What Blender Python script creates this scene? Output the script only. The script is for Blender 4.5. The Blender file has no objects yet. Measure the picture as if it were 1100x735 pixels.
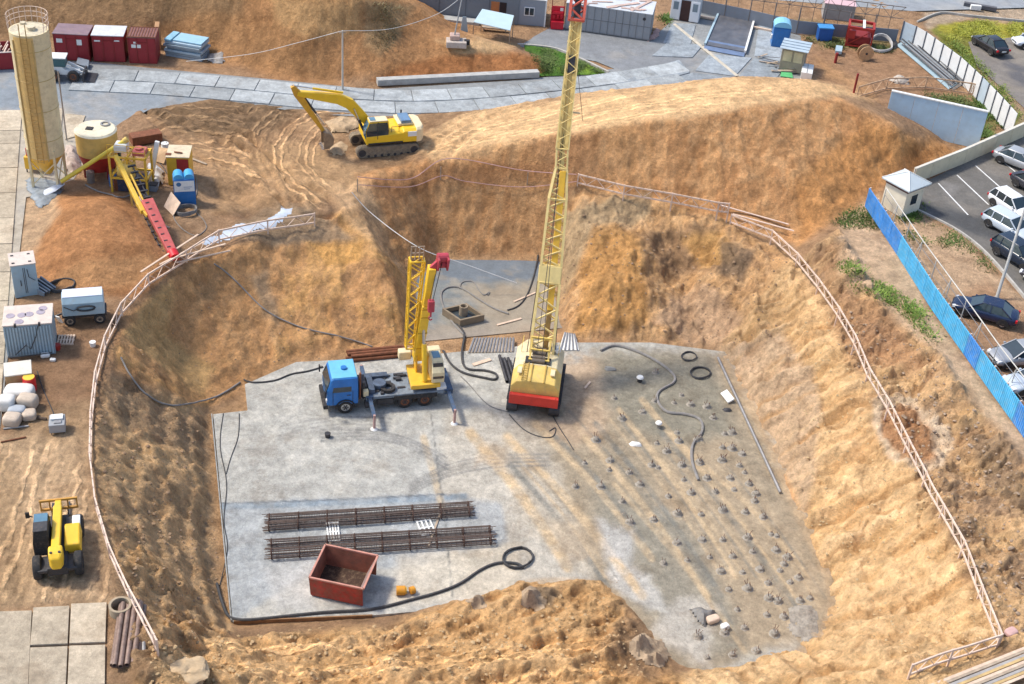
import bpy, bmesh, math, random
import numpy as np
from mathutils import Vector, Matrix
from mathutils.geometry import delaunay_2d_cdt
random.seed(7); RNG = np.random.RandomState(11)
PI = math.pi
scene = bpy.context.scene
col = scene.collection
# ---------------------------------------------------------------- camera model
FPX, CX, CY, HCAM = 1450.0, 550.0, 367.5, 50.0
PITCH, ROLL = math.radians(35), math.radians(5)
_s, _c = math.sin(PITCH), math.cos(PITCH)
def ray(px, py):
    u, v = px-CX, py-CY
    ur = u*math.cos(ROLL)+v*math.sin(ROLL)
    vr = v*math.cos(ROLL)-u*math.sin(ROLL)
    return (ur, FPX*_c - vr*_s, -(FPX*_s + vr*_c))
def P(px, py, z=0.0):
    d = ray(px, py); t = (z-HCAM)/d[2]
    return Vector((d[0]*t, d[1]*t, z))
def proj(X, Y, Z):                       # numpy: world -> photograph coordinates, used to lay out soil zones
    Zr = Z-HCAM
    dep = Y*_c - Zr*_s
    ur = FPX*X/dep; vr = FPX*(-Y*_s - Zr*_c)/dep
    return CX+ur*math.cos(ROLL)-vr*math.sin(ROLL), CY+ur*math.sin(ROLL)+vr*math.cos(ROLL)
cam = bpy.data.cameras.new('camera'); co = bpy.data.objects.new('camera', cam); col.objects.link(co)
cam.sensor_width = 36; cam.lens = FPX/1100*36; cam.clip_end = 6000; cam.clip_start = 0.5
co.location = (0, 0, HCAM)
fwd = Vector((0, _c, -_s)); up0 = Vector((0, _s, _c)); rt0 = Vector((1, 0, 0))
rt = rt0*math.cos(ROLL)-up0*(-math.sin(ROLL))*(-1)*(-1) if False else None
# image right axis / up axis expressed in un-rolled axes
rt = rt0*math.cos(ROLL) + up0*math.sin(ROLL)
upv = up0*math.cos(ROLL) - rt0*math.sin(ROLL)
co.matrix_world = Matrix(((rt.x, upv.x, -fwd.x, 0), (rt.y, upv.y, -fwd.y, 0), (rt.z, upv.z, -fwd.z, HCAM), (0, 0, 0, 1)))
scene.camera = co
# ---------------------------------------------------------------- light
SUN_EL, SUN_AZ = math.radians(54), math.radians(-80)   # azimuth from +y, clockwise positive: sun stands left, slightly beyond
w = bpy.data.worlds.new('World'); scene.world = w; w.use_nodes = True
nt = w.node_tree; bg = nt.nodes['Background']
sky = nt.nodes.new('ShaderNodeTexSky'); sky.sky_type = 'NISHITA'; sky.sun_disc = False
sky.sun_elevation = SUN_EL; sky.sun_rotation = SUN_AZ; sky.air_density = 1.0; sky.dust_density = 2.0
nt.links.new(sky.outputs[0], bg.inputs[0]); bg.inputs[1].default_value = 0.15
sun = bpy.data.lights.new('sun', 'SUN'); sun.energy = 2.4; sun.angle = math.radians(8); sun.color = (1.0, 0.93, 0.82)
so = bpy.data.objects.new('sun', sun); col.objects.link(so)
sd = Vector((math.sin(SUN_AZ)*math.cos(SUN_EL), math.cos(SUN_AZ)*math.cos(SUN_EL), math.sin(SUN_EL)))
so.rotation_euler = sd.to_track_quat('Z', 'Y').to_euler()
scene.view_settings.view_transform = 'Standard'; scene.view_settings.look = 'None'
scene.view_settings.exposure = 0.68
scene.render.engine = 'CYCLES'
# ---------------------------------------------------------------- materials
def lin(r, g, b): return tuple(((v/255)/12.92 if v <= 10 else ((v/255+.055)/1.055)**2.4) for v in (r, g, b))
_m = {}
def mat(name, c, rough=.7, metal=0., var=.18, scale=1.2, dirt=0., dirtc=(.30, .21, .13), bump=.15, bscale=25., spec=.4, stripes=None, alpha=None):
    if name in _m: return _m[name]
    m = bpy.data.materials.new(name); m.use_nodes = True; nt = m.node_tree; n = nt.nodes; L = nt.links
    b = n['Principled BSDF']; b.inputs['Roughness'].default_value = rough; b.inputs['Metallic'].default_value = metal
    b.inputs['Specular IOR Level'].default_value = spec
    tc = n.new('ShaderNodeTexCoord')
    nz = n.new('ShaderNodeTexNoise'); nz.inputs['Scale'].default_value = scale; nz.inputs['Detail'].default_value = 7; nz.inputs['Roughness'].default_value = .65
    L.new(tc.outputs['Object'], nz.inputs['Vector'])
    mr = n.new('ShaderNodeMapRange'); mr.inputs[1].default_value = .3; mr.inputs[2].default_value = .7; mr.inputs[3].default_value = 1-var; mr.inputs[4].default_value = 1+var
    L.new(nz.outputs[0], mr.inputs[0])
    mx = n.new('ShaderNodeMix'); mx.data_type = 'RGBA'; mx.blend_type = 'MULTIPLY'; mx.inputs[0].default_value = 1
    mx.inputs[6].default_value = (*c, 1); L.new(mr.outputs[0], mx.inputs[7])
    out = mx.outputs[2]
    if dirt > 0:
        n2 = n.new('ShaderNodeTexNoise'); n2.inputs['Scale'].default_value = scale*2.3; n2.inputs['Detail'].default_value = 9; n2.inputs['Roughness'].default_value = .72
        L.new(tc.outputs['Object'], n2.inputs['Vector'])
        m2 = n.new('ShaderNodeMapRange'); m2.inputs[1].default_value = .62-.3*dirt; m2.inputs[2].default_value = .78-.2*dirt; m2.inputs[4].default_value = min(1, .35+dirt*.5)
        L.new(n2.outputs[0], m2.inputs[0])
        m3 = n.new('ShaderNodeMix'); m3.data_type = 'RGBA'; L.new(m2.outputs[0], m3.inputs[0]); L.new(out, m3.inputs[6]); m3.inputs[7].default_value = (*dirtc, 1)
        out = m3.outputs[2]
    L.new(out, b.inputs['Base Color'])
    if bump > 0:
        n4 = n.new('ShaderNodeTexNoise'); n4.inputs['Scale'].default_value = bscale; n4.inputs['Detail'].default_value = 4
        L.new(tc.outputs['Object'], n4.inputs['Vector'])
        bp = n.new('ShaderNodeBump'); bp.inputs['Strength'].default_value = bump; bp.inputs['Distance'].default_value = .02
        L.new(n4.outputs[0], bp.inputs['Height']); L.new(bp.outputs[0], b.inputs['Normal'])
    _m[name] = m; return m
def soil_mat(name, bump=.9, rough=.95, speck=.5, fine=1.0, tracks=False):
    m = bpy.data.materials.new(name); m.use_nodes = True; nt = m.node_tree; n = nt.nodes; L = nt.links
    b = n['Principled BSDF']; b.inputs['Roughness'].default_value = rough; b.inputs['Specular IOR Level'].default_value = .2
    at = n.new('ShaderNodeAttribute'); at.attribute_name = 'Col'; tc = n.new('ShaderNodeTexCoord')
    def noise(s, d=8, r=.65):
        x = n.new('ShaderNodeTexNoise'); x.inputs['Scale'].default_value = s; x.inputs['Detail'].default_value = d; x.inputs['Roughness'].default_value = r
        L.new(tc.outputs['Object'], x.inputs['Vector']); return x.outputs[0]
    def rng(v, a, b_, c, d):
        x = n.new('ShaderNodeMapRange'); x.inputs[1].default_value = a; x.inputs[2].default_value = b_; x.inputs[3].default_value = c; x.inputs[4].default_value = d; L.new(v, x.inputs[0]); return x.outputs[0]
    def mul(c, f):
        x = n.new('ShaderNodeMix'); x.data_type = 'RGBA'; x.blend_type = 'MULTIPLY'; x.inputs[0].default_value = 1; L.new(c, x.inputs[6]); L.new(f, x.inputs[7]); return x.outputs[2]
    c = mul(at.outputs['Color'], rng(noise(.9), .3, .7, 1-.28*fine, 1+.28*fine))
    c = mul(c, rng(noise(6, 10, .75), .3, .7, 1-.38*speck, 1+.38*speck))
    c = mul(c, rng(noise(22, 5, .85), .35, .65, 1-.42*speck, 1+.42*speck))
    c = mul(c, rng(noise(2.6, 12, .8), .42, .60, 1-.30*speck, 1+.24*speck))
    L.new(c, b.inputs['Base Color'])
    bp = n.new('ShaderNodeBump'); bp.inputs['Strength'].default_value = bump; bp.inputs['Distance'].default_value = .32
    n3 = noise(1.9, 14, .70); L.new(n3, bp.inputs['Height'])
    b2 = n.new('ShaderNodeBump'); b2.inputs['Strength'].default_value = bump; b2.inputs['Distance'].default_value = .11
    L.new(noise(9, 8, .75), b2.inputs['Height']); L.new(bp.outputs[0], b2.inputs['Normal']); L.new(b2.outputs[0], b.inputs['Normal'])
    dn = noise(.42, 12, .62); dn2 = n.new('ShaderNodeMix'); dn2.data_type = 'RGBA'; dn2.blend_type = 'MULTIPLY'; dn2.inputs[7].default_value = (.66, .60, .55, 1)
    L.new(rng(dn, .54, .64, 0, .5*fine), dn2.inputs[0]); L.new(c, dn2.inputs[6]); L.new(dn2.outputs[2], b.inputs['Base Color'])
    if tracks:                          # wheel and crawler tracks: raised dry ridges along a baked track field
        tt = n.new('ShaderNodeAttribute'); tt.attribute_name = 'TrackT'; tm = n.new('ShaderNodeAttribute'); tm.attribute_name = 'TrackM'
        def mth(op, a, b_=None, v=None):
            x = n.new('ShaderNodeMath'); x.operation = op; L.new(a, x.inputs[0])
            if b_ is not None: L.new(b_, x.inputs[1])
            if v is not None: x.inputs[1].default_value = v
            return x.outputs[0]
        nn = noise(.5, 3, .5); n5 = noise(3.5, 6, .7)
        tw = mth('ADD', tt.outputs['Fac'], mth('MULTIPLY', nn, v=1.1)); tw = mth('ADD', tw, mth('MULTIPLY', n5, v=.10))
        def bands(fr, lo, hi): return rng(mth('SINE', mth('MULTIPLY', tw, v=fr)), lo, hi, 0, 1)
        h1 = bands(2*PI/.62, .0, .8); h2 = bands(2*PI/2.3, -.9, .2)
        hh = mth('MULTIPLY', mth('MULTIPLY', h1, h2), tm.outputs['Fac']); hc = mth('MULTIPLY', hh, rng(noise(1.3, 6, .7), .38, .56, .45, 1))
        mc = n.new('ShaderNodeMix'); mc.data_type = 'RGBA'; L.new(mth('MULTIPLY', hc, v=.95), mc.inputs[0]); L.new(dn2.outputs[2], mc.inputs[6])
        mb_ = n.new('ShaderNodeMix'); mb_.data_type = 'RGBA'; mb_.blend_type = 'MULTIPLY'; mb_.inputs[0].default_value = 1; mb_.inputs[7].default_value = (2.0, 2.0, 1.95, 1); mb_.clamp_result = False
        L.new(dn2.outputs[2], mb_.inputs[6]); L.new(mb_.outputs[2], mc.inputs[7]); L.new(mc.outputs[2], b.inputs['Base Color'])
        b3 = n.new('ShaderNodeBump'); b3.inputs['Strength'].default_value = 1; b3.inputs['Distance'].default_value = .10
        L.new(hh, b3.inputs['Height']); L.new(b2.outputs[0], b3.inputs['Normal']); L.new(b3.outputs[0], b.inputs['Normal'])
    return m
# ---------------------------------------------------------------- mesh helpers
class MB:
    def __init__(s): s.v = []; s.f = []
    def add(s, vs, fs):
        o = len(s.v); s.v += [tuple(v) for v in vs]; s.f += [tuple(i+o for i in f) for f in fs]; return s
    def hexa(s, q0, q1):                 # two quads (bottom, top) -> closed box
        return s.add(list(q0)+list(q1), [(3, 2, 1, 0), (4, 5, 6, 7), (0, 1, 5, 4), (1, 2, 6, 5), (2, 3, 7, 6), (3, 0, 4, 7)])
    def box(s, x0, x1, y0, y1, z0, z1, M=None):
        vs = [Vector(v) for v in ((x0,y0,z0),(x1,y0,z0),(x1,y1,z0),(x0,y1,z0),(x0,y0,z1),(x1,y0,z1),(x1,y1,z1),(x0,y1,z1))]
        if M is not None: vs = [M@v for v in vs]
        return s.hexa(vs[:4], vs[4:])
    def bar(s, a, b, w, h=None, upd=(0, 0, 1)):
        a = Vector(a); b = Vector(b); h = h or w; d = (b-a)
        if d.length < 1e-6: return s
        d.normalize(); u = Vector(upd)
        if abs(d.dot(u)) > .97: u = Vector((0, 1, 0))
        x = d.cross(u).normalized()*w/2; y = x.cross(d).normalized()*h/2
        return s.hexa([a-x-y, a+x-y, a+x+y, a-x+y][::-1], [b-x-y, b+x-y, b+x+y, b-x+y][::-1])
    def cyl(s, a, b, r0, r1=None, n=12, cap=True):
        a = Vector(a); b = Vector(b); r1 = r0 if r1 is None else r1; d = (b-a).normalized()
        u = Vector((0, 0, 1)) if abs(d.z) < .9 else Vector((1, 0, 0))
        x = d.cross(u).normalized(); y = d.cross(x)
        vs = []; 
        for p, r in ((a, r0), (b, r1)):
            for k in range(n): t = 2*PI*k/n; vs.append(p+x*math.cos(t)*r+y*math.sin(t)*r)
        fs = [(k, (k+1) % n, n+(k+1) % n, n+k) for k in range(n)]
        if cap: fs += [tuple(range(n))[::-1], tuple(range(n, 2*n))]
        return s.add(vs, fs)
    def ring(s, a, b, ro, ri, n=20):     # open tube with wall thickness
        a = Vector(a); b = Vector(b); d = (b-a).normalized()
        u = Vector((0, 0, 1)) if abs(d.z) < .9 else Vector((1, 0, 0))
        x = d.cross(u).normalized(); y = d.cross(x); vs = []
        for p, r in ((a, ro), (b, ro), (b, ri), (a, ri)):
            for k in range(n): t = 2*PI*k/n; vs.append(p+x*math.cos(t)*r+y*math.sin(t)*r)
        fs = []
        for q in range(4):
            for k in range(n): fs.append((q*n+k, q*n+(k+1) % n, ((q+1) % 4)*n+(k+1) % n, ((q+1) % 4)*n+k))
        return s.add(vs, fs)
    def tube(s, pts, r, n=6, closed=False):
        pts = [Vector(p) for p in pts]; N = len(pts); vs = []; fs = []
        for i, p in enumerate(pts):
            a = pts[(i-1) % N] if (closed or i > 0) else p; b = pts[(i+1) % N] if (closed or i < N-1) else p
            d = (b-a).normalized(); u = Vector((0, 0, 1)) if abs(d.z) < .95 else Vector((1, 0, 0))
            x = d.cross(u).normalized(); y = d.cross(x)
            for k in range(n): t = 2*PI*k/n; vs.append(p+x*math.cos(t)*r+y*math.sin(t)*r)
        for i in range(N if closed else N-1):
            for k in range(n): j = (i+1) % N; fs.append((i*n+k, i*n+(k+1) % n, j*n+(k+1) % n, j*n+k))
        if not closed: fs += [tuple(range(n))[::-1], tuple(range((N-1)*n, N*n))]
        return s.add(vs, fs)
    def prism(s, prof, y0, y1):          # profile in (x,z), extruded along y
        n = len(prof)
        vs = [(x, y0, z) for x, z in prof]+[(x, y1, z) for x, z in prof]
        return s.add(vs, [tuple(range(n)), tuple(range(2*n-1, n-1, -1))]+[(k, n+k, n+(k+1) % n, (k+1) % n) for k in range(n)])
    def prismz(s, prof, z0, z1):
        n = len(prof)
        vs = [(p[0], p[1], z0) for p in prof]+[(p[0], p[1], z1) for p in prof]
        return s.add(vs, [tuple(range(n))[::-1], tuple(range(n, 2*n))]+[(k, (k+1) % n, n+(k+1) % n, n+k) for k in range(n)])
    def loft(s, secs, cap=True):         # list of equal-length closed rings
        n = len(secs[0]); vs = [p for sc in secs for p in sc]; fs = []
        for i in range(len(secs)-1):
            for k in range(n): fs.append((i*n+k, i*n+(k+1) % n, (i+1)*n+(k+1) % n, (i+1)*n+k))
        if cap: fs += [tuple(range(n))[::-1], tuple(range((len(secs)-1)*n, len(secs)*n))]
        return s.add(vs, fs)
    def build(s, name, m, parent=None, smooth=False, bevel=0, sub=0, tags=None):
        me = bpy.data.meshes.new(name); me.from_pydata(s.v, [], s.f); me.update()
        bm = bmesh.new(); bm.from_mesh(me); bmesh.ops.recalc_face_normals(bm, faces=bm.faces); bm.to_mesh(me); bm.free()
        me.materials.append(m)
        if smooth:
            for p in me.polygons: p.use_smooth = True
        o = bpy.data.objects.new(name, me); col.objects.link(o)
        if parent is not None: o.parent = parent
        if bevel:
            md = o.modifiers.new('bevel', 'BEVEL'); md.width = bevel; md.segments = 2; md.limit_method = 'ANGLE'; md.angle_limit = math.radians(40)
        if sub: md = o.modifiers.new('subd', 'SUBSURF'); md.levels = sub; md.render_levels = sub
        if smooth and not sub:
            try:
                md = None; me.set_sharp_from_angle(angle=math.radians(38))
            except Exception: pass
        if tags: tag(o, *tags)
        return o
def tag(o, label, cat, group=None):
    o['label'] = label; o['category'] = cat
    if group: o['group'] = group
    return o
def thing(name, label, cat, loc, rz=0., group=None):
    o = bpy.data.objects.new(name, None); col.objects.link(o); o.location = loc; o.rotation_euler = (0, 0, rz); o.empty_display_size = .3
    return tag(o, label, cat, group)
def copy_tree(o, parent=None):
    c = o.copy(); col.objects.link(c)
    if parent is not None: c.parent = parent
    for ch in list(o.children): copy_tree(ch, c)
    return c
def heading(a, b): return math.atan2(b[1]-a[1], b[0]-a[0])
def smoothline(pts, k=6):               # Catmull-Rom through 2D/3D points
    out = []; pts = [tuple(p) for p in pts]
    Q = [pts[0]]+pts+[pts[-1]]
    for i in range(1, len(Q)-2):
        p0, p1, p2, p3 = Q[i-1:i+3]
        for j in range(k):
            t = j/k
            out.append(tuple(.5*(2*b+(-a+c)*t+(2*a-5*b+4*c-d)*t*t+(-a+3*b-3*c+d)*t**3) for a, b, c, d in zip(p0, p1, p2, p3)))
    out.append(pts[-1]); return out
# ---------------------------------------------------------------- noise
def vnoise(X, Y, seed):
    xi = np.floor(X).astype(np.int64); yi = np.floor(Y).astype(np.int64); fx = X-xi; fy = Y-yi
    def h(a, b):
        n = (a*374761393+b*668265263+seed*1442695041) & 0xffffffff
        n = ((n ^ (n >> 13))*1274126177) & 0xffffffff
        return ((n ^ (n >> 16)) & 0xffff)/65535.
    u = fx*fx*(3-2*fx); v = fy*fy*(3-2*fy)
    return (h(xi, yi)*(1-u)+h(xi+1, yi)*u)*(1-v)+(h(xi, yi+1)*(1-u)+h(xi+1, yi+1)*u)*v
def fbm(X, Y, seed=0, oct=5, gain=.5):
    s = 0; a = 1; t = 0
    for k in range(oct):
        c, sn = math.cos(k*.9), math.sin(k*.9)
        s = s+a*vnoise((X*c-Y*sn)*2**k+k*17.3, (X*sn+Y*c)*2**k-k*9.1, seed+k*7); t += a; a *= gain
    return s/t*2-1
def ridged(X, Y, seed=0, oct=4):
    s = 0; a = 1; t = 0
    for k in range(oct): s = s+a*(1-np.abs(vnoise(X*2**k+k*5.7, Y*2**k+k*3.3, seed+k)*2-1)); t += a; a *= .5
    return s/t
def sdist(X, Y, poly):                  # signed distance, positive inside
    inside = np.zeros(X.shape, bool); d2 = np.full(X.shape, 1e18); n = len(poly)
    for i in range(n):
        x0, y0 = poly[i][:2]; x1, y1 = poly[(i+1) % n][:2]
        ex, ey = x1-x0, y1-y0; L = ex*ex+ey*ey+1e-12
        t = np.clip(((X-x0)*ex+(Y-y0)*ey)/L, 0, 1)
        d2 = np.minimum(d2, (X-x0-t*ex)**2+(Y-y0-t*ey)**2)
        if y0 != y1:
            c = ((y0 > Y) != (y1 > Y)) & (X < (x1-x0)*(Y-y0)/(y1-y0)+x0); inside ^= c
    d = np.sqrt(d2); return np.where(inside, d, -d)
def sstep(x, a, b): t = np.clip((x-a)/(b-a), 0, 1); return t*t*(3-2*t)
# ---------------------------------------------------------------- terrain
FZ = -6.0
FLOOR = [(470,277),(585,278),(600,310),(606,366),(700,370),(772,382),(815,455),(858,560),(888,640),(872,685),(800,716),(738,716),(700,672),(650,622),(600,616),(545,622),(470,648),(400,662),(250,676),(232,650),(220,445),(250,432),(262,414),(316,388),(438,372),(443,300)]
LN = [  # lines of photograph position and height: crests, toes, edges
 [(332,222,0),(300,236,0),(262,256,0),(215,276,0),(165,300,0),(140,330,0),(128,372,0),(122,400,0),(112,420,0),(105,470,0),(104,540,0),(125,610,0),(150,660,0),(168,700,0),(175,760,0)],
 [(332,222,0),(360,215,0),(385,208,0),(392,195,.1),(440,178,.4),(500,163,1.2),(560,150,2.2),(640,138,3.6),(700,130,4.3),(760,123,4.7),(820,112,4.9),(880,106,4.7),(930,122,4.),(970,140,3.2),(995,150,1.5),(1014,158,.2)],
 [(470,128,.3),(540,118,1.2),(640,104,3.2),(700,96,4.1),(780,84,4.7),(860,86,4.7),(905,96,4.2),(935,105,3.6),(975,130,2.6),(1020,158,.3)],
 [(450,122,0),(540,112,0),(640,98,0),(700,94,0),(780,82,0),(860,84,0),(905,92,0),(940,104,0),(985,130,0),(1030,158,0)],
 [(385,235,-.6),(405,270,-1.6),(428,310,-3.0),(436,350,-4.9)],[(340,262,-1.5),(360,310,-3.2),(395,350,-4.9)],[(448,240,-3.0),(458,262,-5.0)],[(240,262,-.6),(215,330,-2.6),(190,380,-4.2)],[(300,300,-2.6),(320,350,-4.6)],
 [(128,420,-.8),(160,470,-2.6),(190,520,-3.6),(215,440,-5.6)],[(150,560,-2.),(180,620,-3.),(200,600,-4.2)],
 [(605,196,-.4),(650,208,-.8),(700,218,-1.),(780,238,-1.3),(850,262,-1.6),(885,246,-1.),(928,208,0),(975,184,0),(990,182,0),(1034,166,0)],
 [(595,240,-3.2),(622,232,-1.6),(700,236,-1.6),(780,252,-1.6),(850,290,-1.8),(900,372,-1.8),(960,472,-1.8),(1020,590,-1.2),(1072,692,-.3),(975,730,0),(940,760,0)],
 [(625,262,-2.6),(622,330,-5.0)],[(650,256,-1.9),(655,300,-3.0),(660,345,-4.8)],[(690,258,-1.9),(692,300,-3.0),(700,345,-4.8)],[(722,262,-3.2),(730,300,-4.6)],[(590,262,-4.8),(604,250,-3.4)],[(760,300,-3.0),(800,330,-3.6),(835,390,-3.9),(860,450,-4.2)],[(745,335,-5.2),(790,362,-5.4)],
 [(893,256,-.1),(903,300,-.15),(948,330,-.1),(1000,372,-.1),(1062,452,-.1),(1125,525,-.1),(1200,600,0)],
 [(878,292,-1.9),(893,352,-1.9),(955,402,-1.9),(1030,505,-1.7),(1100,620,-1.1),(1140,700,-.4),(1200,760,0)],
 [(900,500,-4.1),(960,600,-3.8),(1000,680,-3.)],[(930,690,-3.4),(900,715,-3.8),(860,740,-3.)],
 [(190,668,-2.6),(240,700,-3.6),(320,700,-4.4),(430,690,-4.7),(540,655,-5.1),(600,645,-5.1),(650,665,-4.9),(700,715,-4.7),(740,745,-4.8)],
 [(185,720,-1.),(300,745,-2.8),(420,745,-3.4),(540,740,-3.6),(640,745,-3.6),(730,780,-3.8),(850,780,-2.),(960,790,0)],
 [(180,800,0),(400,830,-2),(700,850,-2),(900,830,0)],
 # far spoil heap
 [(-60,80,0),(0,40,0),(100,46,0),(190,45,0),(240,66,0),(300,80,0),(400,90,0),(500,85,0),(584,80,0),(592,70,0),(560,50,0),(515,38,0),(490,30,0),(470,12,0),(455,-6,0)],
 [(-60,-14,3.4),(100,-20,4),(200,-16,4.8),(300,-10,6.2),(380,-6,6.4),(440,0,4.6),(478,30,2.4),(520,42,1.9),(560,56,1.3)],
 [(245,26,2.4),(300,28,3.4),(330,40,3.2),(400,30,3.4),(450,36,2.6),(500,50,2.)],
 [(-60,-70,3.5),(200,-70,4),(400,-50,2),(460,-30,0)],
 # sand heap
 [(46,245,0),(36,272,0),(45,300,0),(90,316,0),(150,318,0),(196,280,0),(185,240,0),(130,212,0),(95,200,0),(62,212,0)],
 [(75,226,1.8),(100,214,2.5),(125,226,2.)],[(70,262,1.2),(110,262,1.5),(150,262,1.2)],
 # hollow with the tarpaulin
 [(228,215,-.9),(262,212,-1.1),(262,235,-1.2),(300,232,-.8)],[(215,195,0),(300,190,0),(332,205,0),(210,225,0)],
]
def resample(pts, step=.7):
    out = []
    for a, b in zip(pts[:-1], pts[1:]):
        L = (b-a).length; k = max(1, int(L/step))
        for j in range(k): out.append(a+(b-a)*(j/k))
    out.append(pts[-1]); return out
cps = []
floorw = [P(x, y, FZ) for x, y in FLOOR]
cps += resample(floorw+[floorw[0]])
for k in range(40): cps.append(P(*random.choice([(500,320),(350,500),(560,560),(700,600),(780,650),(650,450)]), FZ)+Vector((random.uniform(-3,3), random.uniform(-1.5,1.5), 0)))
for l in LN: cps += resample([P(*p) for p in l])
for k in range(14):
    for c in ((-62,20+k*11),(78,20+k*11),(-62+k*10.5,165)): cps.append(Vector((c[0],c[1],0)))
for k in range(12): cps.append(Vector((-62+k*12, 22, 0)))
def flatpts(px0, px1, py0, py1, n):
    for i in range(n):
        for j in range(n): cps.append(P(px0+(px1-px0)*i/(n-1), py0+(py1-py0)*j/(n-1), 0))
flatpts(600,1090,8,70,7); flatpts(945,1090,60,120,4); flatpts(1000,1095,200,420,5); flatpts(20,80,330,640,5); flatpts(120,430,110,180,5); flatpts(0,80,110,190,3); flatpts(0,110,680,790,3)
pp = [p for p in cps if -80 < p.x < 90 and 15 < p.y < 175]
res = delaunay_2d_cdt([(p.x, p.y) for p in pp], [], [], 0, 1e-3)
tv, _, tf, ov = res[0], res[1], res[2], res[3]
tz = [pp[o[0]].z if o else 0 for o in ov]
X0, X1, Y0, Y1, DG = -60., 72., 34., 150., .135
gx = np.arange(X0, X1+1e-6, DG); gy = np.arange(Y0, Y1+1e-6, DG)
GX, GY = np.meshgrid(gx, gy); GZ = np.zeros_like(GX)
for f in tf:
    (ax, ay), (bx, by), (cx_, cy_) = [tv[i] for i in f]; za, zb, zc = [tz[i] for i in f]
    i0 = max(0, int((min(ax, bx, cx_)-X0)/DG)); i1 = min(len(gx)-1, int((max(ax, bx, cx_)-X0)/DG)+1)
    j0 = max(0, int((min(ay, by, cy_)-Y0)/DG)); j1 = min(len(gy)-1, int((max(ay, by, cy_)-Y0)/DG)+1)
    if i0 > i1 or j0 > j1: continue
    sx = GX[j0:j1+1, i0:i1+1]; sy = GY[j0:j1+1, i0:i1+1]
    D = (by-cy_)*(ax-cx_)+(cx_-bx)*(ay-cy_)
    if abs(D) < 1e-9: continue
    la = ((by-cy_)*(sx-cx_)+(cx_-bx)*(sy-cy_))/D; lb = ((cy_-ay)*(sx-cx_)+(ax-cx_)*(sy-cy_))/D; lc = 1-la-lb
    m = (la >= -1e-6) & (lb >= -1e-6) & (lc >= -1e-6)
    GZ[j0:j1+1, i0:i1+1][m] = (la*za+lb*zb+lc*zc)[m]
def blur(A, n):
    for _ in range(n):
        A = np.pad(A, 1, 'edge'); A = (A[:-2]+2*A[1:-1]+A[2:])/4; A = (A[:, :-2]+2*A[:, 1:-1]+A[:, 2:])/4
    return A
GZ = blur(GZ, 18)
PX, PY = proj(GX, GY, GZ)
wx = fbm(GX*.35, GY*.35, 5, 4)*9; wy = fbm(GX*.35, GY*.35, 55, 4)*6
def zone(poly, soft=6, warp=1.): return sstep(sdist(PX+wx*warp, PY+wy*warp, poly), -soft, soft)
gyy, gxx = np.gradient(GZ, DG); slope = np.sqrt(gxx**2+gyy**2); slope = blur(slope, 4)
onfloor = sstep(sdist(GX, GY, [(p.x, p.y) for p in floorw]), -.5, .6)
ROADS = [
 [(-40,70),(90,66),(160,74),(280,82),(400,93),(560,84),(640,74),(560,50),(600,26),(700,44),(722,22),(760,10),(860,40),(862,112),(800,84),(700,92),(610,106),(430,122),(330,116),(230,104),(150,116),(128,130),(100,150),(80,190),(34,205),(26,250),(10,420),(-40,600)],
 [(-30,652),(117,646),(114,760),(-30,800)],
 [(985,198),(1110,138),(1400,-20),(1300,500),(1110,330),(1075,292),(1040,255)],
 [(985,14),(1100,-30),(1400,0),(1500,260),(1110,122),(1075,90),(1030,58),(1000,34)]]
paved = np.zeros_like(GX)
for r in ROADS: paved = np.maximum(paved, sstep(sdist(PX, PY, r), -6, 3))
rough_amp = .05+.30*np.clip(slope, 0, 1)
spoil = zone([(120,560),(250,690),(420,672),(560,625),(650,625),(735,735),(760,800),(150,800)], 8)
rightsl = zone([(775,378),(850,285),(900,350),(960,470),(1072,690),(960,800),(760,800),(735,728),(870,690),(895,650)], 8)
rbank = zone([(860,290),(900,250),(945,330),(1000,370),(1062,450),(1130,540),(1150,720),(1072,690),(960,472)], 8)
farw = zone([(380,190),(560,150),(700,130),(890,104),(1022,163),(930,205),(860,262),(780,240),(605,200),(592,276),(470,278),(440,300),(400,225)], 5)
leftw = zone([(215,280),(380,225),(445,280),(440,370),(262,415),(225,440),(120,400),(130,340)], 6)
plateau = zone([(440,150),(540,114),(640,100),(780,82),(880,84),(940,106),(890,104),(760,123),(640,140),(470,178)], 5)
leftb = zone([(100,400),(225,440),(250,680),(170,720),(110,560)], 6)
yard = zone([(140,112),(220,100),(420,112),(520,112),(560,140),(390,195),(330,225),(210,230),(190,150)], 6)
lane = zone([(-40,470),(90,465),(108,560),(140,650),(-40,655)], 8)
tyre = zone([(-40,480),(70,478),(100,530),(120,640),(60,648),(-40,640)], 6)
bench = zone([(598,225),(622,200),(780,240),(850,272),(870,300),(790,375),(606,368)], 6)
rough_amp = rough_amp+.30*bench+.38*spoil+.22*rightsl+.34*rbank+.06*farw+.10*leftw+.22*leftb+.05*yard+.07*plateau
high = sstep(GZ, .25, .7); paved = paved*(1-high); keep = (1-paved)*(1-onfloor)
_mag = np.hypot(blur(gxx, 12), blur(gyy, 12))+1e-3; _dx = -blur(gxx, 12)/_mag; _dy = -blur(gyy, 12)/_mag
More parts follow.
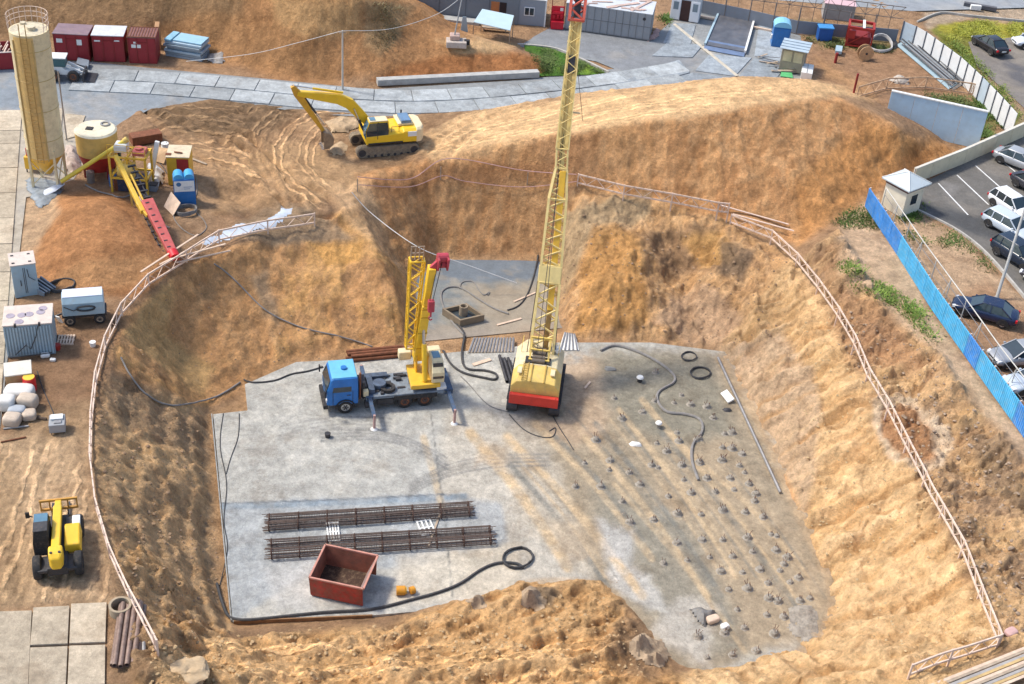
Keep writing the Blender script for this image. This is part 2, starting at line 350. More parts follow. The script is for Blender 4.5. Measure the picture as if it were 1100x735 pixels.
def lic(src, steps, h):                 # smear a noise along the fall line, so rills and bucket scrapes run down every slope
    acc = src.copy()
    for sg in (1, -1):
        X = GX.copy(); Y = GY.copy()
        for k in range(steps):
            i = np.clip(((X-X0)/DG).astype(np.int32), 0, len(gx)-1); j = np.clip(((Y-Y0)/DG).astype(np.int32), 0, len(gy)-1)
            X = X+sg*h*_dx[j, i]; Y = Y+sg*h*_dy[j, i]
            i = np.clip(np.rint((X-X0)/DG).astype(np.int32), 0, len(gx)-1); j = np.clip(np.rint((Y-Y0)/DG).astype(np.int32), 0, len(gy)-1)
            acc = acc+src[j, i]*(1-k/(steps+1))
    acc = acc-acc.mean(); return acc/acc.std()
r1 = lic(vnoise(GX*1.8, GY*1.8, 301)-.5, 9, .36); r2 = lic(vnoise(GX*3.6, GY*3.6, 302)-.5, 6, .22)
sl = np.clip(slope*1.6, 0, 1)
n1 = fbm(GX*.45, GY*.45, 1, 6, .55); n2 = fbm(GX*1.6, GY*1.6, 2, 4, .6); n3 = fbm(GX*2.4+n2, GY*2.4, 9, 2)
# erosion gullies that run down the right bank
a = P(790,380,-6); b = P(985,690,-5); ang = heading(a, b); ca, sa = math.cos(ang), math.sin(ang)
U = GX*ca+GY*sa; V = -GX*sa+GY*ca
gul = ridged(U*.55+.5*fbm(GX*.3, GY*.3, 3, 3)*2, V*.13, 21, 4)
gul2 = ridged(U*1.15+n1*1.6, V*.20+n2*.3, 31, 3)
gul3 = ridged(U*2.3+n1*1.4+n2*.5, V*.42, 36, 3)
terr = np.sin(GZ*2*PI/1.35+n1*5+n2*1.2); terr = np.sign(terr)*np.abs(terr)**.6
blk = np.abs(fbm(GX*1.3, GY*1.3, 96, 5, .62)); crk = ridged(GX*1.5+n2, GY*.7+n1, 97, 4)
fallw = ridged(GX*.5+n1*.8, GY*.12, 41, 4)
# dozer ridges in the lower spoil
a = P(300,735,-3); b = P(620,620,-5); ang = heading(a, b); ca, sa = math.cos(ang), math.sin(ang)
V2 = -GX*sa+GY*ca; U2 = GX*ca+GY*sa
doz = ridged(U2*.14, V2*.55+n1*.5, 51, 4)
lump = np.clip(fbm(GX*1.1, GY*1.1, 61, 5, .6), 0, 1)
dz = rough_amp*(n1*.75+n2*.42+n3*.2)
zw = farw*.5+leftw*.8+rightsl*2.0+bench*.9+leftb*.8+rbank*.8
r1c = np.clip(r1, -2, 1.6); r2c = np.clip(r2, -2, 2)
dz += sl*zw*(r1c*.15+r2c*.075)*(.55+.45*np.clip(n1*2+.5, 0, 1.2))
dz += keep*(rightsl*((gul-.55)*.9+(gul2-.55)*.35+(gul3-.55)*.15+terr*.15)+rbank*((gul2-.5)*1.0+(gul3-.5)*.4+lump*.35+blk*.5+terr*.12)+farw*((fallw-.5)*.25+(crk-.5)*.06+terr*.04)+bench*((ridged(GX*.5+n1, GY*.35, 81, 4)-.5)*1.0+blk*.25+(crk-.5)*.2+terr*.10)+leftw*((fallw-.5)*.3+(crk-.5)*.10+blk*.10+terr*.05)+leftb*(lump*.3+blk*.35+(crk-.5)*.25+terr*.10)+spoil*((doz-.5)*1.25+(ridged(U2*.5+n1, V2*1.5+n2*.8, 91, 3)-.5)*.6+lump*.05+blk*.25))
# clods
cl = np.clip(fbm(GX*2.8, GY*2.8, 71, 3, .6)-.18, 0, 1)
dz += cl*.35*(.3*plateau+.35*spoil+.7*rightsl+.9*rbank+.5*leftb+.25*yard)
# tyre tracks: wheel ruts round the batching yard, and lugged prints by the telehandler
trk = np.zeros_like(GX); rutc = np.zeros_like(GX)
def rut(line, wdt=.28, gauge=1.0, dep=.12):
    global trk, rutc
    pts = [P(x, y, 0) for x, y in smoothline(line, 5)]
    d = np.full(GX.shape, 1e9); sg = np.zeros_like(GX)
    bx0, bx1 = min(p.x for p in pts)-3, max(p.x for p in pts)+3; by0, by1 = min(p.y for p in pts)-3, max(p.y for p in pts)+3
    i0, i1 = np.searchsorted(gx, [bx0, bx1]); j0, j1 = np.searchsorted(gy, [by0, by1])
    sx = GX[j0:j1, i0:i1]; sy = GY[j0:j1, i0:i1]; dd = np.full(sx.shape, 1e9)
    for p, q in zip(pts[:-1], pts[1:]):
        ex, ey = q.x-p.x, q.y-p.y; t = np.clip(((sx-p.x)*ex+(sy-p.y)*ey)/(ex*ex+ey*ey+1e-9), 0, 1)
        dd = np.minimum(dd, np.hypot(sx-p.x-t*ex, sy-p.y-t*ey))
    prof = -np.exp(-((dd-gauge)/wdt)**2)+.75*np.exp(-((dd-gauge-wdt*1.9)/(wdt*.8))**2)+.6*np.exp(-((dd-gauge+wdt*1.9)/(wdt*.8))**2)
    trk[j0:j1, i0:i1] += dep*prof
    rutc[j0:j1, i0:i1] = np.maximum(rutc[j0:j1, i0:i1], np.exp(-((dd-gauge-wdt*1.9)/(wdt*.8))**2)+np.exp(-((dd-gauge+wdt*1.9)/(wdt*.8))**2))
for k in range(8):
    o = k*7.5
    rut([(420-o*.2,108-k*.6),(340-o*.9,112),(300-o*.85,132+k),(290-o*.8,165+k*2),(318-o*.7,200+k*2),(352-o*.5,222)], .22, .9, .11)
rut([(190,108),(250,150),(300,190),(345,222)]); rut([(170,120),(215,160),(290,182),(360,200)]); rut([(150,150),(230,130),(330,120),(420,118)], .25, .9)
for k in range(7):
    o = k*9
    rut([(150+o*.6,112+o*.3),(190+o,124+o*.4),(240+o*.9,140+o*.5),(280+o*.5,172+o*.4),(300+o*.3,205+o*.2)], .2, .7, .10)
rut([(460,185),(500,150),(560,132),(640,118)]); rut([(455,165),(510,140),(600,118),(720,106),(860,98)], .3, 1.0, .1)
rut([(0,500),(30,560),(50,640)], .3, 1.0, .08); rut([(70,470),(75,560),(90,650)], .3, 1.0, .08)
rut([(180,690),(330,712),(480,700),(640,690)], .35, 1.1, .16); rut([(230,735),(400,722),(560,700),(700,700)], .35, 1.1, .16)
lug = np.sin(GX*7+GY*5+4*n1)*np.sin(GX*7-GY*5-3*n1)
dz += trk*keep+tyre*lug*.05*keep
GZ0 = GZ.copy()
GZ = (GZ+dz*keep)*(1-paved)-paved*.12
GZ = np.minimum(GZ, np.where(sstep(sdist(GX, GY, [(P(x,y,0).x, P(x,y,0).y) for x, y in [(982,200),(1108,141),(1420,-20),(1300,560),(1120,345),(1100,318),(1060,272),(1030,248),(1000,232),(978,222)]]), 0, .2) > .5, -.08, 99))
# berm beside the pile field and keep the floor flat
GZ = np.where(onfloor > .98, FZ+.02*n1, GZ)
def H(x, y):
    i = (x-X0)/DG; j = (y-Y0)/DG
    if i < 0 or j < 0 or i >= len(gx)-1 or j >= len(gy)-1: return 0.
    a, b = int(i), int(j); u, v = i-a, j-b
    return float((GZ[b, a]*(1-u)+GZ[b, a+1]*u)*(1-v)+(GZ[b+1, a]*(1-u)+GZ[b+1, a+1]*u)*v)
# ---------------------------------------------------------------- soil colours
C = np.empty(GX.shape+(3,)); C[:] = (.30, .21, .135)
def paint(m, c, k=1.):
    global C
    m = (m*k)[..., None]; C = C*(1-m)+np.array(c)*m
def pz(poly, c, soft=6, k=1., warp=1.): paint(zone(poly, soft, warp), c, k)
SAND, OCH, BRN, DRK, GRY, PALE = (.56,.395,.225), (.50,.30,.125), (.36,.195,.09), (.13,.10,.075), (.27,.25,.21), (.55,.46,.34)
pz([(-80,-80),(300,-80),(330,60),(230,60),(190,45),(0,45),(-80,80)], (.27,.185,.105), 12)
pz([(280,-80),(470,-80),(500,30),(590,80),(300,84),(230,64),(260,20)], (.37,.22,.11), 10)
pz([(230,10),(330,38),(360,90),(230,66),(150,30)], (.33,.20,.10), 8)
pz([(290,0),(390,2),(390,36),(330,40),(300,30)], (.43,.29,.15), 6)
pz([(395,0),(440,4),(432,40),(412,62),(395,50)], (.33,.235,.135), 5)
pz([(515,40),(560,52),(500,58),(470,40)], (.52,.38,.22), 4)
pz([(480,55),(580,60),(585,80),(400,86)], (.34,.17,.075), 4)
paint(yard, (.28,.195,.12)); paint(yard*sstep(n2, .05, .3), (.40,.29,.18), .6)
pz([(140,112),(260,104),(330,112),(290,140),(200,150)], (.17,.125,.08), 8, .85)
pz([(300,150),(350,160),(390,185),(380,205),(330,222),(300,190),(250,185)], (.44,.32,.19), 8, .5)
pz([(190,160),(270,165),(330,200),(300,225),(200,230)], (.42,.30,.18), 6, .5)
paint(np.clip(rutc, 0, 1)*np.clip(plateau+spoil, 0, 1), (.62,.48,.31), .6)
paint(farw, (.45,.265,.13)); paint(plateau, (.60,.44,.26)); 
paint(farw*sstep(fallw, .55, .8), (.52,.33,.17), .7); paint(farw*sstep(n1, .1, .5), (.38,.21,.10), .5); paint(farw*sstep(crk, .62, .8), (.54,.36,.2), .5)
pz([(560,150),(640,140),(650,205),(600,240),(596,190)], (.33,.20,.11), 8, .5)
pz([(930,130),(1022,160),(940,200),(860,262),(850,200)], (.44,.24,.095), 10, .8)
pz([(390,200),(470,180),(600,172),(600,190),(470,200),(400,222)], (.31,.17,.085), 5, .6)
# central spur and the rough benches
pz([(598,240),(622,200),(780,240),(850,272),(860,300),(770,372),(606,366)], (.48,.32,.17), 6)
paint(bench*sstep(blk, .2, .35), (.30,.20,.12), .7); paint(bench*sstep(crk, .6, .8), (.58,.42,.25), .6)
pz([(600,232),(700,205),(700,236),(640,250),(605,330),(600,300)], (.34,.29,.20), 6, .8)
pz([(640,250),(690,248),(700,350),(615,360),(625,290)], (.47,.285,.115), 6, .9)
pz([(680,250),(780,250),(800,290),(720,300)], (.24,.17,.11), 6, .75)
pz([(735,262),(775,250),(790,280),(750,290)], (.50,.32,.13), 5, .8)
pz([(770,262),(810,270),(800,300),(775,295)], (.15,.12,.09), 4, .8)
pz([(720,320),(760,310),(800,340),(820,372),(740,372),(700,350)], (.44,.33,.23), 6, .9)
paint(leftw, (.50,.31,.155)); paint(leftw*sstep(n1, .05, .45), (.54,.35,.15), .7); paint(leftw*sstep(crk, .66, .85), (.52,.36,.2), .3); paint(leftw*sstep(blk, .26, .38), (.36,.23,.13), .5)
pz([(150,330),(185,300),(180,360),(230,400),(215,425),(130,360)], (.50,.36,.18), 6, .9)
pz([(280,225),(330,222),(372,250),(385,262),(300,262),(240,255)], (.30,.24,.17), 5, .9)
pz([(330,262),(392,262),(385,285),(350,285)], (.52,.32,.12), 4, .9)
pz([(270,300),(290,290),(300,350),(280,340)], (.26,.23,.18), 5, .6)
pz([(345,200),(395,200),(420,262),(440,300),(395,260),(370,235)], (.58,.43,.27), 6, .7)
pz([(440,362),(600,352),(606,372),(440,386)], (.44,.26,.14), 3, .9)
# right bank
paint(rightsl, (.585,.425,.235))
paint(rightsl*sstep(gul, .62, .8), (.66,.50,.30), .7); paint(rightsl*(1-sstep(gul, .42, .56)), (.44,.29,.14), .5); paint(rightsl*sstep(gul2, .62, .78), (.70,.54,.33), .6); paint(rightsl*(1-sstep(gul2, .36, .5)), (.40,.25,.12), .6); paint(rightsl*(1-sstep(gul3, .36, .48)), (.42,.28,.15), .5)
pz([(772,378),(835,350),(880,400),(880,470),(862,560),(815,460)], (.47,.38,.28), 6, .85)
pz([(760,375),(790,400),(845,520),(870,600),(858,560),(815,460),(772,400)], (.46,.29,.155), 3, .7)
pz([(855,300),(930,300),(1000,480),(960,472),(905,375)], (.50,.36,.21), 8, .7)
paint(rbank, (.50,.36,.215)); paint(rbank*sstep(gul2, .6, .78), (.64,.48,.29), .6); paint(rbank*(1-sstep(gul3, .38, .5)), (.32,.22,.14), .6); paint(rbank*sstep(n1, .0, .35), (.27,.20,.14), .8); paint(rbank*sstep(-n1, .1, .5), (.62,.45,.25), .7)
pz([(935,430),(985,425),(985,440),(1025,470),(1010,510),(960,500),(938,460)], (.62,.56,.46), 4, .75)
pz([(948,440),(980,440),(1000,470),(1005,500),(975,498),(950,470)], (.36,.20,.10), 4, .9)
pz([(1030,450),(1090,480),(1110,570),(1060,530)], (.17,.14,.11), 7, .6)
pz([(900,320),(960,340),(1000,400),(930,400),(895,360)], (.37,.23,.135), 8, .7)
pz([(880,285),(905,255),(905,340),(890,350)], (.27,.18,.11), 5, .6)
pz([(905,235),(940,210),(1000,330),(1100,470),(1110,500),(1060,450),(1000,372),(945,330),(900,300)], (.48,.38,.275), 6)
pz([(945,215),(985,228),(1040,262),(1100,320),(1100,470),(1010,330)], (.45,.35,.25), 5)
pz([(1010,330),(1060,300),(1110,340),(1110,440),(1060,400)], (.30,.20,.13), 8, .8)
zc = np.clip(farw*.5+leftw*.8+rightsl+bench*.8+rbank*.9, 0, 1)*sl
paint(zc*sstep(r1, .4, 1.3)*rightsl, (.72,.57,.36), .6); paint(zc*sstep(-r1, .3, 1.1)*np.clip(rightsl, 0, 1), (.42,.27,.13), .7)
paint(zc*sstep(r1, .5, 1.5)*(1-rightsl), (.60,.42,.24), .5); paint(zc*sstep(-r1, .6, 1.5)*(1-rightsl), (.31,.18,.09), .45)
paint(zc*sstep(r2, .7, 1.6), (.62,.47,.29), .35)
# bottom spoil, left bottom
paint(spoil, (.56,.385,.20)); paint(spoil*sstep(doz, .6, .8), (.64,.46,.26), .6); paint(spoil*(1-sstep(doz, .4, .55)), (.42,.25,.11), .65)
pz([(560,630),(600,640),(590,655),(555,650)], (.2,.17,.13), 4, .8); pz([(680,650),(730,700),(700,735),(660,700)], (.26,.20,.14), 7, .7)
pz([(640,700),(690,640),(735,725),(690,735)], (.30,.21,.13), 6, .6)
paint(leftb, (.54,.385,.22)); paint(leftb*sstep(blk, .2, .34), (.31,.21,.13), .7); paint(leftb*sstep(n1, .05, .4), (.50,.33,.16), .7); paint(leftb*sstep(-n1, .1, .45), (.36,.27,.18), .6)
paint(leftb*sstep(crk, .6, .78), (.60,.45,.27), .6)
paint(leftb*zone([(140,500),(225,500),(240,640),(180,640)], 8), (.50,.36,.21), .4)
pz([(105,400),(130,395),(200,450),(232,440),(230,490),(180,480),(130,450)], (.25,.19,.135), 7, .6)
pz([(100,430),(120,440),(130,480),(110,480)], (.50,.36,.22), 5, .8)
pz([(40,330),(130,330),(112,420),(100,470),(0,470),(10,400)], (.245,.165,.105), 9)
pz([(20,440),(100,430),(100,500),(0,500)], (.34,.26,.17), 8, .8)
paint(lane, (.43,.33,.22)); paint(tyre*sstep(lug, .0, .5), (.56,.44,.30), .6)
pz([(0,480),(30,560),(40,650),(-40,650),(-40,480)], (.36,.27,.17), 6, .6)
pz([(85,620),(118,646),(120,740),(168,740),(150,655),(110,600)], (.30,.22,.145), 5, .8)
# sand heap
pz([(46,245),(34,272),(45,302),(90,318),(150,318),(198,282),(185,240),(130,208),(92,200),(60,212)], (.37,.205,.10), 5)
pz([(70,290),(150,270),(180,280),(140,310),(60,310)], (.43,.27,.14), 6, .6)
pz([(20,215),(60,205),(60,230),(44,245),(36,290),(16,300)], (.50,.39,.27), 5, .8)
pz([(70,200),(230,180),(230,240),(190,290),(130,205)], (.30,.22,.15), 6, .5)
# right yard and verge
pz([(862,52),(960,40),(1050,120),(1040,160),(930,104),(880,84)], (.29,.195,.125), 6)
pz([(880,60),(930,90),(940,110),(890,80)], (.45,.29,.15), 6, .6)
pz([(1010,100),(1050,112),(1075,130),(1055,158),(1050,125)], (.13,.16,.05), 4, .7)
pz([(860,22),(965,42),(960,56),(880,50)], (.16,.17,.07), 5, .6)
GRASS = (.16,.19,.035)
pz([(1000,30),(1050,20),(1110,30),(1110,45),(1050,42),(1060,60),(1050,70),(1110,140),(1090,140),(1005,50)], GRASS, 3, .9)
pz([(1015,22),(1110,25),(1110,42),(1040,40),(1010,34)], (.30,.31,.045), 3, .9)
pz([(1040,70),(1075,80),(1115,125),(1100,138)], (.36,.29,.21), 3, .7)
pz([(985,0),(1110,-10),(1110,25),(1040,18),(1000,30)], (.36,.32,.26), 3, .9)
# pit floor
paint(onfloor, (.40,.28,.17)); pz([(606,366),(700,370),(772,382),(815,455),(858,560),(840,580),(780,470),(720,400),(610,385)], (.47,.27,.14), 4, .8)
C *= (1+.14*n1+.13*n2)[..., None]*np.array([1.25,1.09,.94])
# ---------------------------------------------------------------- ground mesh: fine grid + skirt to the horizon
ex = np.array([-3000, -900, -300, -130, -80.]); exr = np.array([90., 150, 320, 900, 3000]); eyb = np.array([-800, -150, -20, 15.]); eyt = np.array([165., 230, 420, 1200, 4000])
ax = np.concatenate([ex, gx, exr]); ay = np.concatenate([eyb, gy, eyt])
NX, NY = len(ax), len(ay)
FX, FY = np.meshgrid(ax, ay)
FZz = np.zeros_like(FX); FC = np.empty(FX.shape+(3,)); FC[:] = (.27,.22,.16)
oy, ox = len(eyb), len(ex)
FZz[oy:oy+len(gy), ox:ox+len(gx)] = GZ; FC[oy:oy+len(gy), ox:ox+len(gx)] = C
me = bpy.data.meshes.new('ground')
me.vertices.add(NX*NY); me.vertices.foreach_set('co', np.stack([FX, FY, FZz], -1).astype(np.float32).ravel())
ii = np.arange(NX*NY).reshape(NY, NX); q = np.stack([ii[:-1, :-1], ii[:-1, 1:], ii[1:, 1:], ii[1:, :-1]], -1).reshape(-1, 4)
me.loops.add(q.size); me.polygons.add(len(q)); me.loops.foreach_set('vertex_index', q.ravel().astype(np.int32))
me.polygons.foreach_set('loop_start', (np.arange(len(q))*4).astype(np.int32)); me.polygons.foreach_set('use_smooth', np.ones(len(q), bool))
me.update(); me.validate()
ca_ = me.color_attributes.new('Col', 'FLOAT_COLOR', 'POINT')
ca_.data.foreach_set('color', np.concatenate([np.clip(FC, .01, .9), np.ones(FC.shape[:2]+(1,))], -1).astype(np.float32).ravel())
TT = np.zeros_like(FX); TM = np.zeros_like(FX)
def fam(mask, t):
    global T_, M_
    m = mask > M_; T_ = np.where(m, t, T_); M_ = np.where(m, mask, M_)
T_ = np.zeros_like(GX); M_ = np.zeros_like(GX)
def zz(poly, s): return sstep(sdist(PX, PY, poly), 0, s)
c1 = P(425,165,0); c2 = P(150,250,0)
fam(zz([(262,112),(420,108),(410,120),(350,140),(340,180),(370,215),(340,232),(300,212),(272,170)], 6), np.hypot(GX-c1.x, (GY-c1.y)*.9))
fam(zz([(150,112),(262,108),(272,168),(300,212),(250,205),(205,160),(195,145),(160,140)], 6), np.hypot(GX-c2.x, GY-c2.y))
a_, b_ = P(460,150,1), P(860,100,4); ang = heading(a_, b_); fam(zz([(455,175),(470,140),(560,116),(780,88),(870,90),(770,118),(640,136),(500,172)], 5)*.55, -GX*math.sin(ang)+GY*math.cos(ang))
a_, b_ = P(180,720,-2), P(690,690,-5); ang = heading(a_, b_); fam(zz([(175,690),(300,695),(460,690),(640,680),(700,720),(640,740),(180,740)], 8)*.8, -GX*math.sin(ang)+GY*math.cos(ang))
fam(zz([(-20,475),(85,470),(105,560),(130,648),(-20,650)], 6)*.6, GX*.9+GY*.12)
TT[oy:oy+len(gy), ox:ox+len(gx)] = T_; TM[oy:oy+len(gy), ox:ox+len(gx)] = M_
for nm, ar in (('TrackT', TT), ('TrackM', TM)): at_ = me.attributes.new(nm, 'FLOAT', 'POINT'); at_.data.foreach_set('value', ar.astype(np.float32).ravel())
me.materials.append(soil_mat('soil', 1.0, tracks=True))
go = bpy.data.objects.new('ground', me); col.objects.link(go); go['kind'] = 'structure'
# ---------------------------------------------------------------- sheets (slabs, roads) with painted colour patches, streaks and wear
SHEETS = []
def sheet(name, polypx, z, thick, base, paints=(), sp=.3, speck=.25, bump=.35, rough=.85, fine=.5, wpoly=None):
    poly = wpoly or [P(x, y, z) for x, y in polypx]
    rs = resample(list(poly)+[poly[0]], sp*1.5)[:-1]
    nb = len(rs); pts = [(p.x, p.y) for p in rs]
    xs = np.arange(min(p.x for p in poly), max(p.x for p in poly), sp); ys = np.arange(min(p.y for p in poly), max(p.y for p in poly), sp)
    A, B = np.meshgrid(xs, ys); d = sdist(A, B, [(p.x, p.y) for p in poly]); m = d > sp*.4
    pts += list(zip(A[m].tolist(), B[m].tolist()))
    r = delaunay_2d_cdt([Vector(p) for p in pts], [(i, (i+1) % nb) for i in range(nb)], [], 1, 1e-4)
    vs = [(v.x, v.y, z) for v in r[0]]; n0 = len(vs); fs = [tuple(f) for f in r[2]]
    arr = np.array(vs)[:, :2]
    if thick > 0:
        base_i = len(vs); vs += [(p.x, p.y, z) for p in rs]+[(p.x, p.y, z-thick) for p in rs]
        fs += [(base_i+i, base_i+(i+1) % nb, base_i+nb+(i+1) % nb, base_i+nb+i) for i in range(nb)]
    me = bpy.data.meshes.new(name); me.from_pydata(vs, [], fs); me.update()
    V = np.array(vs); X, Y = V[:, 0], V[:, 1]; px, py = proj(X, Y, V[:, 2])
    cc = np.empty((len(vs), 3)); cc[:] = base
    nn = fbm(X*.4, Y*.4, 77, 5); nm = fbm(X*1.7, Y*1.7, 78, 4)
    for p in paints:
        if p[0] == 'poly': mk = sstep(sdist(px+nn*p[4], py+nm*p[4], p[1]), -p[3], p[3])*p[5]
        elif p[0] == 'line':
            pl = smoothline(p[1], 5); dd = np.full(len(vs), 1e9)
            for a, b in zip(pl[:-1], pl[1:]):
                exx, eyy = b[0]-a[0], b[1]-a[1]; t = np.clip(((px-a[0])*exx+(py-a[1])*eyy)/(exx*exx+eyy*eyy+1e-9), 0, 1)
                dd = np.minimum(dd, np.hypot(px-a[0]-t*exx, py-a[1]-t*eyy))
            mk = sstep(-dd, -p[3], -p[3]*.3)*p[5]*(.55+.45*np.clip(nm*3+.6, 0, 1)); 
        elif p[0] == 'noise': mk = sstep(nn+.4*nm, p[3], p[3]+.25)*p[5]
        c = np.array(p[2]); cc = cc*(1-mk[:, None])+c*mk[:, None]
    cc *= (1+.07*nn+.05*nm)[:, None]
    a = me.color_attributes.new('Col', 'FLOAT_COLOR', 'POINT'); a.data.foreach_set('color', np.concatenate([np.clip(cc, .01, .9), np.ones((len(vs), 1))], 1).astype(np.float32).ravel())
    me.materials.append(soil_mat(name+'_surface', bump, rough, speck, fine))
    o = bpy.data.objects.new(name, me); col.objects.link(o); o['kind'] = 'structure'
    SHEETS.append(([(p.x, p.y) for p in poly], z)); return o
def inpoly(x, y, poly):
    c = False; n = len(poly)
    for i in range(n):
        x0, y0 = poly[i]; x1, y1 = poly[(i+1) % n]
        if (y0 > y) != (y1 > y) and x < (x1-x0)*(y-y0)/(y1-y0)+x0: c = not c
    return c
def HT(x, y):
    h = H(x, y)
    for pl, z in SHEETS:
        if z > h and inpoly(x, y, pl): h = z
    return h
def G(px, py, lift=0.):                  # the surface point seen at a place in the photograph
    zz = 7.
    while zz > -8:
        p = P(px, py, zz)
        if HT(p.x, p.y) >= zz: 
            p.z = HT(p.x, p.y)+lift; return p
        zz -= .05
    return P(px, py, 0)
SZ = -5.72
conc = (.41,.40,.36); sandc = (.49,.385,.26)
SLAB = [(229,445),(266,441),(263,413),(318,389),(438,383),(600,368),(700,368),(780,378),(825,450),(872,560),(905,650),(885,700),(800,732),(725,735),(690,690),(640,640),(560,636),(470,655),(400,661),(250,668)]
pt = [('noise',0,(.50,.475,.41),.05,0,.5),('noise',0,(.35,.35,.33),.25,0,.4),
 ('poly',[(540,470),(640,380),(780,375),(920,660),(720,740),(640,630),(560,560)],(.30,.24,.16),12,8,.92),
 ('poly',[(595,385),(660,378),(660,440),(640,480),(590,470)],(.45,.33,.22),10,10,.85),
 ('poly',[(640,375),(760,385),(790,470),(700,470),(650,440)],(.235,.22,.17),12,8,.8),
 ('poly',[(700,500),(780,470),(830,540),(900,660),(860,700),(770,690),(720,600)],(.40,.31,.205),10,6,.6),
 ('poly',[(640,520),(740,560),(780,640),(800,700),(740,700),(680,640),(640,580)],(.24,.235,.195),12,8,.6),
 ('poly',[(730,640),(770,650),(760,720),(700,680)],(.52,.48,.42),8,6,.6),
 ('poly',[(660,590),(700,620),(720,660),(690,650),(650,620)],(.56,.54,.50),6,6,.6),
 ('poly',[(480,440),(560,440),(600,500),(640,620),(560,640),(500,640),(470,540)],(.47,.42,.34),10,8,.7),
 ('poly',[(229,541),(476,531),(540,540),(545,580),(440,610),(340,612),(250,668)],(.33,.365,.39),4,4,.6),
 ('line',[(232,545),(330,541),(420,538),(500,533)],(.22,.27,.31),5,0,.85),
 ('line',[(455,470),(466,510),(476,550)],(.50,.40,.27),6,0,.8),
 ('poly',[(480,590),(560,585),(560,640),(420,652),(430,600)],(.58,.50,.38),8,6,.6),
 ('poly',[(285,610),(345,600),(340,655),(300,655)],(.50,.49,.46),8,6,.6)]
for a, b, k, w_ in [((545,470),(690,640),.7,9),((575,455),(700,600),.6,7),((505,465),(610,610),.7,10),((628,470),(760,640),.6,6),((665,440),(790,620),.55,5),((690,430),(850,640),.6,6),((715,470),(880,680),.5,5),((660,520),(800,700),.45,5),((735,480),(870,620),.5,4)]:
    pt.append(('line',[a,((a[0]+b[0])/2+4,(a[1]+b[1])/2-3),b],(.55,.41,.25),w_*.85,0,min(1,k*1.3)))  # warm diagonal streaks blended into the slab colour
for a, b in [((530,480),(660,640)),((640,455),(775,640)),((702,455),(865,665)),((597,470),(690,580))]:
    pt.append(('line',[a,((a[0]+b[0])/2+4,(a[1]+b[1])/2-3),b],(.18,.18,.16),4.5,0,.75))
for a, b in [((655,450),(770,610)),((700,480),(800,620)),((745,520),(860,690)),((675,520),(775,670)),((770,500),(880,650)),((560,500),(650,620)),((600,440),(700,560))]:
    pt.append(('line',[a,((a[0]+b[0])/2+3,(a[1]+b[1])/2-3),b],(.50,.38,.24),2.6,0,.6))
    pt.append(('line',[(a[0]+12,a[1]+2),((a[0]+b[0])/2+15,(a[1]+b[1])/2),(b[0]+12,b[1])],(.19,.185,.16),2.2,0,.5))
pt += [('line',[(463,445),(470,500),(478,560),(486,640)],(.16,.16,.15),1.3,0,.8),('line',[(230,541),(330,538),(420,534),(476,531)],(.13,.15,.17),1.4,0,.9)]
for k in range(4):                       # truck tyre marks swung over the slab
    pt.append(('line',[(345,462+k*4),(400,463+k*3),(440,472+k*3),(480,492+k*4)],(.19,.19,.185),1.9,0,.7))
    pt.append(('line',[(440,520+k*4),(480,500+k*4),(530,490+k*4),(590,488+k*4)],(.21,.205,.19),1.9,0,.7))
    pt.append(('line',[(300,458+k*5),(360,448+k*4),(420,450+k*4)],(.24,.24,.23),1.7,0,.55))
pt += [('poly',[(515,478),(545,476),(545,500),(510,500)],(.46,.33,.2),6,6,.5),('line',[(775,385),(820,460),(862,560),(895,640),(870,695),(800,722),(735,728),(690,680),(645,632),(570,628)],(.46,.32,.185),9,0,.85),('line',[(785,400),(830,490),(868,580),(890,650)],(.40,.30,.19),20,0,.45),('poly',[(590,560),(640,560),(650,600),(600,600)],(.45,.34,.22),8,8,.5),
       ('poly',[(640,560),(680,570),(680,600),(650,600)],(.56,.55,.53),6,6,.5)]
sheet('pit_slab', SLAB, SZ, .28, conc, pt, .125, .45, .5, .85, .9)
wp = [('poly',[(440,268),(590,268),(590,300),(440,305)],(.15,.18,.21),4,5,.9),('poly',[(500,310),(600,300),(600,352),(540,360),(520,340)],(.33,.27,.19),7,6,.8),('poly',[(455,335),(480,330),(480,362),(450,362)],(.17,.20,.21),4,4,.7),('poly',[(430,352),(606,345),(606,365),(430,372)],(.36,.28,.2),4,4,.6),('noise',0,(.30,.26,.2),.2,0,.5)]
sheet('wet_pit_slab', [(450,274),(590,272),(604,310),(606,352),(440,368),(436,300)], -5.93, .05, (.21,.225,.22), wp, .25, .25, .2, .45)
# yard, roads
blue = (.20,.225,.245)
sheet('yard_road', [(-60,66),(95,66),(150,72),(300,86),(400,96),(560,86),(660,74),(640,66),(548,48),(560,40),(600,22),(700,42),(722,22),(748,8),(860,34),(864,112),(800,92),(700,104),(610,116),(430,128),(330,122),(230,106),(160,118),(130,134),(100,160),(72,204),(28,212),(14,330),(-2,480),(-60,620)], -.05, 0, (.25,.26,.26),
  [('poly',[(-60,66),(150,80),(240,100),(160,118),(110,140),(70,110),(0,140),(-60,140)],(.23,.26,.285),5,5,.9),('poly',[(-60,140),(30,130),(60,190),(20,330),(-60,500)],(.44,.385,.30),5,4,.9),('poly',[(66,115),(110,140),(90,190),(66,200)],(.44,.385,.30),4,4,.9),  # bluish grey and warm beige areas blended into the road colour
   ('poly',[(560,40),(600,26),(700,44),(760,66),(690,84),(640,66)],(.215,.225,.235),5,5,.9),('noise',0,(.31,.29,.26),.15,0,.5),('line',[(722,24),(760,54),(800,88)],(.5,.46,.38),4,0,.9)], .5, .25, .3)
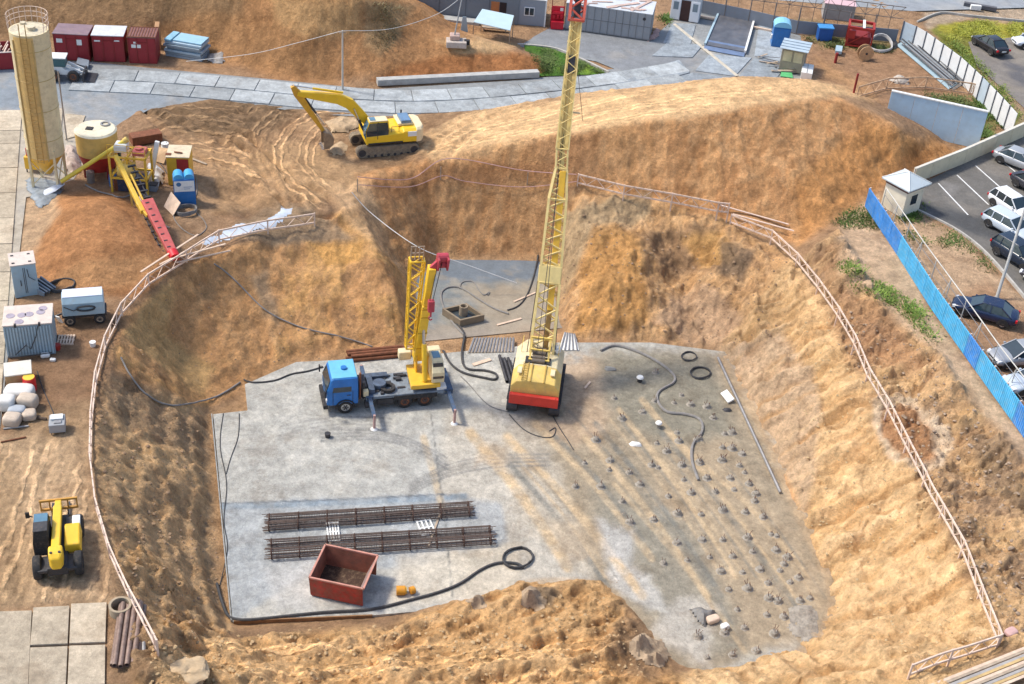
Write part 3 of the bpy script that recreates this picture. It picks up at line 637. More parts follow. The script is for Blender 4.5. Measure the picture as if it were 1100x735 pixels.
# slabs laid as road panels: one structure mesh per road, panels slightly out of level
def panels(name, quads, z, c, seed=1, thick=.14):
    rnd = random.Random(seed); m = MB(); cols = []
    for qd in quads:
        ps = [P(x, y, z) for x, y in qd]; cen = sum(ps, Vector())/4
        ps = [cen+(p-cen)*(1-.02) for p in ps]
        h = rnd.uniform(0, .03); t = [p+Vector((0, 0, h+rnd.uniform(-.008, .008))) for p in ps]
        m.hexa([p-Vector((0, 0, thick)) for p in ps], t); k = rnd.uniform(.8, 1.12); cols += [tuple(k*v for v in c)]*8
    me_o = m.build(name, soil_mat(name+'_concrete', .35, .85, .4, .9), bevel=.02)
    a = me_o.data.color_attributes.new('Col', 'FLOAT_COLOR', 'POINT')
    a.data.foreach_set('color', np.array([(*v, 1) for v in cols], np.float32).ravel()); me_o['kind'] = 'structure'
    return me_o
mid = [(100,86),(160,88),(270,97),(340,104),(430,109),(500,107),(560,102),(640,93),(700,84),(745,76)]
ml = [P(x, y, 0) for x, y in smoothline(mid, 8)]
def along(ml, step):
    out = [ml[0]]; acc = 0
    for a, b in zip(ml[:-1], ml[1:]):
        L = (b-a).length; 
        while acc+L >= step:
            a = a+(b-a)*((step-acc)/L); L = (b-a).length; acc = 0; out.append(a)
        acc += L
    return out
def unproj(p): x, y = proj(np.array(p.x), np.array(p.y), np.array(p.z)); return (float(x), float(y))
def offs(st, i, o):
    a = st[max(0, i-1)]; b = st[min(len(st)-1, i+1)]; d = (b-a).normalized(); n = Vector((-d.y, d.x, 0)); return st[i]+n*o
st = along(ml, 3.4); quads = []
for i in range(len(st)-1):
    quads.append([unproj(offs(st, i, .05)), unproj(offs(st, i+1, .05)), unproj(offs(st, i+1, 2.3)), unproj(offs(st, i, 2.3))])
st2 = along([ml[0]+Vector((-1.6, 0, 0))]+ml[1:], 3.4)
for i in range(len(st2)-1):
    quads.append([unproj(offs(st2, i, -2.3)), unproj(offs(st2, i+1, -2.3)), unproj(offs(st2, i+1, -.05)), unproj(offs(st2, i, -.05))])
panels('slab_road', quads, .03, (.36,.385,.39), 3)
quads = []
yl = [118,140,154,180,207,234,262,292,323,356,391,428,467,508,551,597]
for a, b in zip(yl[:-1], yl[1:]):
    def xe(y): return 24-(y-118)*.072
    quads.append([(xe(b)-48, b+1), (xe(b), b), (xe(a), a), (xe(a)-46, a+1)])
quads += [[(24,118),(68,116),(66,140),(23,140)],[(70,150),(84,146),(92,124),(70,122)]]
panels('slab_lane', quads, .02, (.50,.42,.31), 5)
panels('slab_apron', [[(-45,740),(31,738),(35,655),(-45,657)],[(32,693.5),(73,692),(75,650.5),(35.5,652.5)],[(30,740),(71,738),(73,693.5),(32,695)],[(74,691.5),(113.5,690),(115,646.5),(76,648)],[(72,737),(113,735),(113.5,692),(74,693)],[(-45,830),(28,828),(31,740),(-45,742)],[(29,786),(111,782),(113,737),(30,741)]], .03, (.45,.375,.275), 8)
panels('yard_slabs', [[(722,24),(748,26),(742,48),(712,46)],[(640,90),(690,92),(742,78),(730,64)],[(692,92),(740,100),(790,84),(744,78)],[(746,76),(790,82),(808,62),(762,58)],[(792,84),(830,92),(844,70),(810,62)],[(810,60),(846,68),(850,34),(815,26)],[(700,60),(744,62),(756,48),(716,46)]], .01, (.30,.335,.36), 9)
# kerb beam, parking, street
pk = P(985,200)
sheet('parking_asphalt', [(986,199),(1108,140),(1420,-20),(1300,560),(1120,345),(1100,318),(1060,272),(1030,248),(1000,232),(978,222)], .02, 0, (.15,.142,.13),
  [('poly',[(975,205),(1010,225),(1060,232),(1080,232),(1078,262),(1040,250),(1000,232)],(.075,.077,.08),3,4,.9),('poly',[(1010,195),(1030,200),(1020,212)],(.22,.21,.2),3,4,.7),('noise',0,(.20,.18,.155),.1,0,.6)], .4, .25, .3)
sheet('street_asphalt', [(1040,45),(1110,38),(1500,10),(1500,300),(1200,190),(1115,130),(1085,102),(1050,72)], .02, 0, (.20,.18,.16),
  [('poly',[(1075,62),(1110,75),(1110,100),(1085,82)],(.10,.10,.11),3,4,.8),('noise',0,(.25,.22,.18),.1,0,.5)], .5, .2, .3)
sheet('far_street', [(760,-6),(980,12),(1110,8),(1500,-5),(1500,-60),(700,-60)], .02, 0, (.27,.29,.31), [('noise',0,(.34,.33,.3),.1,0,.5)], 1., .2, .2)
m = MB()
for a, b in [((1008,197),(1040,231)),((1028,188),(1062,220)),((1048,178),(1082,208)),((1070,168),(1095,188)),((1092,158),(1112,172))]:
    pa, pb = P(*a, .026), P(*b, .026); d = (pb-pa).normalized(); n = Vector((-d.y, d.x, 0))*.06
    m.add([pa-n, pb-n, pb+n, pa+n], [(0, 1, 2, 3)])
o = m.build('parking_lines', mat('road_paint', (.68,.68,.66), .7, 0, .15, 3)); o['kind'] = 'structure'
def kerb(name, line, w=.15, h=.13, c=(.42,.40,.36), base=0):
    pts = [P(x, y, base) for x, y in smoothline(line, 4)]; m = MB(); L = []
    for i, p in enumerate(pts):
        a = pts[max(0, i-1)]; b = pts[min(len(pts)-1, i+1)]; d = (b-a).normalized(); n = Vector((-d.y, d.x, 0))*w/2
        L.append([p-n+Vector((0, 0, -.1)), p+n+Vector((0, 0, -.1)), p+n+Vector((0, 0, h)), p-n+Vector((0, 0, h))])
    m.loft(L); o = m.build(name, mat('kerb_concrete', c, .85, 0, .2, 2)); o['kind'] = 'structure'; return o
kerb('parking_kerb', [(978,223),(1000,233),(1030,249),(1060,273),(1100,319),(1120,346)])
kerb('street_kerb', [(985,24),(1010,14),(1040,17),(1110,24),(1200,34)])
sheet('lawn', [(563,48),(592,52),(614,60),(650,78),(640,80),(580,82),(566,66)], .03, 0, (.07,.16,.02), [('poly',[(620,66),(650,78),(630,80),(600,74)],(.28,.36,.02),4,3,.8),('noise',0,(.10,.20,.03),.1,0,.6)], .25, .5, .8)
kerb('lawn_kerb', [(556,48),(592,51.5),(616,60),(654,78)], .2, .12, (.5,.48,.42))
def beam(name, label, cat, a, b, w, h, m_, z=0., lift=0.):
    pa, pb = P(*a, z), P(*b, z); pa.z += lift; pb.z += lift
    mb = MB(); mb.bar(pa+Vector((0,0,h/2)), pb+Vector((0,0,h/2)), w, h); return mb.build(name, m_, bevel=.02, tags=(label, cat))
CONC = mat('precast_concrete', (.40,.40,.38), .85, 0, .2, 1.5, .3, (.28,.24,.18))
beam('concrete_beam', 'long pale concrete beam lying along the slab road below the dirt heap', 'beam', (405,91), (578,82), .7, .55, CONC)
# ---------------------------------------------------------------- palette
YEL = mat('yellow_paint', (.72,.42,.035), .45, 0, .12, 1.5, .25, (.35,.22,.10), .1, spec=.5)
YEL2 = mat('worn_yellow_paint', (.68,.48,.12), .6, 0, .15, 1.5, .45, (.42,.30,.16))
CRM = mat('cream_paint', (.68,.58,.36), .6, 0, .12, 1., .45, (.40,.32,.20))
RED = mat('red_paint', (.36,.03,.022), .55, 0, .2, 1.5, .3, (.22,.07,.04))
DRED = mat('dark_red_paint', (.23,.022,.022), .6, 0, .25, 1.5, .3, (.16,.07,.05))
RUST = mat('rusty_steel', (.23,.09,.045), .8, .3, .35, 3, .4, (.12,.06,.04))
BLK = mat('black_rubber', (.025,.025,.026), .8, 0, .2, 3, .4, (.16,.12,.09))
DGR = mat('dark_steel', (.06,.06,.065), .6, .5, .25, 3, .3, (.2,.14,.1))
STEEL = mat('bare_steel', (.35,.34,.33), .45, .7, .2, 3, .3, (.25,.16,.1))
GRYP = mat('grey_paint', (.24,.27,.30), .6, 0, .12, .8, .25, (.35,.32,.28))
LBL = mat('pale_blue_paint', (.34,.46,.52), .55, 0, .12, 1., .35, (.42,.38,.32))
WHT = mat('white_paint', (.72,.72,.69), .6, 0, .08, 1.5, .3, (.45,.40,.33))
BLU = mat('blue_paint', (.03,.16,.42), .45, 0, .15, 1.5, .25, (.20,.18,.16))
CBL = mat('cab_blue_paint', (.02,.16,.46), .4, 0, .12, 1.5, .2, (.25,.24,.22), spec=.5)
WOOD = mat('fresh_timber', (.62,.47,.35), .8, 0, .18, 2.5, .2, (.45,.32,.22))
MLY = mat('mast_lattice_yellow', (.74,.58,.24), .55, 0, .12, 1.5, .3, (.45,.34,.18))
WOODP = mat('pinkish_timber', (.70,.54,.43), .8, 0, .18, 2.5, .2, (.45,.3,.24))
WOODO = mat('weathered_timber', (.38,.30,.22), .85, 0, .3, 2.5, .4, (.22,.16,.11))
GLASS = mat('dark_glass', (.02,.035,.045), .08, 0, .2, 1, 0, bump=0, spec=.8)
GLASSB = mat('bluish_glass', (.10,.20,.27), .1, 0, .2, 1, 0, bump=0, spec=.8)
TARP = mat('white_tarpaulin', (.58,.62,.68), .5, 0, .15, 2, .2, (.45,.36,.26), .4, 6)
CHR = mat('rim_metal', (.55,.55,.55), .35, .8, .1, 4, .15, (.3,.25,.2))
BLM = mat('cable_black', (.05,.05,.052), .7, 0, .2, 3, .3, (.25,.2,.15))
HGR = mat('hose_grey', (.22,.21,.20), .7, 0, .2, 3, .4, (.35,.27,.18))
# ---------------------------------------------------------------- small generic builders
def hose(label, line, r=.05, m_=BLM, name='hose', k=5, lift=None, cat='hose', group=None):
    pts = []
    for x, y in smoothline(line, k):
        p = G(x, y); p.z += r*.8; pts.append(p)
    for _ in range(2):
        pts = [pts[0]]+[Vector((a.x*.25+b.x*.5+c.x*.25, a.y*.25+b.y*.5+c.y*.25, max(b.z, (a.z+c.z)/2))) for a, b, c in zip(pts[:-2], pts[1:-1], pts[2:])]+[pts[-1]]
    return MB().tube(pts, r, 6).build(name, m_, smooth=True, tags=(label, cat, group))
def coil(label, px, py, R, r=.04, turns=5, m_=BLM, tilt=0., name='cable_coil'):
    c = G(px, py); rnd = random.Random(int(px*7+py)); pts = []
    for i in range(turns*18):
        t = i/18*2*PI; rr = R*(1+.10*math.sin(i*.7)+rnd.uniform(-.03, .03)); pts.append(c+Vector((rr*math.cos(t), rr*math.sin(t), r+.035*(i/18)+.02*math.sin(i*.9)+max(0, math.sin(t))*tilt)))
    return MB().tube(pts, r, 5).build(name, m_, smooth=True, tags=(label, 'coil'))
def wheel(parent, x, y, r, w, rim=CHR, axis='y', side=1, name='wheel'):
    # tyre with rounded shoulders along y
    n = 28; m = MB(); secs = []
    prof = [(.58*r, -w/2), (.86*r, -w/2), (.97*r, -w*.38), (r, -w*.2), (r, w*.2), (.97*r, w*.38), (.86*r, w/2), (.58*r, w/2)]
    for k in range(n):
        t = 2*PI*k/n; secs.append([(x+p[0]*math.cos(t), y+p[1], r+p[0]*math.sin(t)) for p in prof])
    secs.append(secs[0]); m.loft(secs, cap=False)
    wo = MB().cyl((x, y-w*.40, r), (x, y+w*.40, r), .60*r, n=20).build(name, rim, parent, smooth=True)
    m.build('tyre', BLK, wo, smooth=True)
    h = MB()
    for k in range(6): t = 2*PI*k/6; h.cyl((x+.3*r*math.cos(t), y+side*w*.40, r+.3*r*math.sin(t)), (x+.3*r*math.cos(t), y+side*(w*.40+.015), r+.3*r*math.sin(t)), .11*r, n=8)
    h.cyl((x, y+side*w*.4, r), (x, y+side*(w*.4+.05), r), .16*r, n=10)
    h.build('hub', DGR, wo, smooth=True); return wo
def truss(mb, a, b, wa, wb, n, r, side=(1, 0, 0), da=None, db=None):   # 4-chord lattice boom
    a = Vector(a); b = Vector(b); d = (b-a).normalized(); x = Vector(side).normalized(); x = (x-d*x.dot(d)).normalized(); y = d.cross(x)
    da = da or wa; db = db or wb; L = []
    for i in range(n+1):
        t = i/n; p = a+(b-a)*t; w_ = wa+(wb-wa)*t; h_ = da+(db-da)*t
        L.append([p-x*w_/2-y*h_/2, p+x*w_/2-y*h_/2, p+x*w_/2+y*h_/2, p-x*w_/2+y*h_/2])
    for i in range(n):
        for k in range(4):
            mb.bar(L[i][k], L[i+1][k], r*1.7)
            if i % 2: mb.bar(L[i][k], L[i+1][(k+1) % 4], r)
            else: mb.bar(L[i][(k+1) % 4], L[i+1][k], r)
    for k in range(4): mb.bar(L[0][k], L[0][(k+1) % 4], r*1.4); mb.bar(L[-1][k], L[-1][(k+1) % 4], r*1.4)
    return L
def frame(a, b, z=None):
    pa, pb = (G(*a), G(*b)) if z is None else (P(*a, z), P(*b, z))
    c = (pa+pb)/2; return c, heading(pa, pb), (pb-pa).length
# ============================================================ crawler crane
cz = SZ
fa, fb = P(571,444,cz+1.2), P(583,372,cz+1.2)
hd = heading(fa, fb); cc_ = (fa+fb)/2; cc_.z = cz
t = thing('crawler_crane', 'big cream and yellow crawler crane with red rear counterweight and tall lattice mast in pit', 'crane', cc_, hd)
CR = t; W = 1.62
for s in (-1, 1):
    pr = []
    for k in range(9): a = PI/2+PI*k/8; pr.append((-2.2+.48*math.cos(a), .5+.48*math.sin(a)))
    for k in range(9): a = -PI/2+PI*k/8; pr.append((2.2+.48*math.cos(a), .5+.48*math.sin(a)))
    o = MB().prism(pr, s*1.42-.36, s*1.42+.36).build('crawler_track', DGR, t, bevel=.02)
    m = MB()
    for k in range(26): x = -2.3+4.6*k/25; m.box(x-.06, x+.06, s*1.42-.40, s*1.42+.40, .97, 1.03)
    m.build('track_shoe', DGR, o)
MB().box(-1.6, 1.6, -1.1, 1.1, .45, .95).cyl((0, 0, .9), (0, 0, 1.2), 1.1, n=24).build('undercarriage', DGR, t, bevel=.03)
L0, L1 = -2.5, 2.1
def hoodsec(x, w, zt, ch=.55): return [(x, -w, 1.2), (x, w, 1.2), (x, w, zt-ch), (x, w-.35, zt-.12), (x, w*.35, zt), (x, -w*.35, zt), (x, -w+.35, zt-.12), (x, -w, zt-ch)]
m = MB().loft([hoodsec(-2.5, W, 2.75), hoodsec(-1.0, W, 3.05)]); m.build('rear_hood', mat('hood_yellow', (.68,.47,.13), .6, 0, .15, 1.5, .4, (.45,.36,.2)), t, bevel=.05)
m = MB().loft([hoodsec(-1.0, W-.01, 3.06), hoodsec(1.55, W-.01, 3.1), hoodsec(2.15, W-.35, 3.0)]); hood = m.build('machine_house', CRM, t, bevel=.05)
m = MB().box(-2.85, -2.5, -W-.02, W+.02, 1.0, 1.75); m.box(-2.9, -2.6, -W+.15, W-.15, 1.7, 1.8); m.build('counterweight', mat('bright_red_paint', (.60,.045,.03), .5, 0, .15, 1.5, .25, (.3,.1,.06)), t, bevel=.05)
m = MB()
for y in (-.55, .35): m.bar((-2.52, y, 2.75), (-1.0, y, 3.1), .08)
for y in (.62, .95): m.bar((-2.52, y, 2.78), (-.9, y, 3.12), .04)
for k in range(8): m.bar((-2.5+k*.2, .62, 2.8+k*.045), (-2.5+k*.2, .95, 2.8+k*.045), .035)
m.build('roof_ladder', mat('ladder_yellow', (.42,.27,.06), .6, 0, .2, 2, .3), t)
m = MB().box(-.9, -.2, -.8, .9, 3.02, 3.14).box(.0, .7, -.45, .5, 3.02, 3.16); m.build('roof_grille', DGR, t)
m = MB()
for x in (-.75, -.35, .15, .55): m.cyl((x, -.4, 3.2), (x, .45, 3.2), .16, n=12)
m.build('winch_drum', mat('wire_rope', (.16,.13,.10), .6, .3, .3, 4, .3), t)
m = MB().cyl((.9, -1.05, 3.05), (.9, -1.05, 3.3), .33, n=16); m.build('air_filter', WHT, t, smooth=True)
m = MB().box(-1.9, -1.2, -1.2, -.9, 2.9, 3.0).box(-2., -1.3, 1.0, 1.3, 2.95, 3.0); m.build('roof_hatch', CRM, t, bevel=.02)
# side railing bits and hoses
m = MB()
for y in (-1.25, 1.25):
    m.bar((1.6, y, 3.0), (1.6, y, 3.5), .04); m.bar((.4, y, 3.0), (.4, y, 3.5), .04); m.bar((.4, y, 3.5), (1.6, y, 3.5), .04)
m.build('handrail', YEL2, t)
# A frame over the house
m = MB()
for y in (-.62, .62):
    m.bar((-.6, y, 3.0), (.5, y, 4.2), .12); m.bar((1.9, y, 2.0), (.5, y, 4.2), .12); m.bar((-.6, y, 3.0), (-.6, y*.9, 3.2), .12)
m.bar((.5, -.7, 4.2), (.5, .7, 4.2), .14); m.bar((-.6, -.7, 3.15), (-.6, .7, 3.15), .14); m.bar((-.1, -.65, 3.65), (-.1, .65, 3.65), .10)
m.build('a_frame', YEL2, t)
# mast: lattice foot section, platform, second lattice section, box section, red head
inv = Matrix.Translation(cc_) @ Matrix.Rotation(hd, 4, 'Z'); inv = inv.inverted()
foot = P(582,384,cz+2.4); fy = foot.y
def onmast(px, py, lean=.45):           # point on the upright plane through the foot, leaning away with height
    lo, hi = -8., 45.
    for _ in range(50):
        z = (lo+hi)/2; p = P(px, py, z)
        if p.y > fy+(z-foot.z)*lean: lo = z
        else: hi = z
    return P(px, py, (lo+hi)/2)
def loc(p): return inv@p
mp = [(581,384),(590,303),(592,285),(599,214),(603,181),(604,160),(607,120),(619,22),(622,-6),(626,-40)]
mw = [1.6,1.45,1.35,1.15,.78,.72,.66,.62,.95,.95]
mp = [onmast(*p) for p in mp]
sx = inv.to_3x3()@Vector((1, 0, 0))
m = MB(); truss(m, loc(mp[0]), loc(mp[1]), 1.55, 1.4, 6, .095, sx, 1.3, 1.2); m.build('lower_lattice_section', MLY, t)
m = MB(); a, b = loc(mp[1]), loc(mp[2]); m.bar(a, b, 1.55, 1.3); m.build('mast_platform', MLY, t, bevel=.05)
m = MB(); truss(m, loc(mp[2]), loc(mp[3]), 1.35, 1.15, 8, .09, sx, 1.1, 1.0); truss(m, loc(mp[3]), loc(mp[4]), 1.15, .72, 4, .09, sx, 1.0, .7); m.build('upper_lattice_section', MLY, t)
off = (inv.to_3x3()@Vector((.12, -.35, .0)))
m = MB(); m.bar(loc(onmast(589,330))+off, loc(mp[4])+off, .42, .38); m.build('inner_tube', YEL, t, bevel=.03)
m = MB(); m.bar(loc(onmast(584,372))+off, loc(onmast(590,318))+off, .34, .34); m.build('lower_inner_tube', mat('oily_yellow', (.34,.20,.05), .6, 0, .3, 2, .6, (.14,.08,.04)), t, bevel=.03)
m = MB(); truss(m, loc(mp[4]), loc(mp[5]), .74, .72, 3, .06, sx); m.bar(loc(mp[4]), loc(mp[5]), .3); m.build('mast_joint', MLY, t)
BOOM = mat('mast_yellow', (.74,.55,.20), .5, 0, .12, 1.2, .25, (.45,.34,.16))
d = (loc(mp[7])-loc(mp[5])).normalized(); xs = (sx-d*sx.dot(d)).normalized(); yy = d.cross(xs)
mast = MB()
for s in (-1, 1): mast.bar(loc(mp[5])+xs*s*.25, loc(mp[7])+xs*s*.25, .24, .5)
mast.bar(loc(mp[5])+yy*.02, loc(mp[7])+yy*.02, .26, .3)
m = MB(); truss(m, loc(mp[5]), loc(mp[7]), .82, .70, 16, .045, sx, .8, .7); m.build('mast_lattice', MLY, t)
box_ = mast.build('mast_box_section', BOOM, t, bevel=.02)
m = MB(); LN_ = (loc(mp[7])-loc(mp[5]))
for k in range(9):
    c = loc(mp[5])+LN_*(k+.5)/9
    for s in (-1, 1): m.cyl(c+xs*s*.32, c+xs*s*.42, .07, n=8)
m.build('bracket', BOOM, t)
c = loc(mp[5])+LN_*.66; MB().bar(c-d*.55-yy*.22*0, c+d*.55, .44, .62).build('mast_slot', DGR, t)
m = MB(); a, b = loc(mp[7]), loc(mp[9])
truss(m, a, b, .92, .92, 5, .10, sx); m.build('red_mast_head', mat('faded_red_paint', (.62,.12,.08), .6, 0, .2, 2, .3, (.5,.3,.2)), t)
m = MB(); m.bar(a+d*.2, b, .42); m.build('head_slide', DGR, t)
m = MB()
m.tube([loc(onmast(614,10)), loc(P(628,150,0)), loc(P(627,190,-.2))], .02, 4)
for s in (-1, 1): m.tube([loc(mp[4])+xs*s*.45, loc(Vector(mp[0]))+xs*s*.95+Vector((-.4,0,.6))], .025, 4)
m.tube([loc(mp[6])+xs*.1, (-.3,.2,3.3)], .02, 4); m.tube([loc(mp[6])-xs*.1, (-.7,-.2,3.3)], .02, 4)
m.build('hoist_rope', DGR, t)
m = MB(); p = loc(onmast(612,150)); 
for q in [(615,152)]: m.bar(loc(mp[6])+xs*.3, loc(mp[6])+xs*1.0, .08)
m.build('side_bracket', CRM, t)
# ============================================================ truck crane
pf, pr_ = P(371,444,cz), P(456,436,cz)
hd = heading(pr_, pf)                       # drives to the left
cen = (pf+pr_)/2; nrm = Vector((-(pf-pr_).y, (pf-pr_).x, 0)).normalized()
if nrm.y < 0: nrm = -nrm
cen = cen+nrm*1.15; wb = (pf-pr_).length/2; hd_t = hd
t = thing('truck_crane', 'blue cabbed three axle truck crane with yellow telescopic boom raised beside the crawler crane', 'crane truck', cen, hd)
# local x forward, y left (left side = towards camera because it faces left)
side = -1 if (Matrix.Rotation(hd, 3, 'Z')@Vector((0, 1, 0))).y > 0 else 1   # side that faces the camera
for x in (wb, -wb+1.35, -wb):
    for s in (-1, 1): wheel(t, x, s*1.05, .52, .36, CHR if x == wb else RUST, side=s)
MB().box(-wb-1.3, wb+.9, -.45, .45, .65, .95).build('chassis', DGR, t, bevel=.02)
m = MB().box(-wb-1.5, wb-1.35, -1.22, 1.22, .98, 1.2); m.build('deck', mat('worn_blue_grey', (.20,.24,.28), .65, 0, .35, 1.5, .6, (.10,.09,.08)), t, bevel=.03)
m = MB()
for s in (-1, 1): m.box(-wb-.8, -wb+2.1, s*1.22-.05, s*1.22+.05, .78, 1.1)
m.build('mudguard', BLK, t)
m = MB()
m.box(-wb+2.2, wb-1.5, -1.15, -.7, 1.2, 1.42); m.cyl((wb-2.4, .2, 1.3), (wb-2.4, .2, 1.6), .45, n=18); m.box(wb-2.0, wb-1.6, -.8, .9, 1.2, 1.55)
m.build('deck_equipment', mat('oily_blue_steel', (.09,.12,.17), .6, .2, .4, 2, .5, (.05,.045,.04)), t, bevel=.03)
m = MB(); m.ring((wb-2.9, .55*side, 1.22), (wb-2.9, .55*side, 1.45), .5, .28); m.build('spare_tyre', BLK, t, smooth=True)
m = MB(); m.cyl((wb-1.25, side*.7, .8), (wb-1.25, side*.7, 2.1), .12, n=10); m.box(wb-1.5, wb-1.0, -.7, .7, .9, 1.7); m.build('engine_box', DGR, t, bevel=.03)
m = MB().cyl((wb-1.8, side*1.05, .55), (wb-1.3, side*1.05, .55), .28, n=14).box(-wb+2.1, wb-2.1, side*1.18-.25, side*1.18, .45, .9); m.build('fuel_tank', DGR, t, bevel=.03)
MB().box(wb-1.55, wb-1.2, side*.75, side*1.1, 1.15, 1.6).build('cream_tank', CRM, t, bevel=.05)
# cab over the engine
x0, x1 = wb-.85, wb+1.2
cab = MB().loft([[(x0, -1.2, .75), (x0, 1.2, .75), (x0, 1.2, 1.9), (x0+.02, 1.08, 2.78), (x0+.02, -1.08, 2.78), (x0, -1.2, 1.9)],
                 [(x1-.25, -1.2, .75), (x1-.25, 1.2, .75), (x1-.2, 1.2, 1.9), (x1-.45, 1.08, 2.78), (x1-.45, -1.08, 2.78), (x1-.2, -1.2, 1.9)],
                 [(x1, -1.15, .75), (x1, 1.15, .75), (x1+.02, 1.15, 1.85), (x1-.28, 1.02, 2.68), (x1-.28, -1.02, 2.68), (x1+.02, -1.15, 1.85)]])
cab = cab.build('cab', CBL, t, bevel=.06)
MB().box(x0+.05, x1-.35, -1.0, 1.0, 2.77, 2.83).build('roof_panel', mat('light_blue_roof', (.14,.44,.62), .45, 0, .1, 2, .25, (.3,.32,.3)), cab, bevel=.03)
MB().cyl((x0+.8, .0, 2.82), (x0+.8, .0, 2.95), .2, n=12).build('roof_vent', CBL, cab, smooth=True)
for s in (-1, 1): MB().add([(x0+.45, s*1.215, 1.8), (x1-.35, s*1.215, 1.8), (x1-.5, s*1.11, 2.55), (x0+.45, s*1.11, 2.55)], [(0, 1, 2, 3)]).build('side_window', GLASS, cab)
for s in (-1, 1): MB().box(x0+.35, x0+.38, s*1.205-.005, s*1.205+.012, .85, 1.85).box(x1-.4, x1-.37, s*1.205-.005, s*1.205+.012, .85, 1.85).box(x0+.5, x0+.75, s*1.21, s*1.23, 1.5, 1.55).build('door_seam', BLK, cab)
MB().box(x1+.01, x1+.04, -.95, .95, 1.25, 1.7).build('front_grille', mat('grille_dark_blue', (.02,.06,.14), .5), cab)
MB().hexa([(x1-.01, -1.0, 1.9), (x1-.01, 1.0, 1.9), (x1+.03, 1.0, 1.9), (x1+.03, -1.0, 1.9)], [(x1-.27, -.9, 2.6), (x1-.27, .9, 2.6), (x1-.235, .9, 2.6), (x1-.235, -.9, 2.6)]).build('windscreen', GLASS, cab)
m = MB()
for s in (-1, 1): m.box(x1-.02, x1+.05, s*.95-.12, s*.95+.12, .95, 1.15)
m.build('headlight', WHT, cab)
MB().box(x1-.05, x1+.25, -1.22, 1.22, .5, .8).build('bumper', BLK, cab, bevel=.05)
m = MB()
for s in (-1, 1): m.bar((x1+.05, s*1.2, 2.3), (x1+.2, s*1.45, 2.1), .03); m.box(x1+.12, x1+.2, s*1.36, s*1.56, 1.7, 2.2)
m.build('mirror', BLK, cab)
m = MB()
for s in (-1, 1):
    pr = []
    for k in range(9): a = PI*k/8; pr.append((wb+.66*math.cos(a), .52+.66*math.sin(a)))
    for k in range(9): a = PI-PI*k/8; pr.append((wb+.58*math.cos(a), .52+.58*math.sin(a)))
    m.prism(pr, s*1.24-.04, s*1.24+.04)
m.build('wheel_arch', BLK, cab)
# outriggers
inv2 = (Matrix.Translation(cen)@Matrix.Rotation(hd, 4, 'Z')).inverted()
for fx_, fy_ in [((402,461), None), ((488,455), None)]:
    f = inv2@P(*fx_, cz)
    for s, yy_ in ((1, f.y), (-1, -abs(f.y)*.8 if f.y > 0 else abs(f.y)*.8)):
        g = MB().bar((f.x, side*.8*(1 if s == 1 else -1), 1.05), (f.x, yy_, 1.0 if s == 1 else 1.0), .24, .26).build('outrigger', mat('outrigger_blue', (.05,.09,.16), .6, 0, .3, 2, .5, (.12,.11,.1)), t, bevel=.02)
        MB().cyl((f.x, yy_, .1), (f.x, yy_, 1.15), .09, n=10).build('jack_cylinder', mat('dusty_pink_steel', (.45,.28,.25), .7, 0, .2, 2, .4), g, smooth=True)
        MB().cyl((f.x, yy_, 0), (f.x, yy_, .1), .24, .14, n=14).build('jack_pad', WHT, g, smooth=True)
m = MB()
for x in (f.x, ): m.box(x-.3, x+.3, -1.22, 1.22, .85, 1.25)
m.box((inv2@P(402,461,cz)).x-.25, (inv2@P(402,461,cz)).x+.25, -1.22, 1.22, .85, 1.22)
m.build('outrigger_beam', mat('outrigger_blue', (0,0,0)), t, bevel=.03)
MB().box(-wb-1.45, -wb-.8, side*.6, side*1.15, 1.2, 1.45).build('white_box', WHT, t, bevel=.03)
m = MB(); rnd = random.Random(31)
for k in range(9): x = rnd.uniform(-wb+.9, wb-2.2); y = rnd.uniform(-1., 1.); L = rnd.uniform(.2, .7); m.box(x, x+L, y-.07, y+.1, 1.2, 1.22+rnd.uniform(.03,.16))
m.tube([(-wb+2,-.9,1.25),(-wb+2.6,-.5,1.3),(-wb+3.2,.2,1.3),(wb-2,.5,1.3)], .04, 5); m.build('deck_fittings', DGR, t, bevel=.01)
m = MB(); m.cyl((wb-1.0, side*.9, .9), (wb-1.0, side*.9, 3.0), .07, n=10); m.build('exhaust_stack', RUST, t, smooth=True)
# turret
tp = inv2@P(456,415,cz+1.3); tx = tp.x
def L2(px, py, z): return inv2@P(px, py, z)
tur = MB().cyl((tx, 0, 1.2), (tx, 0, 1.42), .95, n=28).build('slewing_ring', DGR, t, smooth=True)
wd = Vector((0, side, 0)); rx = -1  # local +x is image left; image right is -x
m = MB().loft([[(tx-1.0, side*1.15, 1.42), (tx+1.0, side*1.15, 1.42), (tx+.9, -side*1.3, 1.42), (tx-.9, -side*1.3, 1.42)], [(tx-1.0, side*1.15, 1.75), (tx+1.0, side*1.15, 1.75), (tx+.9, -side*1.3, 1.75), (tx-.9, -side*1.3, 1.75)]])
m.build('turret_platform', YEL, t, bevel=.05)
m = MB()
for s in (-1, 1): m.prism([(0, 0)]*0 or [(tx+s*.38-.06, 1.7), (tx+s*.38+.06, 1.7), (tx+s*.38+.06, 3.1), (tx+s*.38-.06, 3.1)], -side*1.2, -side*.3)
m.build('boom_cheek', YEL, t, bevel=.03)
for s in (-1, 1): MB().box(tx+s*1.0-.42, tx+s*1.0+.42, -side*1.75, -side*1.15, 2.2, 2.85).build('counterweight', CRM, t, bevel=.08)
footb = Vector((tx+.25, -side*.75, 2.9)); tipw = P(464,287,5.0); tip = inv2@tipw
d = (tip-footb).normalized(); X = Vector((1, 0, 0)); X = (X-d*X.dot(d)).normalized(); Yb = d.cross(X)
mid_ = footb+(tip-footb)*.60
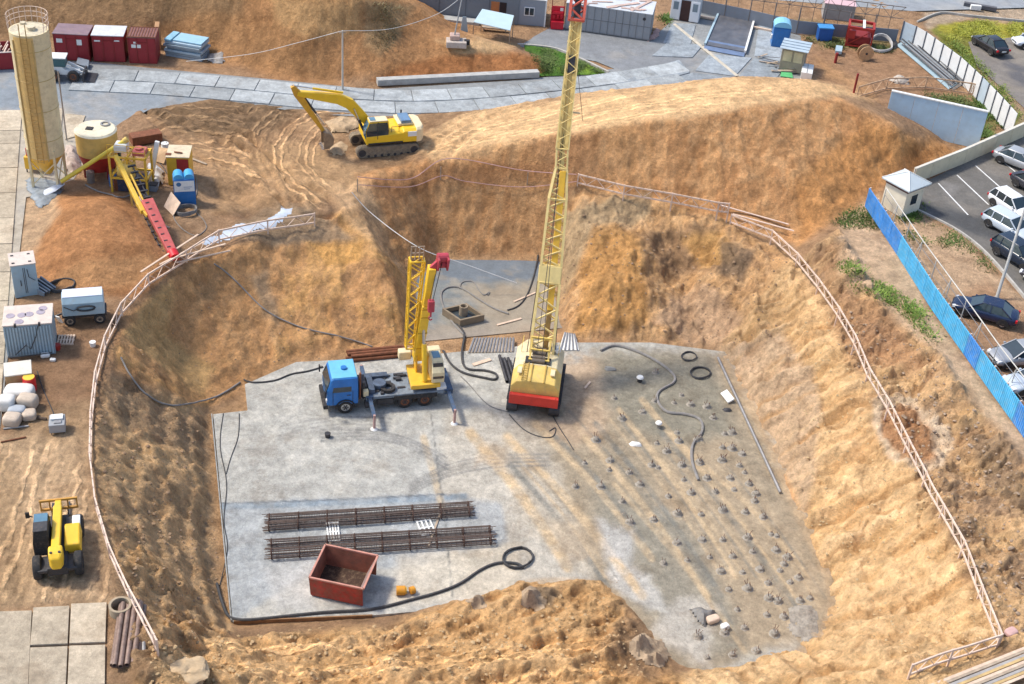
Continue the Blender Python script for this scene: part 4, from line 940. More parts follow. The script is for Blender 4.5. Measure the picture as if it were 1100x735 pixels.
BY = mat('boom_yellow', (.80,.50,.03), .4, 0, .12, 1., .28, (.5,.3,.1), spec=.5)
bm_ = MB().bar(footb-d*.3, mid_, .58, .72, Yb).build('boom_base_section', BY, t, bevel=.04)
MB().bar(mid_, tip, .46, .58, Yb).build('boom_inner_section', BY, t, bevel=.04)
PKR = mat('pinkish_red_paint', (.42,.05,.07), .55, 0, .2, 2, .3, (.2,.1,.1))
m = MB(); m.tube([footb+d*.5+X*.33+Yb*.1, mid_+X*.33+Yb*.1], .03, 5).tube([footb+d*.5+X*.33-Yb*.1, mid_+X*.33-Yb*.1], .025, 5)
for k in (.12,.3,.48,.57): m.bar(footb+(tip-footb)*k-X*.31, footb+(tip-footb)*k+X*.31, .08, .78, Yb)
m.build('boom_band', mat('band_dark_yellow', (.55,.31,.02), .5, 0, .15, 2, .4, (.2,.12,.05)), t)
m = MB().bar(tip-d*.1-X*.35, tip+d*.8-X*.35, .12, .6).bar(tip-d*.1-X*.95, tip+d*.8-X*.95, .12, .6).bar(tip-d*.15, tip+d*.35-X*.4, .3, .4)
for k in (.1, .6): m.cyl(tip+d*k-X*.3-Yb*.2, tip+d*k-X*1.0-Yb*.2, .3, n=14)
m.build('boom_head', PKR, t, bevel=.02)
cyl0 = Vector((tx, side*.75, 1.8)); cyl1 = footb+(tip-footb)*.42
m = MB().cyl(cyl0, cyl0+(cyl1-cyl0)*.6, .17, n=14); m.build('lift_cylinder', BY, t, smooth=True); MB().cyl(cyl0+(cyl1-cyl0)*.6, cyl1, .10, n=12).build('piston_rod', CHR, t, smooth=True)
# folded lattice jib left of the boom
ja = footb+X*.62+d*.8; jb = L2(448,279,4.9)
m = MB(); truss(m, ja, jb, .55, .9, 11, .06, (1, 0, 0), .5, .6); m.build('lattice_jib', BY, t)
m = MB(); dj = (jb-ja).normalized()
for k in range(4): m.bar(jb+X*(-.4+.27*k), jb+dj*1.0+X*(-.4+.27*k), .07)
m.bar(jb+X*-.42+dj*.5, jb+X*.45+dj*.5, .06); m.bar(jb+X*-.42+dj*.98, jb+X*.45+dj*.98, .05)
m.build('jib_fork', mat('rusty_pale_steel', (.42,.33,.24), .7, .2, .3, 3, .5), t)
hb = L2(463,330,2.2); m = MB().box(hb.x-.2, hb.x+.2, hb.y-.18, hb.y+.18, hb.z-.3, hb.z+.5).cyl((hb.x, hb.y, hb.z-.75), (hb.x, hb.y, hb.z-.3), .06)
m.tube([(hb.x+.12*math.cos(a), hb.y, hb.z-.85+.14*math.sin(a)) for a in [PI*.6-k*.55 for k in range(9)]], .05, 6)
hk = m.build('hook_block', PKR, t, bevel=.03)
hp = tip+d*.6-X*.62
MB().tube([hp, (hb.x-.1, hb.y, hb.z+.5)], .025, 4).tube([hp+X*.25, (hb.x+.1, hb.y, hb.z+.5)], .025, 4).build('hoist_rope', DGR, t)
# operator cab to the right of the boom
ox_ = tx-.83
oc = MB().loft([[(ox_-.42, side*1.05, 1.75), (ox_+.42, side*1.05, 1.75), (ox_+.42, -side*.55, 1.75), (ox_-.42, -side*.55, 1.75)], [(ox_-.42, side*1.1, 2.6), (ox_+.42, side*1.1, 2.6), (ox_+.42, -side*.55, 2.6), (ox_-.42, -side*.55, 2.6)], [(ox_-.38, side*.6, 3.3), (ox_+.38, side*.6, 3.3), (ox_+.38, -side*.5, 3.3), (ox_-.38, -side*.5, 3.3)]]).build('operator_cab', CRM, t, bevel=.04)
MB().hexa([(ox_-.36, side*1.10, 2.15), (ox_+.36, side*1.10, 2.15), (ox_+.36, side*1.14, 2.15), (ox_-.36, side*1.14, 2.15)], [(ox_-.33, side*.74, 3.15), (ox_+.33, side*.74, 3.15), (ox_+.33, side*.79, 3.15), (ox_-.33, side*.79, 3.15)]).build('front_window', GLASS, oc)
MB().add([(ox_-.435, side*.9, 2.2), (ox_-.435, -side*.3, 2.2), (ox_-.40, -side*.3, 3.05), (ox_-.40, side*.6, 3.05)], [(0, 1, 2, 3)]).build('side_window', GLASS, oc)
MB().box(ox_-.25, ox_+.25, -side*.4, side*.35, 3.29, 3.33).build('roof_window', GLASSB, oc)
# pipes behind the truck
m = MB(); a, b = P(373,383,cz), P(430,377,cz)
dd = (b-a).normalized(); nn_ = Vector((-dd.y, dd.x, 0))
def pipes(name, label, a, b, n, r, m_, cat='pipes', group=None, gap=2.3, jitter=.2, layers=1, z=None, part='pipe', parts=True):
    a = Vector(a); b = Vector(b); d = (b-a).normalized(); nr = Vector((-d.y, d.x, 0)); rnd = random.Random(len(label)+n)
    t = thing(name, label, cat, (a+b)/2, 0, group); L = (b-a)/2
    for l in range(layers):
        for k in range(n-l):
            o = (k-(n-1-l)/2)*r*gap; j = rnd.uniform(-jitter, jitter)
            p0, p1 = -L+nr*o+d*j+Vector((0, 0, r+l*r*1.75)), L+nr*o+d*(j+rnd.uniform(-jitter, jitter))+Vector((0, 0, r+l*r*1.75))
            MB().ring(p0, p1, r, r*.8, 12).build(part, m_, t, smooth=True)
    return t
pipes('pipe_stack', 'rusty steel pipes lying behind the truck crane below the brown pit wall', P(374,385,cz), P(437,379,cz), 4, .13, RUST, layers=2)
# ============================================================ excavator
pa, pb = P(381,169,0), P(439,164,0); pa.z = pb.z = .1
hd = heading(pb, pa); cen = (pa+pb)/2; nrm = Vector((0, 1, 0)); cen = cen+nrm*1.2
zg = H(cen.x, cen.y)+.02; cen.z = zg
t = thing('excavator', 'yellow tracked excavator with its bucket lowered on the sandy ledge above the pit', 'excavator', cen, hd)
side = -1 if (Matrix.Rotation(hd, 3, 'Z')@Vector((0, 1, 0))).y > 0 else 1
TL = 2.1
for s in (-1, 1):
    pr = []
    for k in range(9): a = PI/2+PI*k/8; pr.append((-TL+.42*math.cos(a), .45+.43*math.sin(a)))
    for k in range(9): a = -PI/2+PI*k/8; pr.append((TL+.42*math.cos(a), .45+.43*math.sin(a)))
    o = MB().prism(pr, s*1.2-.3, s*1.2+.3).build('track', mat('muddy_track', (.20,.16,.115), .85, .1, .3, 2, .6, (.38,.29,.18)), t, bevel=.02)
    m = MB()
    per = [(pr[i], pr[(i+1) % len(pr)]) for i in range(len(pr))]
    for (p, q) in per:
        L = math.hypot(q[0]-p[0], q[1]-p[1]); k = max(1, int(L/.18))
        for j in range(k):
            x = p[0]+(q[0]-p[0])*(j+.5)/k; z = p[1]+(q[1]-p[1])*(j+.5)/k
            if z > .05: m.bar((x, s*1.2-.32, z), (x, s*1.2+.32, z), .06, .05)
    m.build('track_shoe', mat('muddy_track', (0,0,0)), o)
    m = MB(); m.cyl((TL, s*1.2-.31, .45), (TL, s*1.2+.31, .45), .3, n=16).cyl((-TL, s*1.2-.31, .45), (-TL, s*1.2+.31, .45), .3, n=16)
    for k in range(7): m.cyl((-1.6+k*.53, s*1.2-.31, .16), (-1.6+k*.53, s*1.2+.31, .16), .12, n=10)
    m.build('track_roller', DGR, o, smooth=True)
MB().box(-1.2, 1.2, -1.0, 1.0, .4, .85).cyl((0, 0, .8), (0, 0, 1.05), .7, n=20).build('undercarriage', DGR, t)
YT = mat('excavator_yellow', (.80,.50,.02), .4, 0, .08, 1.2, .15, (.45,.33,.16), spec=.5)
b_ = MB().loft([[(x, -1.35, 1.05), (x, 1.35, 1.05), (x, 1.35, h), (x, 1.1, h+.15), (x, -1.1, h+.15), (x, -1.35, h)] for x, h in ((1.75, 1.75), (-1.2, 1.85), (-1.3, 1.95), (-2.5, 1.95))]).build('upper_body', YT, t, bevel=.05)
MB().loft([[(x, -w_, 1.0), (x, w_, 1.0), (x, w_, 2.05), (x, w_-.2, 2.2), (x, -w_+.2, 2.2), (x, -w_, 2.05)] for x, w_ in ((-2.3, 1.38), (-2.7, 1.3), (-2.95, .9))]).build('counterweight', mat('excavator_cream', (.72,.60,.38), .5, 0, .1, 1.5, .3, (.5,.38,.24)), t, bevel=.06)
MB().box(-2.2, -1.0, -1.15, .55, 2.1, 2.3).build('engine_hood', mat('excavator_cream', (0,0,0)), t, bevel=.05)
MB().box(-2.05, -1.25, -.15*side-.7, -.15*side+.7, 2.28, 2.55).build('blue_roof_box', mat('slate_blue_panel', (.13,.22,.34), .4, 0, .2, 3, .2), t, bevel=.04)
cy = side*.82
cb = MB().loft([[(x, cy-.5, 1.3), (x, cy+.5, 1.3), (x+fx, cy+.5, 2.2), (x+fx2, cy+.42, 2.95), (x+fx2, cy-.42, 2.95), (x+fx, cy-.5, 2.2)] for x, fx, fx2 in ((1.75, .05, -.25), (-.1, 0, .05))]).build('cab', YT, t, bevel=.05)
MB().box(.02, 1.48, cy-.43, cy+.43, 2.94, 3.02).build('cab_roof', mat('excavator_cream', (0,0,0)), cb, bevel=.03)
MB().box(.95, 1.4, cy-.3, cy+.3, 3.0, 3.05).build('roof_window', GLASSB, cb)
for s in (-1, 1):
    MB().add([(.0, cy+s*.512, 1.55), (1.72, cy+s*.512, 1.4), (1.76, cy+s*.512, 2.2), (1.48, cy+s*.436, 2.85), (.05, cy+s*.436, 2.85), (-.05, cy+s*.512, 2.2)], [(0, 1, 2, 5), (5, 2, 3, 4)]).build('side_window', GLASS, cb)
MB().add([(1.77, cy-.44, 1.5), (1.77, cy+.44, 1.5), (1.815, cy+.44, 2.2), (1.53, cy+.38, 2.88), (1.53, cy-.38, 2.88), (1.815, cy-.44, 2.2)], [(0, 1, 2, 5), (5, 2, 3, 4)]).build('windscreen', GLASSB, cb)
m = MB()
m.bar((.85, cy+side*.515, 1.5), (.85, cy+side*.515, 2.2), .05); m.bar((.85, cy+side*.515, 2.2), (.8, cy+side*.44, 2.9), .05); m.bar((-.05, cy+side*.52, 2.2), (1.8, cy+side*.52, 2.2), .03)
m.build('window_frame', DGR, cb)
m = MB()
for s in (-.9, -.2, .5): m.bar((-2.0, s, 2.2), (-1., s, 2.22), .05)
m.bar((-.6, side*1.3, 2.0), (-2.3, side*1.3, 2.6), .03) if False else None
m.cyl((-1.6, -side*.95, 2.2), (-1.6, -side*.95, 2.75), .07, n=10); m.build('exhaust_pipe', DGR, t)
m = MB(); 
for x in (-.9, -.3): m.bar((x, side*1.2, 1.95), (x, side*1.2, 2.4), .03)
m.bar((-.9, side*1.2, 2.4), (-.3, side*1.2, 2.4), .03); m.build('handrail', DGR, t)
MB().box(-2.3, -1.6, side*1.36-.02, side*1.37+.02, 1.55, 1.95).build('side_badge_panel', WHT, t)
MB().box(-1.2, 1.6, side*1.355, side*1.36+.02, 1.08, 1.2).build('side_stripe', DGR, t)
# boom, stick, bucket in the plane y = 0
inv3 = (Matrix.Translation(cen)@Matrix.Rotation(hd, 4, 'Z')).inverted()
def onpl(px, py):                        # the point of the boom plane under that place
    lo, hi = -2., 12.
    for _ in range(40):
        z = (lo+hi)/2; q = inv3@P(px, py, z)
        if (q.y*side) < 0: lo, hi = (z, hi) if False else (lo, hi)
        a = q.y*side
        # going up moves the point towards the camera (side positive)
        if a > 0: hi = z
        else: lo = z
    q = inv3@P(px, py, (lo+hi)/2); return (q.x, q.z)
B0 = (.7, 1.7); EL = onpl(371,107); TP = onpl(319,100); SE = onpl(347,140)
def plate(name, prof, w_, m_, par, bev=.04): return MB().prism(prof, -w_/2, w_/2).build(name, m_, par, bevel=bev)
def thick(pts, th):
    up_, dn = [], []
    for i, p in enumerate(pts):
        a = pts[max(0, i-1)]; b = pts[min(len(pts)-1, i+1)]; dx, dz_ = b[0]-a[0], b[1]-a[1]; L = math.hypot(dx, dz_); nx, nz = -dz_/L, dx/L
        up_.append((p[0]+nx*th[i]/2, p[1]+nz*th[i]/2)); dn.append((p[0]-nx*th[i]/2, p[1]-nz*th[i]/2))
    return up_+dn[::-1]
def lerp(a, b, t): return (a[0]+(b[0]-a[0])*t, a[1]+(b[1]-a[1])*t)
bo = plate('boom', thick([B0, lerp(B0, EL, .5), lerp(EL, B0, .12), lerp(EL, TP, .15), lerp(EL, TP, .6), TP], [.45, .75, .85, .8, .6, .35]), .45, YT, t)
dirs = (SE[0]-TP[0], SE[1]-TP[1]); Ls = math.hypot(*dirs); du = (dirs[0]/Ls, dirs[1]/Ls)
ST0 = (TP[0]-du[0]*.7, TP[1]-du[1]*.7)
stk = plate('stick', thick([ST0, TP, lerp(TP, SE, .4), SE], [.3, .6, .45, .28]), .34, mat('stick_orange_yellow', (.62,.33,.03), .5, 0, .15, 2, .35, (.2,.12,.06)), t)
def cylp(name, a, b, r, par, k=.58, y=0):
    m = MB().cyl((a[0], y, a[1]), (a[0]+(b[0]-a[0])*k, y, a[1]+(b[1]-a[1])*k), r, n=12); o = m.build(name, DGR if 'st' not in name else YT, par, smooth=True)
    MB().cyl((a[0]+(b[0]-a[0])*k, y, a[1]+(b[1]-a[1])*k), (b[0], y, b[1]), r*.55, n=10).build('piston_rod', CHR, o, smooth=True)
for s in (-1, 1): cylp('lift_cylinder', (1.5, 1.3), lerp(EL, B0, .25), .1, t, .6, s*.32)
cylp('stick_cylinder', lerp(EL, TP, .05)[0:1]+(lerp(EL, TP, .05)[1]+.55,), (ST0[0], ST0[1]+.05), .09, t, .6)
cylp('bucket_cylinder', (TP[0]-.5, TP[1]-.3), (lerp(TP, SE, .85)[0]-.4, lerp(TP, SE, .85)[1]), .08, t, .6)
bk = []
bx, bz = SE
pro = [(bx+.05, bz+.05), (bx-.35, bz-.05), (bx-.75, bz-.5), (bx-.70, bz-1.05), (bx-.35, bz-1.35), (bx+.05, bz-1.4)]
pri = [(bx+.0, bz-.02), (bx-.32, bz-.12), (bx-.67, bz-.53), (bx-.63, bz-1.0), (bx-.32, bz-1.27), (bx+.05, bz-1.33)]
m = MB().prism(pro+pri[::-1], -.55, .55)
for s in (-1, 1): m.prism(pro, s*.55-.03, s*.55+.03)
bkt = m.build('bucket', mat('dusty_bucket', (.28,.20,.13), .7, .3, .3, 2, .5, (.42,.32,.2)), t)
m = MB()
for k in range(5): m.loft([[(bx+.0, -.5+k*.25-.05, bz-1.42), (bx, -.5+k*.25+.05, bz-1.42), (bx, -.5+k*.25+.05, bz-1.3), (bx, -.5+k*.25-.05, bz-1.3)], [(bx+.25, -.5+k*.25-.02, bz-1.4), (bx+.25, -.5+k*.25+.02, bz-1.4), (bx+.25, -.5+k*.25+.02, bz-1.36), (bx+.25, -.5+k*.25-.02, bz-1.36)]])
m.build('bucket_tooth', STEEL, bkt)
# ============================================================ telehandler
pa, pb = P(61,628,0), P(63,552,0); hd = heading(pa, pb); cen = (P(47,612,.5)+P(79,606,.5))/2; cen.z = 0
u = Vector((math.cos(hd), math.sin(hd), 0)); 
t = thing('telehandler', 'yellow and black telehandler seen from above on the rutted lane at the left', 'telehandler', cen+u*1.35, hd)
for x in (-1.35, 1.35):
    for s in (-1, 1): wheel(t, x, s*.98, .62, .42, YEL, side=s)
MB().box(-1.9, 2.0, -.5, .5, .45, .95).build('chassis', DGR, t, bevel=.04)
m = MB().loft([[(x, -1.15, .75), (x, -.35, .75), (x, -.35, h), (x, -1.1, h)] for x, h in ((-.75, 1.35), (.55, 1.5), (.8, 1.4))]); m.build('engine_cover', BY, t, bevel=.08)
MB().box(.8, 1.7, -1.15, -.35, .75, 1.05).build('front_fender', DGR, t, bevel=.05)
cbx = MB().loft([[(-.75, .3, .8), (-.75, 1.12, .8), (-.75, 1.12, 1.6), (-.6, 1.02, 2.3), (-.6, .35, 2.3)], [(1.1, .3, .8), (1.1, 1.12, .8), (1.15, 1.12, 1.6), (.75, 1.02, 2.3), (.75, .35, 2.3)]]).build('cab', BLK, t, bevel=.05)
MB().box(-.62, .1, .34, 1.04, 2.29, 2.36).build('black_roof_panel', DGR, cbx, bevel=.03)
MB().add([(.12, .36, 2.315), (.74, .36, 2.315), (.74, 1.02, 2.315), (.12, 1.02, 2.315)], [(0, 1, 2, 3)]).build('roof_window', GLASSB, cbx)
MB().add([(1.16, .34, 1.3), (1.16, 1.08, 1.3), (1.165, 1.08, 1.62), (.775, 1.0, 2.27), (.775, .38, 2.27), (1.165, .34, 1.62)], [(0, 1, 2, 5), (5, 2, 3, 4)]).build('windscreen', GLASSB, cbx)
MB().box(.35, 1.15, .33, 1.13, 1.55, 1.62).build('cab_yellow_trim', BY, cbx)
for s in (-1, 1): MB().box(-1.95, -.9, s*.7-.25, s*.7+.25, .7, .9).build('rear_mudguard', DGR, t, bevel=.04)
bm2 = MB().bar((-1.6, .0, 1.75), (2.1, .0, 1.35), .42, .42).build('boom', BY, t, bevel=.05)
MB().bar((2.0, 0, 1.36), (2.75, 0, 1.2), .32, .32).build('boom_inner', BY, bm2, bevel=.04)
MB().loft([[(-1.35, -.35, 1.2), (-1.35, .35, 1.2), (-1.35, .35, 2.0), (-1.35, -.35, 2.0)], [(-1.95, -.33, 1.1), (-1.95, .33, 1.1), (-1.95, .33, 1.95), (-1.95, -.33, 1.95)], [(-2.2, -.22, 1.1), (-2.2, .22, 1.1), (-2.2, .22, 1.8), (-2.2, -.22, 1.8)]]).build('rear_boom_mount', BY, t, bevel=.1)
m = MB()
for s in (-1, 1): m.cyl((-1.85, s*.2, 1.94), (-1.85, s*.2, 2.0), .07, n=10)
m.build('pivot_pin', DGR, t)
m = MB().bar((2.75, -.95, .75), (2.75, .95, .75), .1, .12).bar((2.75, -.95, 1.35), (2.75, .95, 1.35), .1, .12)
for s in (-.9, -.45, 0, .45, .9): m.bar((2.75, s, .75), (2.75, s, 1.35), .07)
m.bar((2.7, 0, 1.2), (2.7, 0, .8), .3, .2); m.build('fork_carriage', mat('orange_yellow_paint', (.55,.28,.05), .5, 0, .2, 2, .4), t)
m = MB()
for s in (-.4, .4): m.box(2.8, 3.9, s-.07, s+.07, .1, .16); m.bar((2.8, s, .1), (2.8, s, .8), .12, .06)
m.build('fork', DGR, t)
MB().bar((1.4, 1.2, 1.55), (1.55, 1.45, 1.55), .05).box(1.5, 1.58, 1.35, 1.55, 1.4, 1.75).build('mirror', BLK, t)
m = MB().box(.8, 1.5, -1.1, -.7, 1.05, 1.3); m.build('white_front_box', WHT, t, bevel=.04)
# ============================================================ silo and batching plant
base = P(54,197,0); topz = 12.0
t = thing('cement_silo', 'tall cream cement silo with round railing on its roof at the upper left', 'silo', base)
R = 1.32
m = MB().cyl((0,0,2.6), (0,0,topz), R, n=40); m.build('silo_shell', CRM, t, smooth=True)
aa = [math.radians(-122+k*5.6) for k in range(12)]
m = MB().loft([[((R+.012)*math.cos(a), (R+.012)*math.sin(a), z) for z in (2.65, topz-.15)]+[((R-.03)*math.cos(a), (R-.03)*math.sin(a), z) for z in (topz-.15, 2.65)] for a in aa]); m.build('ladder_side_panel', mat('silo_yellow_panel', (.68,.46,.17), .65, 0, .15, 1.2, .5, (.48,.34,.16)), t, smooth=True)
m = MB().cyl((0,0,topz-.02), (0,0,topz+.22), R*1.0, R*.15, n=40); m.cyl((.3,-.3,topz+.1), (.3,-.3,topz+.35), .3, n=14).cyl((-.5,.4,topz+.05), (-.5,.4,topz+.3), .2, n=12); m.build('silo_roof', mat('stained_roof', (.62,.54,.38), .7, 0, .2, 2, .6, (.30,.26,.20)), t, smooth=True)
MB().cyl((0,0,.9), (0,0,2.62), .25, R, n=32).build('silo_cone', YEL, t, smooth=True)
m = MB()
for k in range(4):
    a = PI/4+k*PI/2; m.bar((R*.98*math.cos(a), R*.98*math.sin(a), 0), (R*.98*math.cos(a), R*.98*math.sin(a), 3.2), .16)
    b = a+PI/2; m.bar((R*.98*math.cos(a), R*.98*math.sin(a), .3), (R*.98*math.cos(b), R*.98*math.sin(b), 2.2), .07)
m.build('support_leg', CRM, t)
m = MB()
for k in range(14):
    if 3 <= (k % 14) <= 0: continue
    a = -PI*.12+k*PI*1.24/13; m.bar((R*math.cos(a), R*math.sin(a), topz), (R*1.03*math.cos(a), R*1.03*math.sin(a), topz+1.1), .035)
for z in (.4, .75, 1.1): m.tube([(R*1.03*math.cos(-PI*.12+k*PI*1.24/26), R*1.03*math.sin(-PI*.12+k*PI*1.24/26), topz+z) for k in range(27)], .022, 5)
m.build('railing', WOODP, t)
ldr = mat('rusty_yellow_steel', (.42,.26,.08), .7, 0, .25, 2, .4, (.25,.15,.07))
lx = .12
m = MB()
for s in (-.22, .22): m.bar((lx+s, -R-.12, 2.4), (lx+s, -R-.12, topz+.9), .05)
k = 2.5
while k < topz: m.bar((lx-.22, -R-.12, k), (lx+.22, -R-.12, k), .03); k += .3
m.build('ladder', ldr, t)
m = MB()
m.bar((-.75, -R*.86, 2.5), (-.75, -R*.86, topz-.4), .07); m.bar((.62, -R*.92, 2.5), (.62, -R*.92, topz-.3), .08)
for z in (4, 6.3, 8.6, 10.8): m.tube([(R*1.005*math.cos(a), R*1.005*math.sin(a), z) for a in [k*2*PI/40 for k in range(40)]], .025, 4, closed=True)
m.build('stiffener', mat('silo_stiffener', (.50,.36,.14), .7, 0, .2, 2, .4), t)
m = MB()
z = 3.
while z < topz-.2:
    m.tube([(lx+.36*math.cos(a), -R-.12-.38+.38*math.sin(a)-.05, z) for a in [PI+.0+PI*k/8 for k in range(9)]], .018, 4); z += 1.0
m.build('ladder_cage', ldr, t)
# small yellow box left of the silo
c, rz, L = frame((27,186),(45,188)); t = thing('control_box', 'small yellow steel box with a red gas bottle beside the silo legs', 'box', c, rz)
MB().box(-.6,.6,0,.8,.3,1.3).build('box_body', YEL, t, bevel=.04); m = MB(); m.cyl((-.35,.3,1.3),(-.35,.3,1.9),.14,n=12); m.build('gas_bottle', RED, t, smooth=True)
m = MB(); [m.bar((x,y,0),(x,y,.35),.07) for x in (-.5,.5) for y in (.1,.7)]; m.build('leg', DGR, t)
# second tank
base = P(108,186,0)
t = thing('round_tank', 'squat yellow and red round tank with cream lid behind the batching plant', 'tank', base)
MB().cyl((0,0,1.9),(0,0,3.6),1.5,n=36).build('tank_shell', mat('tank_ochre', (.60,.40,.12), .6, 0, .15, 1.5, .3), t, smooth=True)
MB().cyl((0,0,.6),(0,0,1.92),1.1,1.5,n=32).build('red_skirt', RED, t, smooth=True)
MB().cyl((0,0,3.58),(0,0,3.7),1.53,1.4,n=36).build('lid', mat('lid_cream', (.66,.60,.45), .7, 0, .1, 1.5, .35), t, smooth=True)
MB().box(-.65,-.15,-.35,.1,3.69,3.76).build('hatch', BLK, t)
MB().ring((.5,.75,3.68),(.5,.75,3.8),.35,.25).build('filler_ring', STEEL, t)
m = MB(); [m.bar((1.2*math.cos(a),1.2*math.sin(a),0),(1.2*math.cos(a),1.2*math.sin(a),1.4),.12) for a in (.8,2.4,3.9,5.5)]; m.build('leg', DRED, t)
# batching frame
base = P(140,208,0)
t = thing('batching_plant', 'yellow steel concrete batching frame with mixer drum between the round tank and blue unit', 'batching plant', base)
m = MB()
for x in (-1.3, .0, 1.3):
    for y in (0, 1.6): m.bar((x,y,0),(x,y,3.0),.14)
for z in (1.2, 2.9):
    for y in (0, 1.6): m.bar((-1.37,y,z),(1.37,y,z),.13)
    for x in (-1.3, 0, 1.3): m.bar((x,0,z),(x,1.6,z),.13)
m.bar((-1.3,0,1.2),(0,0,2.9),.07); m.bar((1.3,0,1.2),(0,0,2.9),.07)
m.build('frame', mat('plant_yellow', (.70,.44,.05), .5, 0, .15, 1.5, .35, (.4,.25,.1)), t)
MB().cyl((-.7,.2,1.9),(.4,.2,1.9),.6,n=20).build('mixer_drum', YEL2, t, smooth=True)
MB().box(-1.1,-.2,.6,1.5,2.95,3.5).build('white_hopper', WHT, t, bevel=.04); MB().box(.3,1.2,.3,1.3,2.95,3.3).cyl((.7,.8,3.3),(.7,.8,3.45),.3).build('red_motor', mat('pale_red', (.5,.12,.1), .6, 0, .2, 2, .3), t, bevel=.04)
MB().box(-1.0,1.0,.2,1.4,.0,1.0).build('lower_bin', mat('dark_navy_steel', (.04,.05,.09), .6, 0, .2, 2, .4), t, bevel=.05)
m = MB()
for s in (-1.36, .1, 1.36): m.bar((s,-.05,3.0),(s,-.05,3.9),.04)
for z in (3.4,3.9): m.bar((-1.36,-.05,z),(1.36,-.05,z),.04)
m.build('handrail', YEL, t)
MB().bar((1.0,1.9,0),(1.6,2.4,3.2),.3,.3).build('chute', WHT, t)
# inclined screw conveyor from silo foot to the frame
a = P(66,198,.5)+Vector((0,0,.2)); b = P(133,152,3.6)
t = thing('screw_conveyor', 'slim yellow tube conveyor sloping up from the silo foot to the batching frame', 'conveyor', (a.x, a.y, 0)); 
d = b-a; MB().cyl((0,0,a.z),d+Vector((0,0,a.z)),.16,n=14).build('tube', mat('bright_conveyor_yellow', (.72,.55,.07), .5, 0, .1, 1.5, .2), t, smooth=True)
MB().cyl(d+Vector((0,0,a.z)),d*1.06+Vector((0,0,a.z)),.22,n=14).build('motor', YEL2, t); MB().cyl((0,0,0),(0,0,a.z+.1),.14,n=8).build('leg', STEEL, t)
m = MB().loft([[Vector((r*math.cos(a_)-x, r*math.sin(a_)-x*.9, z)) for a_ in [k*PI/4 for k in range(8)]] for x, z, r in ((0,.5,.25),(.5,.3,.4),(1.1,.1,.35),(1.5,.05,.1))]); m.build('cement_bag', TARP, t, smooth=True)
# scraper boom with the red trough
A = P(138,178,3.0); B = P(187,277,.3)
t = thing('skip_hoist', 'yellow inclined hoist boom carrying a long red trough down beside the sand heap', 'hoist', (B.x, B.y, 0))
o_ = Vector((B.x, B.y, 0)); A_ = A-o_; B_ = B-o_
dd = (B_-A_); sd_ = Vector((dd.y, -dd.x, 0)).normalized()
if sd_.x < 0: sd_ = -sd_
up_ = sd_.cross(dd.normalized()); up_ = up_ if up_.z > 0 else -up_
def on(t_, s, h=0): return A_+dd*t_+sd_*s+up_*h
m = MB(); m.bar(on(-.12,-.55), on(.5,-.55), .3, .35, up_); m.bar(on(.1,-.15), on(.62,-.2), .12, .2, up_); m.bar(on(.4,-.6),on(.55,-.3),.35,.3, up_); m.build('yellow_arm', mat('plant_yellow', (0,0,0)), t, bevel=.03)
m = MB(); m.bar(on(.35,-.35,.1), on(.72,-.2,.1), .06, .06, up_); m.build('pale_rod', WOOD, t)
m = MB()
q = lambda t_, s0, s1, h0, h1: [on(t_,s0,h0), on(t_,s1,h0), on(t_,s1,h1), on(t_,s0,h1)]
m.loft([q(.42,-.42,.42,0,.45), q(.98,-.30,.30,0,.38)]); tr_ = m.build('red_trough', mat('pinkish_red_trough', (.50,.10,.09), .6, 0, .2, 2, .35, (.4,.2,.14)), t, bevel=.04)
m = MB()
for k in range(8): c0 = .46+k*.066; m.bar(on(c0,-.25,.47-.01*k), on(c0,.0,.47-.01*k), .08, .03, up_)
m.build('trough_slot', DGR, tr_)
MB().cyl(on(.96,0,.2), on(1.02,0,.2), .36, n=18).build('red_end_cap', mat('vivid_red', (.65,.02,.03), .5, 0, .1, 2, .15), tr_, smooth=True)
m = MB()
for k in range(14): c0 = .0+k*.07; m.bar(on(c0,-.05 if c0 < .42 else -.62,-.1), on(c0,.5 if c0 < .42 else -.42,-.1), .12, .12, up_)
m.bar(on(0,-.52,-.15), on(.95,-.52,-.15), .07, .1, up_); m.bar(on(0,.3,-.15), on(.45,.3,-.15), .07, .1, up_); m.build('drive_chain', DGR, t)
m = MB(); 
for t_ in (.15, .5): m.bar(on(t_,-.4), Vector((on(t_,-.4).x, on(t_,-.4).y, 0)), .12)
m.build('leg', YEL2, t)
# boxes beside it
def boxthing(name, label, cat, a, b, dep, h, mbody, mtop=None, lift=0, extra=None, z=None, group=None, topn='roof', over=.04, bn='body', lean=0):
    c, rz, L = frame(a, b, z); t = thing(name, label, cat, c, rz, group)
    MB().box(-L/2, L/2, 0, dep, lift, h).build(bn, mbody, t, bevel=.03)
    if mtop: MB().box(-L/2-over, L/2+over, -over, dep+over, h, h+.08).build(topn, mtop, t, bevel=.02)
    if extra: extra(t, L, dep, h)
    return t
def ex_gen(t, L, d, h):
    MB().box(-.1, L/2-.06, -.02, .0, .9, h-.1).build('red_panel', RED, t); m = MB(); m.tube([(-.3,.7,h+.12),(0,.5,h+.2),(.3,.55,h+.12)], .06, 6); m.box(-.9,-.5,.2,.5,h+.08,h+.13); m.build('hose_scrap', RUST, t)
boxthing('generator_box', 'cream topped yellow and red cabin box behind the blue unit', 'cabin', (181,200), (205,200), 1.9, 2.3, YEL, mat('dirty_cream_top', (.62,.52,.36), .8, 0, .15, 2, .35), extra=ex_gen)
